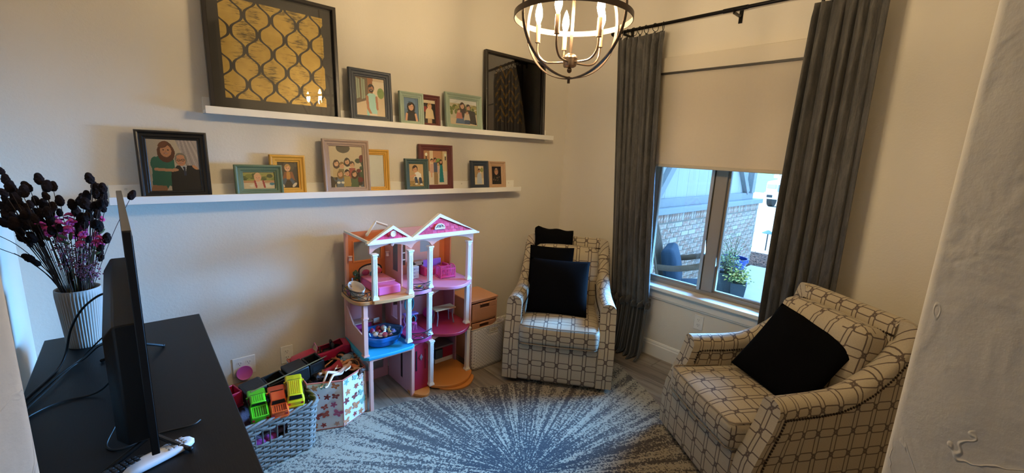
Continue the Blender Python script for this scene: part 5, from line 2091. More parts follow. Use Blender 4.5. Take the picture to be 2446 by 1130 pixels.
# front door with arched top
n = 12
dp = [(1.254, 0.022), (1.362, 0.022), (1.362, 0.315)] + [(1.308 + 0.054 * math.cos(q), 0.315 + 0.035 * math.sin(q)) for q in [PI * i / n for i in range(1, n)]] + [(1.254, 0.315)]
door = W(MB().prism([(x, z) for x, z in dp], -2.292, -2.282, Matrix.Rotation(PI / 2, 4, 'X')), 'front_door', DRR, smooth=30)
W(MB().box(1.270, 1.279, 2.279, 2.283, 0.16, 0.30), 'door_slot', BLKP, door, smooth=0)
W(MB().box(1.336, 1.345, 2.279, 2.283, 0.16, 0.30), 'door_slot', mat('doll_door_shade', '6f1229', 0.5), door, smooth=0)
dm = MB().add([(1.308, 2.277, 0.275), (1.320, 2.277, 0.25), (1.308, 2.277, 0.225), (1.296, 2.277, 0.25), (1.308, 2.274, 0.25), (1.308, 2.283, 0.25)], [(0, 1, 4), (1, 2, 4), (2, 3, 4), (3, 0, 4), (1, 0, 5), (2, 1, 5), (3, 2, 5), (0, 3, 5)])
W(dm, 'door_ornament', mat('doll_silver', '9b8f94', 0.3, 0.6), door, smooth=0)
W(MB().box(1.369, 1.377, 2.275, 2.285, 0.325, 0.35), 'porch_lantern', BLKP)
# wall sconces of the bedroom
for x, y, z in ((0.985, 2.60, 0.875), (1.215, 2.56, 0.885)):
    W(MB().lathe([(0, 0), (0.012, 0.002), (0.008, 0.02), (0.014, 0.03), (0, 0.032)], 8, (x, y, z)), 'wall_sconce', mat('doll_sconce', 'd9c3c9', 0.4))
# built-in kitchen
kt = [('kitchen_cabinet', (1.545, 1.70, 2.49, YB - 0.002, 0.033, 0.065), CRM), ('oven_front', (1.548, 1.61, 2.488, 2.52, 0.067, 0.135), mat('doll_teal_dark', '3a5a6a', 0.3)),
      ('cabinet_door', (1.612, 1.698, 2.488, 2.52, 0.067, 0.150), DRR), ('worktop', (1.540, 1.700, 2.480, YB - 0.002, 0.152, 0.166), mat('doll_grey', '77747a', 0.4)),
      ('fridge', (1.465, 1.530, 2.50, 2.60, 0.033, 0.24), mat('doll_fridge', 'd7cdc2', 0.35)), ('fridge_drawer', (1.467, 1.528, 2.497, 2.4995, 0.035, 0.075), mat('doll_charcoal', '4b464a', 0.4))]
for nm, q, m_ in kt:
    W(MB().box(*q), nm, m_, bevel=0.002)
W(MB().box(1.524, 1.528, 2.492, 2.4995, 0.09, 0.21), 'fridge_handle', DRR)

# ------------------------------------------------------------------ furniture and toys standing in the dollhouse
def fthing(name, label, cat, loc, rz=0, group=None):
    return thing(name, label, cat, loc, rz, group)


bed = fthing('toy_bed', 'pink toy bed with black arched headboard in the dollhouse bedroom', 'toy furniture', (1.105, 2.435, 0.7165))
MB().box(-0.072, 0.072, -0.135, 0.135, 0.0, 0.055).build('mattress', mat('doll_bed_pink', 'e06fb2', 0.4), bed, bevel=0.008, seg=3)
MB().box(-0.074, 0.074, -0.060, 0.120, 0.0551, 0.062).build('blanket', mat('doll_blanket', 'd97a8e', 0.7, var=0.25, vscale=90, bump=0.2, bscale=200), bed, bevel=0.003)
pts = [(-0.075, 0.146, 0.0), (-0.075, 0.146, 0.09)] + [(0.075 * math.cos(q) * 1.0, 0.146, 0.09 + 0.035 * math.sin(q)) for q in [PI - PI * i / 12 for i in range(13)]] + [(0.075, 0.146, 0.0)]
MB().tube(pts, 0.005, 6).build('headboard_frame', BLKP, bed)
MB().prism([(x, z) for x, y, z in pts], -0.149, -0.146, Matrix.Rotation(PI / 2, 4, 'X')).build('headboard_panel', mat('doll_headboard', 'e7d3cd', 0.6, var=0.3, vscale=120), bed, smooth=0)
for i, (x, c) in enumerate(((-0.042, 'b0446a'), (0.0, '49759a'), (0.042, 'd9566a'))):
    MB().sph((x, 0.118 - 0.02 * (i == 1), 0.082 - 0.008 * (i == 1)), (0.026, 0.012, 0.020), 10, 7).build('pillow', mat('doll_pillow_' + c, c, 0.7), bed)
tubm = mat('doll_tub_cream', 'd8c8b4', 0.35)
bt = fthing('toy_bathtub', 'cream oval toy bathtub on the dollhouse balcony', 'toy furniture', (0.938, 2.395, 0.7165), 1.45)
def tubfn(a, c):
    q = 2 * PI * a
    prof = [(0.0, 0.004), (0.7, 0.0), (0.86, 0.012), (0.97, 0.045), (1.06, 0.060), (1.0, 0.062), (0.9, 0.045), (0.78, 0.018), (0.0, 0.012)]
    i = c * (len(prof) - 1)
    i0 = min(int(i), len(prof) - 2)
    f = i - i0
    r = prof[i0][0] * (1 - f) + prof[i0 + 1][0] * f
    z = prof[i0][1] * (1 - f) + prof[i0 + 1][1] * f
    return (0.092 * r * math.cos(q), 0.042 * r * math.sin(q), z * 0.85 + 0.010 * max(0, math.cos(q)) * (r > 0.8))
MB().grid(tubfn, 28, 16, closeu=True).build('basin', tubm, bt, smooth=80)
MB().cyl((0.094, 0, 0.055), (0.094, 0, 0.080), 0.004, n=8).build('tap', GREYP, bt)
pt = fthing('toy_plant', 'tiny green potted toy plant by the dollhouse bed', 'toy plant', (1.000, 2.560, 0.7165))
MB().lathe([(0, 0), (0.010, 0), (0.013, 0.03), (0, 0.03)], 10).build('pot', GREYP, pt)
b = MB()
rs = random.Random(5)
for i in range(26):
    b.sph((rs.gauss(0, .010), rs.gauss(0, .010), 0.05 + rs.uniform(-.02, .045)), (0.008, 0.004, 0.010), 6, 4, Matrix.Rotation(rs.uniform(0, 3), 3, 'Z') @ Matrix.Rotation(rs.uniform(-1, 1), 3, 'X'))
b.build('foliage', mat('doll_leaf', '4e6143', 0.6), pt)
cr = fthing('toy_crib', 'hot pink slatted toy crib on the upper dollhouse floor', 'toy furniture', (1.585, 2.43, 0.7165), -0.08)
MB().box(-0.055, 0.055, -0.038, 0.038, 0.012, 0.018).build('base', HPK, cr)
for s in (-1, 1):
    b = MB().box(-0.055, 0.055, s * 0.036 - 0.003, s * 0.036 + 0.003, 0.004, 0.012).box(-0.055, 0.055, s * 0.036 - 0.003, s * 0.036 + 0.003, 0.062, 0.069)
    b.build('rail', HPK, cr)
    for i in range(9):
        x = -0.048 + i * 0.012
        MB().box(x - 0.0018, x + 0.0018, s * 0.036 - 0.002, s * 0.036 + 0.002, 0.012, 0.062).build('slat', HPK, cr, smooth=0)
    ep = [(-0.038, 0.0), (0.038, 0.0), (0.038, 0.062)] + [(0.038 * math.cos(q), 0.066 + 0.022 * math.sin(q)) for q in [PI * i / 8 for i in range(1, 8)]] + [(-0.038, 0.062)]
    MB().tube([(s * 0.055, y, z) for y, z in ep], 0.0035, 6, closed=True).build('end_frame', HPK, cr)
    for i in range(5):
        y = -0.026 + i * 0.013
        MB().box(s * 0.055 - 0.0015, s * 0.055 + 0.0015, y - 0.0015, y + 0.0015, 0.004, 0.08).build('slat', HPK, cr, smooth=0)
sf = fthing('toy_sofa', 'magenta toy sofa with lilac back behind the toy crib', 'toy furniture', (1.565, 2.555, 0.7165))
MB().box(-0.085, 0.085, -0.045, 0.03, 0.0, 0.045).build('seat', mat('doll_sofa_pink', 'd13f76', 0.45), sf, bevel=0.006)
MB().box(-0.080, 0.080, 0.031, 0.046, 0.0, 0.095).build('backrest', mat('doll_lilac', 'b06bcf', 0.45, var=0.25, vscale=200), sf, bevel=0.004)
for s in (-1, 1):
    MB().box(s * 0.092 - 0.008, s * 0.092 + 0.008, -0.045, 0.03, 0.0, 0.065).build('armrest', mat('doll_sofa_pink', 'd13f76', 0.45), sf, bevel=0.005)
cd = fthing('toy_drawer_chest', 'small white toy drawer chest in the middle of the dollhouse', 'toy furniture', (1.380, 2.520, 0.7165), 0.0)
MB().box(-0.036, 0.036, -0.02, 0.02, 0.0, 0.085).build('body', WHT, cd, bevel=0.002)
for i in range(3):
    d = MB().box(-0.031, 0.031, -0.0235, -0.0203, 0.008 + i * 0.025, 0.028 + i * 0.025).build('drawer', mat('doll_chest_front', 'd9d5d3', 0.5), cd, bevel=0.001)
    MB().sph((0, -0.0255, 0.018 + i * 0.025), 0.003, 6, 4).build('knob', GREYP, d)
fp = fthing('toy_fireplace', 'tiny tan toy fireplace beside the white toy chest', 'toy furniture', (1.452, 2.585, 0.7165))
b = MB().box(-0.035, -0.022, -0.02, 0.02, 0, 0.09).box(0.022, 0.035, -0.02, 0.02, 0, 0.09).box(-0.035, 0.035, -0.02, 0.02, 0.0701, 0.10)
b.build('surround', mat('doll_fire_tan', 'b68766', 0.6), fp, bevel=0.002)
MB().box(-0.0215, 0.0215, 0.0, 0.018, 0.0, 0.07).build('firebox', BLKP, fp)
tb = fthing('toy_table', 'wood topped toy table with grey legs on the red dollhouse floor', 'toy furniture', (1.552, 2.400, 0.3895), -0.05)
MB().box(-0.080, 0.080, -0.040, 0.040, 0.108, 0.118).build('tabletop', mat('doll_table_wood', 'c9996a', 0.6, var=0.3, vscale=120), tb, bevel=0.003)
for sx in (-1, 1):
    for sy in (-1, 1):
        MB().tube([(sx * 0.062, sy * 0.030, 0.108), (sx * 0.057, sy * 0.028, 0.06), (sx * 0.066, sy * 0.034, 0.0)], 0.0045, 6).build('leg', mat('doll_leg_grey', '7d7d86', 0.4), tb)
va = fthing('toy_vanity', 'lilac toy vanity with turquoise oval mirror in the dollhouse', 'toy furniture', (1.335, 2.475, 0.3895), 0.0)
VP, VT = mat('doll_vanity_lilac', '9d72b8', 0.4), mat('doll_vanity_teal', '2f9fb0', 0.4)
MB().box(-0.050, 0.050, -0.025, 0.025, 0.085, 0.097).build('tabletop', VP, va, bevel=0.004)
for s in (-1, 1):
    MB().tube([(s * 0.040, 0, 0.085), (s * 0.050, -0.006, 0.05), (s * 0.036, 0, 0.02), (s * 0.050, -0.004, 0.003)], 0.0042, 6).build('leg', VP, va)
b = MB().tube([(0.032 * math.cos(q), 0.014, 0.160 + 0.052 * math.sin(q)) for q in [2 * PI * i / 24 for i in range(24)]], 0.006, 6, closed=True)
mr = b.build('mirror_frame', VT, va)
MB().lathe([(0, -0.001), (1, -0.001), (1, 0.001), (0, 0.001)], 20, M=Matrix.Translation((0, 0.014, 0.160)) @ Matrix.Rotation(PI / 2, 4, 'X') @ Matrix.Diagonal((0.030, 0.050, 1, 1))).build('mirror_glass', mat('doll_mirror', '6a7f86', 0.15, 0.5), mr)
chh = fthing('toy_chair', 'little turquoise and pink toy chair before the toy vanity', 'toy furniture', (1.333, 2.415, 0.3895))
MB().cyl((0, 0, 0.042), (0, 0, 0.050), 0.017, n=14).build('seat', HPK, chh)
for q in range(4):
    a = PI / 4 + q * PI / 2
    MB().tube([(0.013 * math.cos(a), 0.013 * math.sin(a), 0.042), (0.017 * math.cos(a), 0.017 * math.sin(a), 0.002)], 0.0025, 5).build('leg', mat('doll_leg_pink', 'd585b5', 0.4), chh)
MB().tube([(-0.014, 0.012, 0.05), (-0.018, 0.014, 0.075), (0, 0.016, 0.098), (0.018, 0.014, 0.075), (0.014, 0.012, 0.05)], 0.004, 6).build('backrest', VT, chh)
tag(MB().sph((1.515, 2.545, 0.430), 0.040, 16, 12).build('toy_ball', MAG), 'round magenta toy ball behind the toy table', 'ball')
cb = fthing('toy_cabinet', 'magenta toy cabinet with pale top at the back of the pool deck', 'toy furniture', (1.030, 2.565, 0.3675))
MB().box(-0.055, 0.055, -0.035, 0.035, 0, 0.10).build('body', mat('doll_cabinet_magenta', 'a8246f', 0.45), cb, bevel=0.002)
MB().box(-0.062, 0.062, -0.042, 0.040, 0.1002, 0.108).build('worktop', mat('doll_pale_top', 'c9a79a', 0.5), cb, bevel=0.002)
for s in (-1, 1):
    MB().box(s * 0.027 - 0.024, s * 0.027 + 0.024, -0.0385, -0.0352, 0.01, 0.09).build('door', mat('doll_cabinet_door', 'c03a86', 0.45), cb, bevel=0.001)
ck = fthing('toy_highchair', 'small white and red toy seat beside the blue basin', 'toy furniture', (1.150, 2.585, 0.3675))
MB().box(-0.022, 0.022, -0.018, 0.018, 0.0, 0.05).build('seat', mat('doll_seat_red', 'a8394a', 0.5), ck, bevel=0.004)
MB().box(-0.022, 0.022, 0.014, 0.021, 0.0502, 0.085).build('backrest', WHT, ck, bevel=0.004)

# blue see-through basin full of small toys on the pool deck
BT = mat('blue_basin_plastic', '1e63a8', 0.2, trans=0.0, coat=0.3)
bs = fthing('blue_basin', 'glossy blue flower shaped basin full of doll pieces on the blue floor', 'basin', (1.100, 2.405, 0.3670))
def basin(a, c):
    q = 2 * PI * a
    lobe = 1 + 0.05 * math.cos(6 * q)
    prof = [(0.0, 0.003), (0.080, 0.0), (0.092, 0.008), (0.100, 0.038), (0.112, 0.040), (0.118, 0.070), (0.126, 0.072), (0.124, 0.076), (0.112, 0.074), (0.106, 0.050), (0.094, 0.045), (0.086, 0.012), (0.0, 0.008)]
    i = c * (len(prof) - 1)
    i0 = min(int(i), len(prof) - 2)
    f = i - i0
    r = (prof[i0][0] * (1 - f) + prof[i0 + 1][0] * f) * (lobe if c > 0.2 else 1)
    z = prof[i0][1] * (1 - f) + prof[i0 + 1][1] * f
    return (r * math.cos(q) * 1.08, r * math.sin(q) * 0.95, z)
MB().grid(basin, 60, 26, closeu=True).build('basin_shell', BT, bs, smooth=50)
rs = random.Random(21)
bits = [('d9c3a0', 'cream'), ('b5273a', 'red'), ('e8e4df', 'white'), ('d97a9c', 'pink'), ('8f5f3c', 'brown'), ('c9a24e', 'blond'), ('b5273a', 'red'), ('e8e4df', 'white'), ('c4a98a', 'beige'), ('a8305a', 'raspberry'), ('5a3a2a', 'dark brown'), ('d9c3a0', 'cream'), ('ead9c0', 'ivory'), ('6f86c0', 'light blue'), ('e2b59b', 'peach'), ('cf5a78', 'rose')]
places = ['near the front rim', 'near the back rim', 'at the left side', 'at the right side', 'in the middle', 'on top of the heap']
used_lb = {}
for i, (c, nm) in enumerate(bits):
    a = i * 2.4
    r = 0.075 * math.sqrt((i + 0.5) / len(bits))
    x, y = 1.100 + r * math.cos(a), 2.405 + 0.9 * r * math.sin(a)
    kinds = ('head', 'hat', 'shoe')
    kd = kinds[i % 3]
    pos = 'front' if y < 2.37 else ('back' if y > 2.44 else 'middle')
    sd_ = 'left' if x < 1.08 else ('right' if x > 1.12 else 'centre')
    lb = f'{nm} doll {kd} at the {pos} {sd_} of the blue basin'
    t = thing('miniature_doll_bust' if kd == 'head' else 'doll_' + kd, lb, 'toy piece', (x, y, 0.425 + 0.018 * (1 - r / 0.08)), rs.uniform(0, 6), 'doll pieces heaped in the blue basin')
    m_ = mat('doll_bit_' + c, c, 0.5)
    if kd == 'head':
        MB().sph((0, 0, 0.014), (0.013, 0.014, 0.016), 10, 8).build('face', mat('doll_skin', 'd9a583', 0.5), t)
        MB().sph((0.003, 0.002, 0.018), (0.016, 0.017, 0.016), 9, 6).build('hair', m_, t)
    elif kd == 'hat':
        MB().lathe([(0, 0.012), (0.010, 0.012), (0.012, 0.003), (0.022, 0.0), (0.022, 0.002), (0.013, 0.006), (0.011, 0.015), (0, 0.016)], 14).build('crown_and_brim', m_, t)
        MB().lathe([(0.0122, 0.005), (0.0135, 0.005), (0.0128, 0.009), (0.0118, 0.009)], 14, cap=False).build('hat_band', mat('doll_bit_d97a9c', 'd97a9c', 0.5), t)
    else:
        b = MB().sph((0.006, 0, 0.008), (0.018, 0.008, 0.007), 10, 6)
        b.build('sole', m_, t)
        MB().sph((-0.006, 0, 0.014), (0.009, 0.008, 0.012), 8, 6).build('upper', m_, t)
for nm, lb, c, loc_, sz in (('toy_bucket', 'yellow toy bucket on the left dollhouse balcony', 'd9b13a', (0.915, 2.465), 0.022), ('toy_cup', 'pink and blue toy scoop on the left dollhouse balcony', 'e08ab8', (0.905, 2.425), 0.018), ('toy_bowl', 'clear pale toy bowl at the balcony corner of the dollhouse', 'cfc9c6', (0.925, 2.300), 0.020)):
    t = thing(nm, lb, 'toy piece', (loc_[0], loc_[1], 0.7160), 0, 'tiny toys on the left balcony')
    MB().lathe([(0, 0), (sz * 0.7, 0), (sz, sz * 1.6), (sz * 0.9, sz * 1.6), (sz * 0.6, 0.003), (0, 0.003)], 14).build('cup', mat('toy_' + nm, c, 0.4), t)
    MB().tube([(sz * math.cos(q), 0, sz * 1.6 + sz * 0.9 * math.sin(q)) for q in [PI * i / 8 for i in range(9)]], 0.002, 5).build('handle', mat('toy_handle_' + nm, 'a9a3b8', 0.4), t)
tr_ = thing('toy_tray', 'round toy plate with yellow food on the upper dollhouse balcony', 'toy piece', (1.315, 2.315, 0.7160))
MB().lathe([(0, 0), (0.02, 0), (0.03, 0.008), (0.028, 0.010), (0.018, 0.004), (0, 0.004)], 18).build('plate', GREYP, tr_)
MB().sph((0.0, 0, 0.010), (0.014, 0.010, 0.006), 10, 6).build('food', mat('toy_food', 'd9b84a', 0.6), tr_)
sn = thing('toy_speaker', 'dark pink toy gem stuck to the right side of the dollhouse', 'toy piece', (1.722, 2.32, 0.21))
MB().sph((0, 0, 0), (0.010, 0.014, 0.020), 6, 4).build('gem', MAG, sn, smooth=0)
MB().cyl((-0.012, 0, 0), (0.0, 0, 0), 0.006, n=8).build('peg', MAG, sn)
# ------------------------------------------------------------------ storage beside the dollhouse
PEA = mat('peach_plastic', 'd9a07c', 0.45, bump=0.03, bscale=60)
PEAD = mat('peach_drawer_weave', 'cf9470', 0.5, bump=0.5, bscale=160)
tw_ = thing('drawer_tower', 'peach plastic drawer tower standing behind the dotted bin', 'storage drawers', (1.930, 2.545, 0))
b = MB().box(-0.135, 0.135, -0.135, 0.135, 0.478, 0.492).box(-0.130, -0.118, -0.130, 0.130, 0.0, 0.478).box(0.118, 0.130, -0.130, 0.130, 0.0, 0.478).box(-0.118, 0.118, 0.12, 0.13, 0.0, 0.478)
for q in (0.0, 0.155, 0.31, 0.466):
    b.box(-0.118, 0.118, -0.130, 0.12, q, q + 0.012)
b.build('casing', PEA, tw_, bevel=0.004)
for i in range(3):
    z0 = 0.014 + i * 0.155
    d = MB()
    zt = z0 + 0.136
    d.box(-0.115, 0.115, -0.138, -0.128, z0, zt - 0.040)
    d.box(-0.115, -0.045, -0.138, -0.128, zt - 0.040, zt)
    d.box(0.045, 0.115, -0.138, -0.128, zt - 0.040, zt)
    d.box(-0.045, 0.045, -0.138, -0.128, zt - 0.010, zt)
    dd_ = d.build('drawer', PEAD, tw_, bevel=0.003)
    MB().box(-0.044, 0.044, -0.127, -0.122, zt - 0.040, zt - 0.010).build('grip_recess', mat('drawer_dark', '5a3d2c', 0.8), dd_, smooth=0)
    pts = [(-0.046, -0.140, zt - 0.041), (0.046, -0.140, zt - 0.041), (0.046, -0.140, zt - 0.008), (-0.046, -0.140, zt - 0.008)]
    MB().tube(pts, 0.0025, 6, closed=True).build('grip_rim', PEA, dd_)


def dotted():
    m = mat('dotted_canvas', 'cfc8be', 0.85, bump=0.1, bscale=500)
    g = NG(m)
    uv = g.tc('UV')
    p = 0.026
    x, y = g.sep(uv)[0], g.sep(uv)[1]
    def cell(ox, oy):
        a = g.m('SUBTRACT', g.m('FRACT', g.m('ADD', g.m('DIVIDE', x, p), ox)), 0.5)
        c = g.m('SUBTRACT', g.m('FRACT', g.m('ADD', g.m('DIVIDE', y, p), oy)), 0.5)
        return g.m('SQRT', g.m('ADD', g.m('MULTIPLY', a, a), g.m('MULTIPLY', c, c)))
    d = g.m('MINIMUM', cell(0, 0), cell(0.5, 0.5))
    g.color(g.mix(g.step(d, 0.11, 0.085), lin('d3ccc2'), lin('3c3733')))
    return m


bn = thing('fabric_bin', 'grey dotted fabric bin with cut-out handle beside the dollhouse', 'storage bin', (1.885, 2.335, 0.001))
def binwall(a, c, inset=0.0):
    q = 2 * PI * a
    e = lambda v, p: math.copysign(abs(v) ** p, v)
    sag = 0.014 * math.cos(q) + 0.006 * math.sin(2 * q) - 0.075 * max(0.0, math.sin(q)) ** 0.6 - 0.012
    fl = 1 + 0.03 * c
    return ((0.148 - inset) * e(math.cos(q), 0.35) * fl, (0.055 - inset) * e(math.sin(q), 0.35) * fl, 0.004 + (0.335 + sag) * c)
per = 0.96
outer = MB()
N = 120
for i in range(N):
    for j in range(14):
        a0, a1, c0, c1 = i / N, (i + 1) / N, j / 14, (j + 1) / 14
        m0 = binwall((a0 + a1) / 2, (c0 + c1) / 2)
        if m0[1] < -0.05 and abs(m0[0] - 0.035) < 0.045 and 0.80 < (c0 + c1) / 2 < 0.9:
            continue
        outer.add([binwall(a0, c0), binwall(a1, c0), binwall(a1, c1), binwall(a0, c1)], [(0, 1, 2, 3)], [(binwall(a0, c0)[0] + binwall(a0, c0)[1], c0 * .34), (binwall(a1, c0)[0] + binwall(a1, c0)[1], c0 * .34), (binwall(a1, c1)[0] + binwall(a1, c1)[1], c1 * .34), (binwall(a0, c1)[0] + binwall(a0, c1)[1], c1 * .34)])
me = outer.mesh('bin_wall')
bm = bmesh.new()
bm.from_mesh(me)
bmesh.ops.remove_doubles(bm, verts=bm.verts, dist=1e-5)
bmesh.ops.recalc_face_normals(bm, faces=bm.faces)
bm.to_mesh(me)
bm.free()
o = link('bin_wall', me, dotted(), bn, smooth=60)
so = o.modifiers.new('thick', 'SOLIDIFY'); so.thickness = 0.004; so.offset = -1
MB().prism([binwall(i / 60, 0)[:2] for i in range(60)], 0.0, 0.004).build('bin_base', mat('bin_inside', '8f8a84', 0.9), bn, smooth=0)
rim = [binwall(i / 80, 1.0) for i in range(80)]
MB().tube(rim, 0.004, 6, closed=True).build('rim_binding', mat('bin_binding', 'bdb5aa', 0.8), bn)
MB().tube([(-0.010, -0.0585, 0.302), (0.080, -0.0585, 0.304), (0.080, -0.058, 0.272), (-0.010, -0.058, 0.270)], 0.003, 6, closed=True).build('handle_binding', mat('bin_binding', 'bdb5aa', 0.8), bn)

# ------------------------------------------------------------------ wicker basket with toy vehicles
WK = mat('grey_wicker', '73685e', 0.7, var=0.35, vscale=40, bump=0.2, bscale=120)
WKD = mat('dark_wicker', '584e46', 0.75, var=0.35, vscale=40)
bk = thing('wicker_basket', 'grey woven wicker basket of toy cars in front of the dresser', 'basket', (0.405, 2.290, 0.009), 0.10)
def rect_path(c, z, n=40):
    hx, hy = 0.182 + 0.016 * c, 0.165 + 0.016 * c
    r = 0.04
    pts = []
    per_ = []
    for (cx_, cy_, a0) in ((hx - r, -hy + r, -PI / 2), (hx - r, hy - r, 0), (-hx + r, hy - r, PI / 2), (-hx + r, -hy + r, PI)):
        for k_ in range(4):
            a = a0 + PI / 2 * k_ / 3
            per_.append(Vector((cx_ + r * math.cos(a), cy_ + r * math.sin(a), z)))
    # resample evenly
    L = [0]
    P = per_ + [per_[0]]
    for u, v in zip(P, P[1:]):
        L.append(L[-1] + (v - u).length)
    out = []
    j = 0
    for k_ in range(n):
        s = L[-1] * k_ / n
        while L[j + 1] < s:
            j += 1
        f = (s - L[j]) / max(1e-9, L[j + 1] - L[j])
        out.append(P[j].lerp(P[j + 1], f))
    return out
NST = 44
b = MB()
rs = random.Random(4)
levels = 17
HB = 0.255
for lv in range(levels):
    z = 0.012 + HB * lv / levels
    c = lv / levels
    pts = rect_path(c, z, NST * 2)
    cen = Vector((0, 0, z))
    run = []
    runs = []
    for k_, p in enumerate(pts):
        n_ = Vector((p.x, p.y, 0)).normalized()
        ph = (k_ + (1 if lv % 2 else 0) * 2) % 4
        off = 0.0055 * math.cos(PI / 2 * ph)
        gap = (p.y < -0.12 and -0.10 < p.x < 0.035 and 10 <= lv <= 13)
        if gap:
            if len(run) > 1:
                runs.append(run)
            run = []
        else:
            run.append(p + n_ * off + Vector((0, 0, rs.uniform(-.0012, .0012))))
    if runs:
        runs[0] = run + runs[0]
        for rr in runs:
            b.tube(rr, 0.0068, 5)
    else:
        b.tube(run, 0.0068, 5, closed=True)
stuff(b.build('woven_strands', WK, bk, smooth=70, fix=False))
b = MB()
for k_ in range(NST):
    p0, p1 = rect_path(0, 0.004, NST)[k_], rect_path(1, HB + 0.006, NST)[k_]
    b.tube([p0, p1], 0.0038, 5)
stuff(b.build('stakes', WKD, bk, smooth=70, fix=False))
for q in range(3):
    base = rect_path(1.05, HB + 0.010, 90)
    pts = []
    for k_, p in enumerate(base):
        a = k_ * 0.55 + q * 2 * PI / 3
        n_ = Vector((p.x, p.y, 0)).normalized()
        pts.append(p + n_ * 0.008 * math.cos(a) + Vector((0, 0, 0.009 * math.sin(a))))
    MB().tube(pts, 0.0075, 6, closed=True).build('rim_braid', WK, bk, smooth=70, fix=False)
MB().box(-0.165, 0.165, -0.15, 0.15, 0.002, 0.008).build('basket_floor', WKD, bk)
# cloth heap inside
def heap(a, c):
    x, y = 2 * a - 1, 2 * c - 1
    return (x * 0.168, y * 0.150, 0.185 + 0.02 * math.sin(7 * x + 2) * math.cos(5 * y) + 0.012 * math.sin(13 * x * y))
o = MB().grid(heap, 24, 22).build('toy_blanket', mat('mauve_plush', '6d5560', 0.95, bump=0.5, bscale=120, var=0.2), None, smooth=80, fix=False)
o.location = (0.405, 2.290, 0.009); o.rotation_euler = (0, 0, 0.10)
so = o.modifiers.new('thick', 'SOLIDIFY'); so.thickness = 0.02
tag(o, 'mauve plush cloth crumpled inside the wicker basket under the toy cars', 'cloth')
for i, (x, y, z, s, c, lb) in enumerate(((0.335, 2.150, 0.150, 0.030, 'a03a86', 'purple plush toy showing through the basket handle gap'), (0.395, 2.158, 0.155, 0.026, 'c0427e', 'magenta plush toy inside the front of the wicker basket'))):
    t = thing('plush_toy', lb, 'toy', (x, y, z), 0.4 * i)
    MB().sph((0, 0, 0), (s * 1.5, s, s), 12, 8).build('body', mat('plush_' + c, c, 0.9, bump=0.3), t)
    MB().sph((s * 1.5, 0, s * 0.5), s * 0.7, 10, 7).build('head', mat('plush_' + c, c, 0.9, bump=0.3), t)

RUB = mat('toy_tyre', '131211', 0.7)
GLS = mat('toy_window_black', '0f0f10', 0.25)


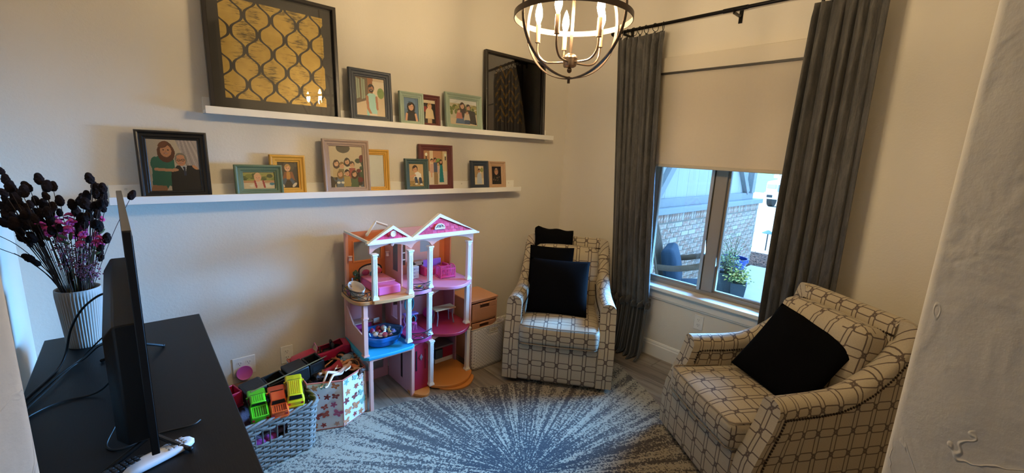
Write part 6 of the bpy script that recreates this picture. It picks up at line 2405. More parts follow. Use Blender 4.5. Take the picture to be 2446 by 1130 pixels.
def toy_car(label, loc, yaw, pitch, roll, kind, color, L=0.215, Wd=0.080):
    t = thing('toy_' + kind[0], label, 'toy car', loc, group='toy cars in the wicker basket')
    t.rotation_euler = Matrix.Rotation(yaw, 3, 'Z').to_4x4().to_3x3().__matmul__(Matrix.Rotation(pitch, 3, 'X')).__matmul__(Matrix.Rotation(roll, 3, 'Y')).to_euler()
    m = mat('toy_paint_' + color, color, 0.35, coat=0.3)
    # forward is +y; side profile (y, z)
    h = L / 2
    if kind[1] == 'suv':
        prof = [(-h, .018), (-h, .046), (-h + .006, .052), (-h + .018, .078), (.018, .080), (.048, .054), (h - .012, .048), (h, .038), (h, .016)]
    elif kind[1] == 'sport':
        prof = [(-h, .016), (-h, .048), (-h + .012, .050), (-h + .058, .050), (-h + .072, .071), (.022, .071), (.052, .049), (h - .015, .044), (h, .034), (h, .014)]
    else:
        prof = [(-h, .018), (-h, .050), (-h + .076, .050), (-h + .080, .074), (.026, .075), (.052, .052), (h - .012, .048), (h, .040), (h, .016)]
    vs, fs = [], []
    k_ = len(prof)
    for s, q in ((-1, 0), (-.86, 1), (.86, 1), (1, 0)):
        for y, z in prof:
            top = z > 0.055
            xx = s * Wd / 2 * (0.84 if top else 1.0)
            zz = z if q else (z - 0.004 if z > 0.03 else z)
            vs.append((xx, y * (1 if q else 0.985), zz))
    for r_ in range(3):
        for i in range(k_):
            j = (i + 1) % k_
            fs.append((r_ * k_ + i, r_ * k_ + j, (r_ + 1) * k_ + j, (r_ + 1) * k_ + i))
    fs += [tuple(range(k_)), tuple(reversed(range(3 * k_, 4 * k_)))]
    body = MB().add(vs, fs).build('body', m, t, bevel=0.0035, seg=2)
    # windscreen, rear window and side windows
    def quad(pts, nm='window', mm=GLS):
        P = [Vector(p) for p in pts]
        n_ = (P[1] - P[0]).cross(P[3] - P[0]).normalized() * 0.0008
        MB().add([p + n_ for p in P] + [p - n_ for p in P], [(0, 1, 2, 3), (7, 6, 5, 4), (0, 4, 5, 1), (1, 5, 6, 2), (2, 6, 7, 3), (3, 7, 4, 0)]).build(nm, mm, t, smooth=0)
    w1, w2 = Wd * 0.33, Wd * 0.38
    if kind[1] == 'suv':
        ws, rw, sd_ = ((.024, .0775), (.044, .0590)), ((-h + .0165, .0765), (-h + .0085, .058)), [(-h + .03, .006)]
    elif kind[1] == 'sport':
        ws, rw, sd_ = ((.027, .068), (.047, .0535)), ((-h + .0695, .069), (-h + .060, .055)), [(-h + .075, .012)]
    else:
        ws, rw, sd_ = ((.031, .0715), (.048, .0565)), ((-h + .0788, .071), (-h + .0775, .058)), [(-h + .085, .014)]
    quad([(-w1, ws[0][0] + .0012, ws[0][1] + .0012), (w1, ws[0][0] + .0012, ws[0][1] + .0012), (w2, ws[1][0] + .0012, ws[1][1] + .0012), (-w2, ws[1][0] + .0012, ws[1][1] + .0012)], 'windscreen')
    quad([(-w1, rw[0][0] - .0014, rw[0][1]), (w1, rw[0][0] - .0014, rw[0][1]), (w2, rw[1][0] - .0014, rw[1][1]), (-w2, rw[1][0] - .0014, rw[1][1])], 'rear_window')
    y0, y1 = sd_[0]
    for s in (-1, 1):
        for a, c in ((y0, (y0 + y1) / 2 - .003), ((y0 + y1) / 2 + .003, y1 + .008)):
            quad([(s * Wd * .432, a, .071), (s * Wd * .432, c, .071), (s * Wd * .492, c, .055), (s * Wd * .492, a, .055)], 'side_window')
    for s in (-1, 1):
        for y in (-h * .62, h * .62):
            wgt = MB().cyl((s * (Wd / 2 - .012), y, .018), (s * (Wd / 2 + .002), y, .018), .018, n=16).build('wheel', RUB, t)
            MB().cyl((s * (Wd / 2 + .0021), y, .018), (s * (Wd / 2 + .0035), y, .018), .009, n=12).build('hub_cap', mat('toy_hub', '9a9a9c', 0.3, 0.6), wgt)
    if kind[1] in ('pickup', 'sport'):
        bw = Wd * .36
        ya, yb_ = -h + .006, -h + (.072 if kind[1] == 'pickup' else .052)
        MB().box(-bw, bw, ya, yb_, .0502, .0510).build('bed_floor', mat('toy_paint_dark_' + color, tuple(x * .6 for x in [int(color[i:i + 2], 16) / 255 for i in (0, 2, 4)]), 0.5), t, smooth=0)
        MB().box(-bw - .006, -bw, ya - .003, yb_, .0500, .0585).box(bw, bw + .006, ya - .003, yb_, .0500, .0585).box(-bw - .006, bw + .006, ya - .008, ya - .003, .0500, .0585).build('bed_wall', m, t, bevel=0.001)
        for i in range(6):
            x = -bw + (i + .5) * bw / 3
            MB().box(x - .0015, x + .0015, ya, yb_, .0511, .0525).build('bed_rib', m, t, smooth=0)
    if kind[1] in ('suv', 'pickup'):
        ra, rb_ = (-h + .025, .015) if kind[1] == 'suv' else (-h + .088, .022)
        zt_ = .0800 if kind[1] == 'suv' else .0748
        for i in range(6):
            x = (i - 2.5) * .009
            MB().box(x - .0015, x + .0015, ra, rb_, zt_, zt_ + .0018).build('roof_rib', m, t, smooth=0)
    MB().box(-Wd * .42, Wd * .42, -h - .004, -h - .0004, .016, .026).build('rear_bumper', m, t, bevel=0.001)
    MB().box(-Wd * .42, Wd * .42, h + .0004, h + .004, .014, .024).build('front_bumper', m, t, bevel=0.001)
    for s in (-1, 1):
        MB().box(s * Wd * .36 - .005, s * Wd * .36 + .005, -h - .0012, -h + .0005, .032, .044).build('tail_light', mat('toy_tail_red', 'b3202a', 0.3), t, smooth=0)
        MB().box(s * (Wd / 2 + .003) - .004, s * (Wd / 2 + .003) + .004, .030, .036, .056, .062).build('side_mirror', m, t, smooth=0)
    return t


PT = math.radians(13)
toy_car('lime green toy pickup truck, leftmost of the three cars in the basket', (0.362, 2.225, 0.278), -0.10, PT, 0.0, ('pickup_truck', 'pickup'), '58c81c')
toy_car('orange toy pickup car between the green and yellow cars', (0.447, 2.208, 0.280), -0.14, PT, 0.0, ('sports_car', 'sport'), 'e8581c')
toy_car('yellow toy off-road car, rightmost of the three cars in the basket', (0.530, 2.230, 0.298), -0.20, PT, 0.03, ('off_road_car', 'suv'), 'd9c416')

# black toy trailer train lying across the back of the basket
BP = mat('toy_black_plastic', '1b1a19', 0.45, bump=0.1, bscale=80)
tt = thing('toy_trailer', 'long black plastic toy trailer truck across the back of the basket', 'toy truck', (0.530, 2.405, 0.275), 0.17)
tt.rotation_euler = (math.radians(6), math.radians(-6), 0.17)
def trailer_box(x0, x1, z0, z1, nm):
    b = MB().box(x0, x1, -0.052, 0.052, z0, z0 + 0.02)
    b.box(x0, x1, -0.052, -0.044, z0 + 0.02, z1).box(x0, x1, 0.044, 0.052, z0 + 0.02, z1)
    b.box(x0, x0 + 0.01, -0.044, 0.044, z0 + 0.02, z1).box(x1 - 0.01, x1, -0.044, 0.044, z0 + 0.02, z1)
    return b.build(nm, BP, tt, bevel=0.003)
MB().box(-0.21, -0.105, -0.054, 0.054, 0.0, 0.09).build('tractor_cab', BP, tt, bevel=0.012, seg=3)
trailer_box(-0.100, 0.00, 0.0, 0.07, 'flat_bed')
MB().box(0.006, 0.115, -0.056, 0.056, 0.0, 0.085).build('box_body', BP, tt, bevel=0.006)
bd = trailer_box(0.120, 0.205, 0.0, 0.08, 'ramp_bed')
MB().box(0.135, 0.19, -0.0535, -0.0522, 0.03, 0.06).build('side_opening', mat('toy_black_hole', '060606', 0.8), bd, smooth=0)
for x in (-0.18, -0.13, 0.03, 0.09, 0.18):
    for s in (-1, 1):
        MB().cyl((x, s * 0.040, -0.002), (x, s * 0.058, -0.002), 0.017, n=14).build('wheel', RUB, tt)
for x in (-0.085, 0.035):
    MB().box(x - 0.007, x + 0.007, -0.058, -0.0535, 0.004, 0.016).build('side_light', mat('toy_light_blue', '8fb4d0', 0.3), tt, smooth=0)
o = MB().tube([(0.345, 2.285, 0.352), (0.55, 2.330, 0.372), (0.745, 2.372, 0.392)], [0.0034, 0.0036, 0.0030], 8).build('wooden_stick', mat('stick_wood', '6e5228', 0.7, var=0.3))
tag(o, 'thin wooden stick lying in front of the black toy trailer', 'stick')
rt = thing('red_toy_box', 'red plastic toy wagon at the left end of the basket', 'toy', (0.275, 2.395, 0.25), 0.25)
RP = mat('toy_red_plastic', 'b01a3c', 0.35)
b = MB()
b.box(-0.035, 0.035, -0.05, 0.05, 0.0, 0.012).box(-0.035, -0.028, -0.05, 0.05, 0.012, 0.085).box(0.028, 0.035, -0.05, 0.05, 0.012, 0.085).box(-0.028, 0.028, -0.05, -0.043, 0.012, 0.085).box(-0.028, 0.028, 0.043, 0.05, 0.012, 0.085)
b.build('wagon_body', RP, rt, bevel=0.006)
for x in (-0.032, 0.032):
    for y in (-0.03, 0.03):
        MB().cyl((x - 0.006, y, -0.004), (x + 0.006, y, -0.004), 0.012, n=12).build('wheel', RUB, rt)
ds = thing('pink_toy_plate', 'round pink toy plate leaning on the wall below the double outlet', 'toy', (0.388, 2.722, 0.228))
MB().lathe([(0, 0), (0.034, 0.0), (0.042, 0.006), (0.040, 0.009), (0.032, 0.004), (0, 0.004)], 26, M=Matrix.Translation((0, 0, 0.02)) @ Matrix.Rotation(math.radians(78), 4, 'X')).build('plate', mat('toy_plate_pink', 'c95aa8', 0.4), ds)
MB().box(-0.07, 0.07, -0.06, 0.01, -0.228, -0.037).build('cardboard_box_below', mat('toy_box_card', '7a5b4a', 0.8), ds, bevel=0.002)

# ------------------------------------------------------------------ butterfly box with dolls and a toy convertible
def butterfly_cloth():
    m = mat('butterfly_canvas', 'd8d3cc', 0.8, bump=0.08, bscale=500)
    at = NG(m)
    at.color(lin('d9d4cd'))
    return m


BC = butterfly_cloth()
EDG = mat('coral_binding', 'c86a58', 0.7)
bx = thing('toy_storage_box', 'floral butterfly print fabric box full of dolls', 'storage box', (0.775, 2.42, 0.009))
plan = [(-0.165, -0.135), (0.0, -0.205), (0.165, -0.135), (0.172, 0.20), (-0.172, 0.20)]
top = [(-0.172, -0.150), (0.0, -0.205), (0.160, -0.130), (0.165, 0.20), (-0.180, 0.20)]
BHT = [0.300, 0.288, 0.292, 0.300, 0.300]
for i in range(5):
    j = (i + 1) % 5
    a, c = plan[i], plan[j]
    at_, ct = top[i], top[j]
    vs = [(a[0], a[1], 0.003), (c[0], c[1], 0.003), (ct[0], ct[1], BHT[j]), (at_[0], at_[1], BHT[i])]
    pn = MB().add(vs, [(0, 1, 2, 3)]).build('side_panel', BC, bx, smooth=0, fix=False)
    so = pn.modifiers.new('thick', 'SOLIDIFY'); so.thickness = 0.005; so.offset = 0
    # printed butterflies and flowers: thin flat pieces lying on the cloth
    if i in (0, 1):
        A, U = Vector(vs[0]), Vector(vs[1]) - Vector(vs[0])
        Vv = Vector(vs[3]) - Vector(vs[0])
        nrm_ = U.cross(Vv).normalized()
        uh, vh = U.normalized(), (Vv - U.normalized() * Vv.dot(U.normalized())).normalized()
        if nrm_.y > 0:
            nrm_ = -nrm_
        rs = random.Random(30 + i)
        cols = ['a8443c', 'c97a4e', '7fa08c', 'b55a78', 'b4503e', '8c3a34', 'd09a80']
        cells = [(u, v) for v in range(5) for u in range(3)]
        parts = {}
        for (cu, cv) in cells:
            fu, fv = (cu + .5 + rs.uniform(-.15, .15) + (0.2 if cv % 2 else 0)) / 3.3, (cv + .5 + rs.uniform(-.15, .15)) / 5
            ctr = A + U * fu + Vv * fv + nrm_ * 0.0032
            sc = rs.uniform(.018, .027)
            ang = rs.uniform(-.6, .6)
            col = cols[rs.randrange(len(cols))]
            b = MB()
            kind = rs.randrange(3)
            def pt(x, y):
                xr, yr_ = x * math.cos(ang) - y * math.sin(ang), x * math.sin(ang) + y * math.cos(ang)
                return ctr + uh * xr * sc + vh * yr_ * sc
            def blob(cx_, cy_, rx, ry, rot, n_=8):
                P = []
                for q in range(n_):
                    t_ = 2 * PI * q / n_
                    x, y = rx * math.cos(t_), ry * math.sin(t_)
                    P.append(pt(cx_ + x * math.cos(rot) - y * math.sin(rot), cy_ + x * math.sin(rot) + y * math.cos(rot)))
                b.add(P, [tuple(range(n_))])
            if kind < 2:
                for s in (-1, 1):
                    blob(s * .55, .38, .55, .40, s * .6)
                    blob(s * .42, -.38, .40, .32, -s * .6)
                blob(0, 0, .09, .6, 0)
            else:
                for q in range(5):
                    t_ = 2 * PI * q / 5
                    blob(.42 * math.cos(t_), .42 * math.sin(t_), .46, .24, t_)
            b.build('printed_butterfly' if kind < 2 else 'printed_flower', mat('print_' + col, col, 0.8), pn, smooth=0, fix=False)
rimp = [(top[i][0], top[i][1], BHT[i]) for i in range(5)]
MB().tube(rimp, 0.005, 6, closed=True).build('rim_binding', EDG, bx)
MB().tube([(p[0], p[1], 0.005) for p in plan], 0.004, 6, closed=True).build('base_binding', EDG, bx)
for i in range(3):
    MB().tube([(plan[i][0], plan[i][1], 0.005), (top[i][0], top[i][1], BHT[i])], 0.0035, 6).build('seam_binding', EDG, bx)
MB().prism(plan, 0.0, 0.003).build('box_floor', BC, bx, smooth=0)
# dark mixed doll clothes filling the box
def fill(a, c):
    x, y = 2 * a - 1, 2 * c - 1
    w_ = 0.150
    return (x * w_, y * 0.15 + 0.01, 0.235 + 0.022 * math.sin(6 * x + 1) * math.cos(5 * y + 2) + 0.01 * math.sin(17 * x + 9 * y))
o = MB().grid(fill, 26, 26).build('doll_clothes', mat('dark_doll_clothes', '3b2a2c', 0.9, bump=0.6, bscale=60, var=0.5, vscale=30), None, smooth=80, fix=False)
o.location = (0.775, 2.42, 0.009)
so = o.modifiers.new('thick', 'SOLIDIFY'); so.thickness = 0.015
tag(o, 'dark crumpled doll clothes filling the butterfly box', 'doll clothes')

def skin_body(name, V, E, m, parent, sub=1):
    me = bpy.data.meshes.new(name)
    me.from_pydata([v[0] for v in V], E, [])
    me.materials.append(m)
    o = bpy.data.objects.new(name, me)
    COL.objects.link(o)
    o.parent = parent
    o.modifiers.new('skin', 'SKIN').use_smooth_shade = True
    sk_ = me.skin_vertices[0].data
    for i, v in enumerate(V):
        sk_[i].radius = (v[1], v[1])
        sk_[i].use_root = (i == 0)
    o.modifiers.new('sub', 'SUBSURF').levels = sub
    o.modifiers['sub'].render_levels = sub + 1
    return o


def doll(label, loc, rot, skin, hair, dress, bend=0.2, legs=1.0):
    """fashion doll about 29 cm tall lying on its back along +x (feet at +x)"""
    t = thing('doll', label, 'doll', loc, rot=rot, group='dolls lying in the butterfly box')
    V = [((0, 0, 0), .014), ((-.03, 0, .002), .011), ((-.062, 0, 0), .015), ((-.078, 0, 0), .006), ((-.092, 0, .002), .012), ((-.105, 0, .003), .011),
         ((.012, .011, 0), .012), ((.075, .014, bend * .06), .008), ((.14, .013, -.002), .0052), ((.156, .013, .006), .004),
         ((.012, -.011, 0), .012), ((.075, -.018, bend * .10), .008), ((.14, -.02, -.002), .0052), ((.156, -.02, .006), .004),
         ((-.066, .022, 0), .006), ((-.034, .040, .006), .005), ((.004, .046, .014), .004), ((.016, .047, .016), .0045),
         ((-.066, -.022, 0), .006), ((-.034, -.042, .004), .005), ((-.004, -.030, .022), .004), ((.006, -.022, .026), .0045)]
    E = [(0, 1), (1, 2), (2, 3), (3, 4), (4, 5), (0, 6), (6, 7), (7, 8), (8, 9), (0, 10), (10, 11), (11, 12), (12, 13), (2, 14), (14, 15), (15, 16), (16, 17), (2, 18), (18, 19), (19, 20), (20, 21)]
    skin_body('body', V, E, mat('doll_skin_' + skin, skin, 0.4), t)
    hb = MB()
    r_ = random.Random(len(label))
    for i in range(16):
        y = r_.uniform(-.014, .014)
        hb.tube([(-.104, y * .6, .008), (-.118, y, .0), (-.10 + r_.uniform(-.03, .02), y * 2.2, -.010), (-.07 + r_.uniform(-.03, .02), y * 2.8, -.012)], [.005, .006, .005, .002], 5)
    hb.build('hair', mat('doll_hair_' + hair, hair, 0.6, bump=0.3, bscale=300), t, smooth=80, fix=False)
    for s in (-1, 1):
        MB().sph((-.0965, s * .0045, .0125), .0017, 6, 4).build('eye', mat('doll_eye', '2a2622', 0.3), t)
    if dress:
        MB().lathe([(.0125, 0), (.017, .02), (.0145, .034), (.0165, .05), (.024, .075), (.032, .098), (.030, .098), (.0, .07)], 16, M=Matrix.Translation((-.066, 0, 0)) @ Matrix.Rotation(PI / 2, 4, 'Y')).build('dress', mat('doll_dress_' + dress, dress, 0.6), t, smooth=70)
    return t


doll('doll in red dress with dark hair lying across the butterfly box', (0.790, 2.375, 0.305), (0.15, -0.10, 0.15), 'c98a5e', '2e1c17', 'a81f35')
doll('bare pale doll with bent legs at the front rim of the butterfly box', (0.795, 2.300, 0.305), (0.2, 0.10, PI + 0.62), 'e2b79c', '5a3a26', None, 0.5)
doll('brown haired doll with orange skirt at the right side of the butterfly box', (0.870, 2.370, 0.300), (-0.2, -0.05, 1.9), 'c07f52', '4a2f20', 'c2683a', 0.3)
doll('doll with messy brown hair at the back corner of the butterfly box', (0.900, 2.470, 0.300), (0.1, 0.1, -0.5), 'b9764e', '5d3d28', '3f5f78', 0.3)
ht = thing('doll_bonnet', 'grey lacy doll bonnet on the right of the butterfly box', 'doll clothes', (0.875, 2.405, 0.318))
MB().sph((0, 0, 0.012), (0.030, 0.026, 0.018), 14, 8).build('crown', mat('bonnet_grey', '9aa0a2', 0.8, bump=0.5, bscale=120), ht)
MB().tube([(0.034 * math.cos(q), 0.030 * math.sin(q), 0.006 + 0.004 * math.sin(7 * q)) for q in [2 * PI * i / 40 for i in range(40)]], 0.006, 6, closed=True).build('frill', mat('bonnet_blue', '6f9fb0', 0.8), ht)

pc = thing('toy_convertible', 'raspberry pink toy convertible behind the butterfly box', 'toy car', (0.775, 2.560, 0.275), -0.10)
pc.rotation_euler = (0.0, math.radians(-5), -0.12)
PCM = mat('toy_convertible_pink', 'b8204f', 0.3, coat=0.4)
L2, Wc = 0.170, 0.066
rows = [(-L2, .030, .045, .60), (-L2 * .92, .026, .056, .86), (-L2 * .55, .022, .066, .98), (-L2 * .22, .020, .070, 1.0), (L2 * .10, .020, .070, 1.0), (L2 * .42, .020, .074, 1.0), (L2 * .75, .022, .086, .98), (L2 * .95, .028, .080, .88), (L2, .034, .066, .66)]
vs, fs = [], []
for x, z0, z1, w_ in rows:
    w2 = Wc * w_
    vs += [(x, -w2 * .9, z0), (x, -w2, (z0 + z1) / 2), (x, -w2 * .93, z1), (x, -w2 * .70, z1 + .004), (x, w2 * .70, z1 + .004), (x, w2 * .93, z1), (x, w2, (z0 + z1) / 2), (x, w2 * .9, z0)]
for i in range(len(rows) - 1):
    for j in range(8):
        if j == 3 and 3 <= i <= 5:
            continue            # open cockpit
        fs.append((i * 8 + j, i * 8 + (j + 1) % 8, (i + 1) * 8 + (j + 1) % 8, (i + 1) * 8 + j))
fs += [tuple(range(8)), tuple(reversed(range((len(rows) - 1) * 8, len(rows) * 8)))]
o = MB().add(vs, fs).build('body', PCM, pc, smooth=50)
so = o.modifiers.new('thick', 'SOLIDIFY'); so.thickness = 0.003
MB().box(-L2 * .2, L2 * .7, -Wc * .66, Wc * .66, .030, .034).build('cockpit_floor', BP, pc)
for s in (-1, 1):
    MB().box(L2 * .10, L2 * .36, s * .028 - .020, s * .028 + .020, .034, .052).build('seat', BP, pc, bevel=0.006)
    MB().box(L2 * .36, L2 * .46, s * .028 - .020, s * .028 + .020, .034, .105).build('seat_back', BP, pc, bevel=0.008, seg=3)
b = MB().tube([(-L2 * .22, -Wc * .75, .072), (-L2 * .12, -Wc * .66, .108), (-L2 * .12, Wc * .66, .108), (-L2 * .22, Wc * .75, .072)], 0.003, 6)
b.build('windscreen_frame', mat('toy_convertible_frame', 'c97fa8', 0.3), pc)
MB().add([(-L2 * .22, -Wc * .74, .073), (-L2 * .22, Wc * .74, .073), (-L2 * .12, Wc * .65, .107), (-L2 * .12, -Wc * .65, .107)], [(0, 1, 2, 3)]).build('windscreen', GLASS, pc, smooth=0, fix=False)
MB().tube([(-L2 * .03 + .004 * math.cos(q), -.028 + .018 * math.cos(q), .085 + .018 * math.sin(q)) for q in [2 * PI * i / 18 for i in range(18)]], .003, 6, closed=True).build('steering_wheel', BP, pc)
for s in (-1, 1):
    for x in (-L2 * .62, L2 * .60):
        wgt = MB().cyl((x, s * (Wc - .014), .026), (x, s * (Wc + .004), .026), .028, n=20).build('wheel', RUB, pc)
        MB().cyl((x, s * (Wc + .0042), .026), (x, s * (Wc + .006), .026), .016, n=14).build('hub_cap', mat('toy_hub_silver', 'b9bcc0', 0.25, 0.7), wgt)
# ------------------------------------------------------------------ outdoors seen through the window
GZ = -0.16
CONC = mat('porch_concrete', 'b9b3a8', 0.85, bump=0.2, bscale=40, var=0.08)
struct(MB().box(XW + T + 0.001, 8.0, -1.5, 2.55, GZ - 0.1, GZ).build('floor_porch', CONC))
struct(MB().box(9.5, 60, -25, 60, GZ - 0.42, GZ - 0.30).build('ground_driveway', mat('driveway_concrete', 'cfc8bb', 0.9, bump=0.15, bscale=20, var=0.06)))
struct(MB().box(34, 140, 6, 110, GZ - 0.40, GZ - 0.285).build('ground_lawn', mat('lawn_green', '7d9a5c', 0.95, bump=0.4, bscale=8, var=0.25, vscale=2)))
struct(MB().box(26, 30, -25, 60, GZ - 0.36, GZ - 0.28).build('ground_street_kerb', mat('kerb', 'd8d3ca', 0.9)))
ml = MB().box(8.001, 9.6, -1.5, 6.0, GZ - 0.2, GZ - 0.06).build('ground_bed', mat('soil', '3f2f26', 0.95, bump=0.5, bscale=30))
struct(ml)
b = MB()
rs = random.Random(17)
for i in range(2600):
    x, y = rs.uniform(8.02, 9.5), rs.uniform(0.6, 3.6)
    a = rs.uniform(0, PI)
    l, w_ = rs.uniform(.03, .07), rs.uniform(.010, .02)
    c, s = math.cos(a), math.sin(a)
    z = GZ - 0.055 + rs.uniform(0, .02)
    t1 = rs.uniform(-.02, .02)
    b.add([(x - c * l - s * w_, y - s * l + c * w_, z), (x - c * l + s * w_, y - s * l - c * w_, z), (x + c * l, y + s * l, z + t1 + .012)], [(0, 1, 2)])
o = b.build('bark_mulch', mat('bark_mulch', '5a4236', 0.95, var=0.5, vscale=3), None, smooth=0, fix=False)
stuff(o); o['label'] = 'dark bark mulch bed beyond the porch'; o['category'] = 'mulch'

# half-height brick wall along the porch
BY = 2.65
bw = thing('brick_wall', 'low pale red brick porch wall seen through the window', 'wall', (3.3, BY, GZ))
MORT = mat('mortar', '8f877c', 0.95, bump=0.3, bscale=80)
XE = 8.22
MB().box(0.0, XE - 3.3, 0.008, 0.19, -0.14, 1.075).build('mortar_core', MORT, bw, smooth=0)
def brick_mat():
    m = mat('old_brick', 'b08573', 0.9)
    g = NG(m)
    oi = g.n('ShaderNodeObjectInfo').outputs['Random']
    o = g.tc()
    n1 = g.noise(o, 25, 4)
    ramp = g.n('ShaderNodeValToRGB')
    g.put(ramp.inputs[0], oi)
    e = ramp.color_ramp.elements
    e[0].color = (*lin('93705f'), 1)
    e[1].color = (*lin('b4aaa0'), 1)
    for p, c in ((.3, 'a07f6f'), (.55, 'ab9282'), (.8, '857066')):
        q = e.new(p)
        q.color = (*lin(c), 1)
    g.color(g.mix(g.step(n1, .45, .7), ramp.outputs[0], lin('b9b0a6')))
    g.bump(n1, .4, .006)
    return m
BM = brick_mat()
brick = MB().box(-0.0955, 0.0955, 0.0, 0.08, -0.028, 0.028).mesh('brick')
sold = MB().box(-0.029, 0.029, -0.012, 0.09, -0.052, 0.052).mesh('brick_soldier')
x0 = 1.25
rs = random.Random(2)
zc = 0.035 - 0.068
row = 0
count = 0
while zc < 0.93:
    x = x0 + (0.1 if row % 2 else 0.0)
    while x < XE - 3.3 - 0.09:
        o = link('brick', brick, BM, bw, smooth=0)
        o.location = (x, rs.uniform(-.003, .002), zc)
        o.rotation_euler = (0, 0, rs.uniform(-.008, .008))
        x += 0.2035
        count += 1
    zc += 0.068
    row += 1
x = x0
while x < XE - 3.3 - 0.03:
    o = link('brick', sold, BM, bw, smooth=0)
    o.location = (x, rs.uniform(-.003, .002), 1.024)
    x += 0.068

# white timber panel above the bricks
PW = mat('weathered_white_timber', 'a5a6a4', 0.8, bump=0.25, bscale=30, var=0.08, stretch=(1, 1, 0.15))
tp = thing('timber_panel', 'pale board panel with diagonal braces above the brick wall', 'panel', (3.3, BY, 0.92))
LX = XE - 3.3
MB().box(0, LX + 0.03, -0.05, 0.2, 0.0, 0.075).build('stone_cap', mat('stone_cap_grey', '8a8f96', 0.85, bump=0.2, bscale=40), tp, bevel=0.006)
x = 0.0
while x < LX - 0.35:
    MB().box(x, x + 0.292, 0.09, 0.108, 0.076, 2.1).build('board', PW, tp, smooth=0)
    x += 0.296
TB = mat('timber_brace_grey', '85888a', 0.8, bump=0.2, bscale=30, var=0.1)
MB().box(0, LX - 0.25, 0.03, 0.089, 0.076, 0.185).build('bottom_rail', TB, tp, bevel=0.004)
MB().box(0, LX - 0.25, 0.03, 0.089, 2.0, 2.1).build('top_rail', TB, tp, bevel=0.004)
for x in (1.30, LX - 0.42):
    MB().box(x, x + 0.13, 0.0, 0.089, 0.186, 2.0).build('post', TB, tp, bevel=0.004)
for (xa, za, xb, zb) in ((1.50, 0.19, 2.9, 1.9), (LX - 0.50, 0.19, LX - 1.9, 1.9)):
    d = Vector((xb - xa, 0, zb - za)).normalized()
    n_ = Vector((-d.z, 0, d.x)) * 0.05
    A_, B_ = Vector((xa, 0, za)), Vector((xb, 0, zb))
    vs = [A_ + n_, A_ - n_, B_ - n_, B_ + n_]
    vs = [(v.x, 0.02, v.z) for v in vs] + [(v.x, 0.088, v.z) for v in vs]
    MB().add(vs, [(0, 1, 2, 3), (7, 6, 5, 4), (0, 4, 5, 1), (1, 5, 6, 2), (2, 6, 7, 3), (3, 7, 4, 0)]).build('brace', TB, tp, bevel=0.003)

# rocking chair
RW = mat('teak_grey', '5f4d3c', 0.7, var=0.25, vscale=20, bump=0.2, bscale=60)
rc = thing('rocking_chair', 'weathered wooden rocking chair on the porch beside the window', 'chair', (4.16, 1.93, GZ), 0.38)
def bar(nm, pts, r, flat=0.5):
    return MB().tube(spline(pts, 5), r, 8, flat=flat).build(nm, RW, rc, smooth=60)
for s in (-1, 1):
    x = s * 0.27
    bar('rocker', [(x, -0.50, 0.10), (x, -0.25, 0.045), (x, 0.1, 0.03), (x, 0.5, 0.09)], 0.026)
    bar('front_leg', [(x, -0.24, 0.05), (x, -0.245, 0.40), (x, -0.25, 0.74)], 0.026)
    bar('back_post', [(x, 0.16, 0.05), (x, 0.20, 0.45), (x, 0.29, 0.85), (x, 0.40, 1.22)], 0.028)
    bar('armrest', [(x, -0.30, 0.80), (x, -0.16, 0.775), (x, 0.06, 0.715), (x, 0.26, 0.70)], 0.030, 0.4)
for k_ in range(7):
    y = -0.25 + k_ * 0.068
    MB().box(-0.26, 0.26, y, y + 0.05, 0.42 - 0.012 * k_, 0.44 - 0.012 * k_).build('seat_slat', RW, rc, bevel=0.003)
for k_ in range(6):
    x = -0.2 + k_ * 0.08
    MB().tube([(x, 0.21, 0.45), (x, 0.30, 0.88), (x, 0.385, 1.15)], 0.016, 6, flat=0.5).build('back_slat', RW, rc)
bar('crest_rail', [(-0.28, 0.395, 1.18), (0, 0.41, 1.20), (0.28, 0.395, 1.18)], 0.035)
me = soft_box(0.46, 0.12, 0.40, 0.04, (0, 0.03, 0))
PB = mat('navy_outdoor_cushion', '143048', 0.85, bump=0.3, bscale=120)
o = link('outdoor_cushion', me, PB, None, smooth=60)
o.matrix_world = Matrix.Translation((4.16, 1.93, GZ)) @ Matrix.Rotation(0.38, 4, 'Z') @ Matrix.Translation((0.02, 0.13, 0.68)) @ Matrix.Rotation(math.radians(-14), 4, 'X')
tag(o, 'dark blue cushion leaning in the porch rocking chair', 'cushion')
me = soft_box(0.48, 0.46, 0.08, 0.03, (0, 0, 0.02))
o = link('seat_pad', me, PB, None, smooth=60)
o.matrix_world = Matrix.Translation((4.16, 1.93, GZ)) @ Matrix.Rotation(0.38, 4, 'Z') @ Matrix.Translation((0, -0.08, 0.475)) @ Matrix.Rotation(math.radians(-9), 4, 'X')
tag(o, 'dark blue seat pad on the porch rocking chair', 'cushion')

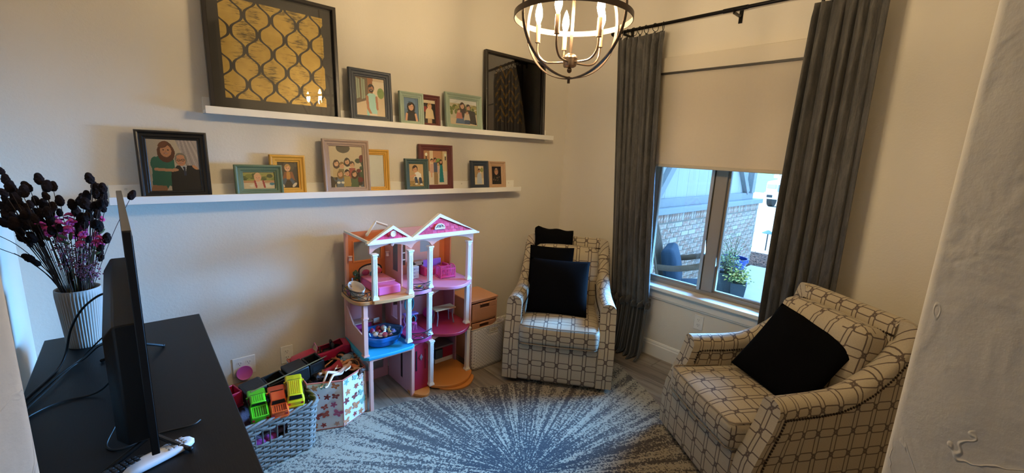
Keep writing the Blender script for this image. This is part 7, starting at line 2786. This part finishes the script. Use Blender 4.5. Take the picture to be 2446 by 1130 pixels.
# planters
def planter(name, label, loc, r0, r1, h, m, square, plants):
    t = thing(name, label, 'planter', loc, 0.3)
    if square:
        b = MB()
        for (s0, s1, z0, z1) in ((r0, r1, 0, h),):
            vs = [(-s0, -s0, 0), (s0, -s0, 0), (s0, s0, 0), (-s0, s0, 0), (-s1, -s1, h), (s1, -s1, h), (s1, s1, h), (-s1, s1, h)]
            i_ = s1 - 0.02
            vs += [(-i_, -i_, h), (i_, -i_, h), (i_, i_, h), (-i_, i_, h), (-i_, -i_, h - .06), (i_, -i_, h - .06), (i_, i_, h - .06), (-i_, i_, h - .06)]
            fs = [(3, 2, 1, 0)] + [(i, (i + 1) % 4, 4 + (i + 1) % 4, 4 + i) for i in range(4)] + [(4 + i, 4 + (i + 1) % 4, 8 + (i + 1) % 4, 8 + i) for i in range(4)] + [(8 + i, 8 + (i + 1) % 4, 12 + (i + 1) % 4, 12 + i) for i in range(4)] + [(12, 13, 14, 15)]
            b.add(vs, fs)
        b.build('pot', m, t, bevel=0.006)
    else:
        MB().lathe([(0, 0), (r0, 0), (r1 * .96, h * .86), (r1 * 1.06, h * .88), (r1 * 1.06, h), (r1 * .94, h), (r1 * .92, h - .06), (0, h - .06)], 26).build('pot', m, t)
    MB().cyl((0, 0, h - .055), (0, 0, h - .045), r1 * .9 if not square else r1 * .8, n=16).build('soil', mat('soil_dark', '3a2c22', 0.95), t)
    return t


def leafy(name, label, loc, h, spread, n, cols, seed, leaf=(0.035, 0.016), twigs=0, cat='plant'):
    rs = random.Random(seed)
    t = thing(name, label, cat, loc)
    stm = MB()
    ends = []
    for i in range(max(5, n // 14)):
        a = rs.uniform(0, 2 * PI)
        tip = Vector((spread * rs.uniform(.2, 1) * math.cos(a), spread * rs.uniform(.2, 1) * math.sin(a), h * rs.uniform(.5, 1)))
        stm.tube([(0, 0, -0.03), tip * .5 + Vector((0, 0, h * .12)), tip], [.006, .004, .002], 5, caps=False)
        ends.append(tip)
    stm.build('stems', mat('plant_stem', '5a5a3c', 0.8), t, fix=False)
    bs_ = [MB() for _ in cols]
    for i in range(n):
        e = ends[rs.randrange(len(ends))]
        p = e * rs.uniform(.35, 1.0) + Vector((rs.gauss(0, spread * .22), rs.gauss(0, spread * .22), rs.gauss(0, h * .07)))
        b = bs_[rs.randrange(len(cols))]
        M_ = Matrix.Translation(p) @ Matrix.Rotation(rs.uniform(0, 6.3), 4, 'Z') @ Matrix.Rotation(rs.uniform(-.9, .5), 4, 'Y')
        l, w_ = leaf[0] * rs.uniform(.7, 1.3), leaf[1] * rs.uniform(.7, 1.3)
        b.add([(0, 0, 0), (l * .5, w_, .006), (l, 0, -.004), (l * .5, -w_, .006), (l * .5, 0, -.004)], [(0, 1, 4), (1, 2, 4), (2, 3, 4), (3, 0, 4)], None, M_)
    for b, c in zip(bs_, cols):
        stuff(b.build('leaves', mat('leaf_' + c, c, 0.6), t, smooth=0, fix=False))
    return t


BPOT = mat('cobalt_glazed_pot', '1c3f9a', 0.25, coat=0.4)
DPOT = mat('charcoal_pot', '2c3f4c', 0.5, bump=0.1, bscale=60)
planter('blue_planter', 'large cobalt blue planter by the brick wall', (6.45, 2.30, GZ), 0.115, 0.19, 0.40, BPOT, False, None)
leafy('bare_shrub', 'sparse twiggy shrub in the cobalt blue planter', (6.45, 2.30, GZ + 0.37), 0.42, 0.24, 46, ['8a9a72', 'a59b7c'], 3)
planter('tall_dark_planter', 'tall dark square planter nearest the window mullion', (5.86, 2.150, GZ), 0.085, 0.105, 0.30, DPOT, True, None)
leafy('silver_green_plant', 'grey green plant filling the tall dark planter', (5.86, 2.150, GZ + 0.27), 0.36, 0.19, 320, ['8fa37e', 'b8c4a4', '728a66'], 5)
planter('short_dark_planter', 'short dark square planter with yellow flowers', (5.80, 1.955, GZ), 0.075, 0.095, 0.22, DPOT, True, None)
leafy('yellow_flowering_plant', 'yellow flowering plant spilling over the short planter', (5.80, 1.955, GZ + 0.19), 0.22, 0.21, 360, ['7f9a4a', '5d7d3c', 'c9c05a', 'd6cf86'], 8)
leafy('ground_cover', 'low pale ground cover at the edge of the mulch', (7.85, 1.85, GZ), 0.12, 0.35, 160, ['a8bba0', '8fa68a'], 9)

# path light in the gravel
pg = thing('path_light', 'small black path light in the bright driveway', 'lamp', (11.3, 3.34, GZ - 0.30))
MB().cyl((0, 0, 0), (0, 0, 0.42), 0.014, n=10).build('stake', BLKP, pg)
MB().lathe([(0, 0.50), (0.03, 0.49), (0.13, 0.43), (0.13, 0.42), (0.0, 0.43)], 20).build('shade', mat('path_light_shade', '4d6a78', 0.5), pg)

# pickup truck parked across the drive
tk = thing('pickup_truck', 'white pickup truck parked beyond the driveway', 'truck', (23.6, 6.15, GZ - 0.30), 0.0)
TWH = mat('truck_white', 'dfe3e4', 0.3, coat=0.4)
CHR = mat('truck_chrome', 'b8c0c6', 0.2, 0.9)
DKT = mat('truck_dark', '1d2022', 0.5)
def hull(rows, nm, m, bevel=0.03):
    vs, fs = [], []
    for x, w_, z0, z1 in rows:
        vs += [(x, -w_, z0), (x, w_, z0), (x, w_, z1), (x, -w_, z1)]
    for i in range(len(rows) - 1):
        for j in range(4):
            fs.append((i * 4 + j, i * 4 + (j + 1) % 4, (i + 1) * 4 + (j + 1) % 4, (i + 1) * 4 + j))
    fs += [(3, 2, 1, 0), tuple((len(rows) - 1) * 4 + j for j in range(4))]
    return MB().add(vs, fs).build(nm, m, tk, bevel=bevel)
hull([(-0.95, .94, .55, 1.16), (-0.75, .98, .45, 1.24), (0.4, 1.0, .42, 1.30), (3.2, 1.0, .42, 1.32), (5.0, 1.0, .45, 1.30)], 'body', TWH)
hull([(0.35, .92, 1.30, 1.32), (1.05, .80, 1.31, 1.95), (2.9, .78, 1.31, 1.98), (3.3, .90, 1.31, 1.36)], 'cab', TWH, 0.05)
MB().add([(0.42, -.80, 1.37), (0.42, .80, 1.37), (0.98, .70, 1.90), (0.98, -.70, 1.90)], [(0, 1, 2, 3)]).build('windscreen', DKT, tk, smooth=0, fix=False)
MB().box(-0.99, -0.955, -.46, .46, .78, 1.14).build('grille', CHR, tk, bevel=0.02)
for k_ in range(5):
    MB().box(-1.005, -0.992, -.42, .42, .82 + k_ * .06, .85 + k_ * .06).build('grille_bar', DKT, tk, smooth=0)
for s in (-1, 1):
    MB().box(-0.985, -0.93, s * .72 - .2, s * .72 + .2, .92, 1.12).build('headlight', mat('truck_lamp', 'a9c0cc', 0.1, coat=0.5), tk, bevel=0.02)
    MB().box(-1.075, -1.052, s * .72 - .12, s * .72 + .12, .50, .62).build('fog_lamp', DKT, tk, bevel=0.02)
    for x in (-0.05, 3.9):
        wgt = MB().cyl((x, s * .78, .40), (x, s * 1.01, .40), .40, n=26).build('wheel', DKT, tk)
        MB().cyl((x, s * 1.011, .40), (x, s * 1.03, .40), .22, n=18).build('rim', CHR, wgt)
MB().box(-1.05, -0.93, -.98, .98, .42, .74).build('front_bumper', TWH, tk, bevel=0.04)
for s in (-1, 1):
    MB().box(.75, .95, s * 1.12 - .10, s * 1.12 + .10, 1.36, 1.56).build('wing_mirror', TWH, tk, bevel=0.03)
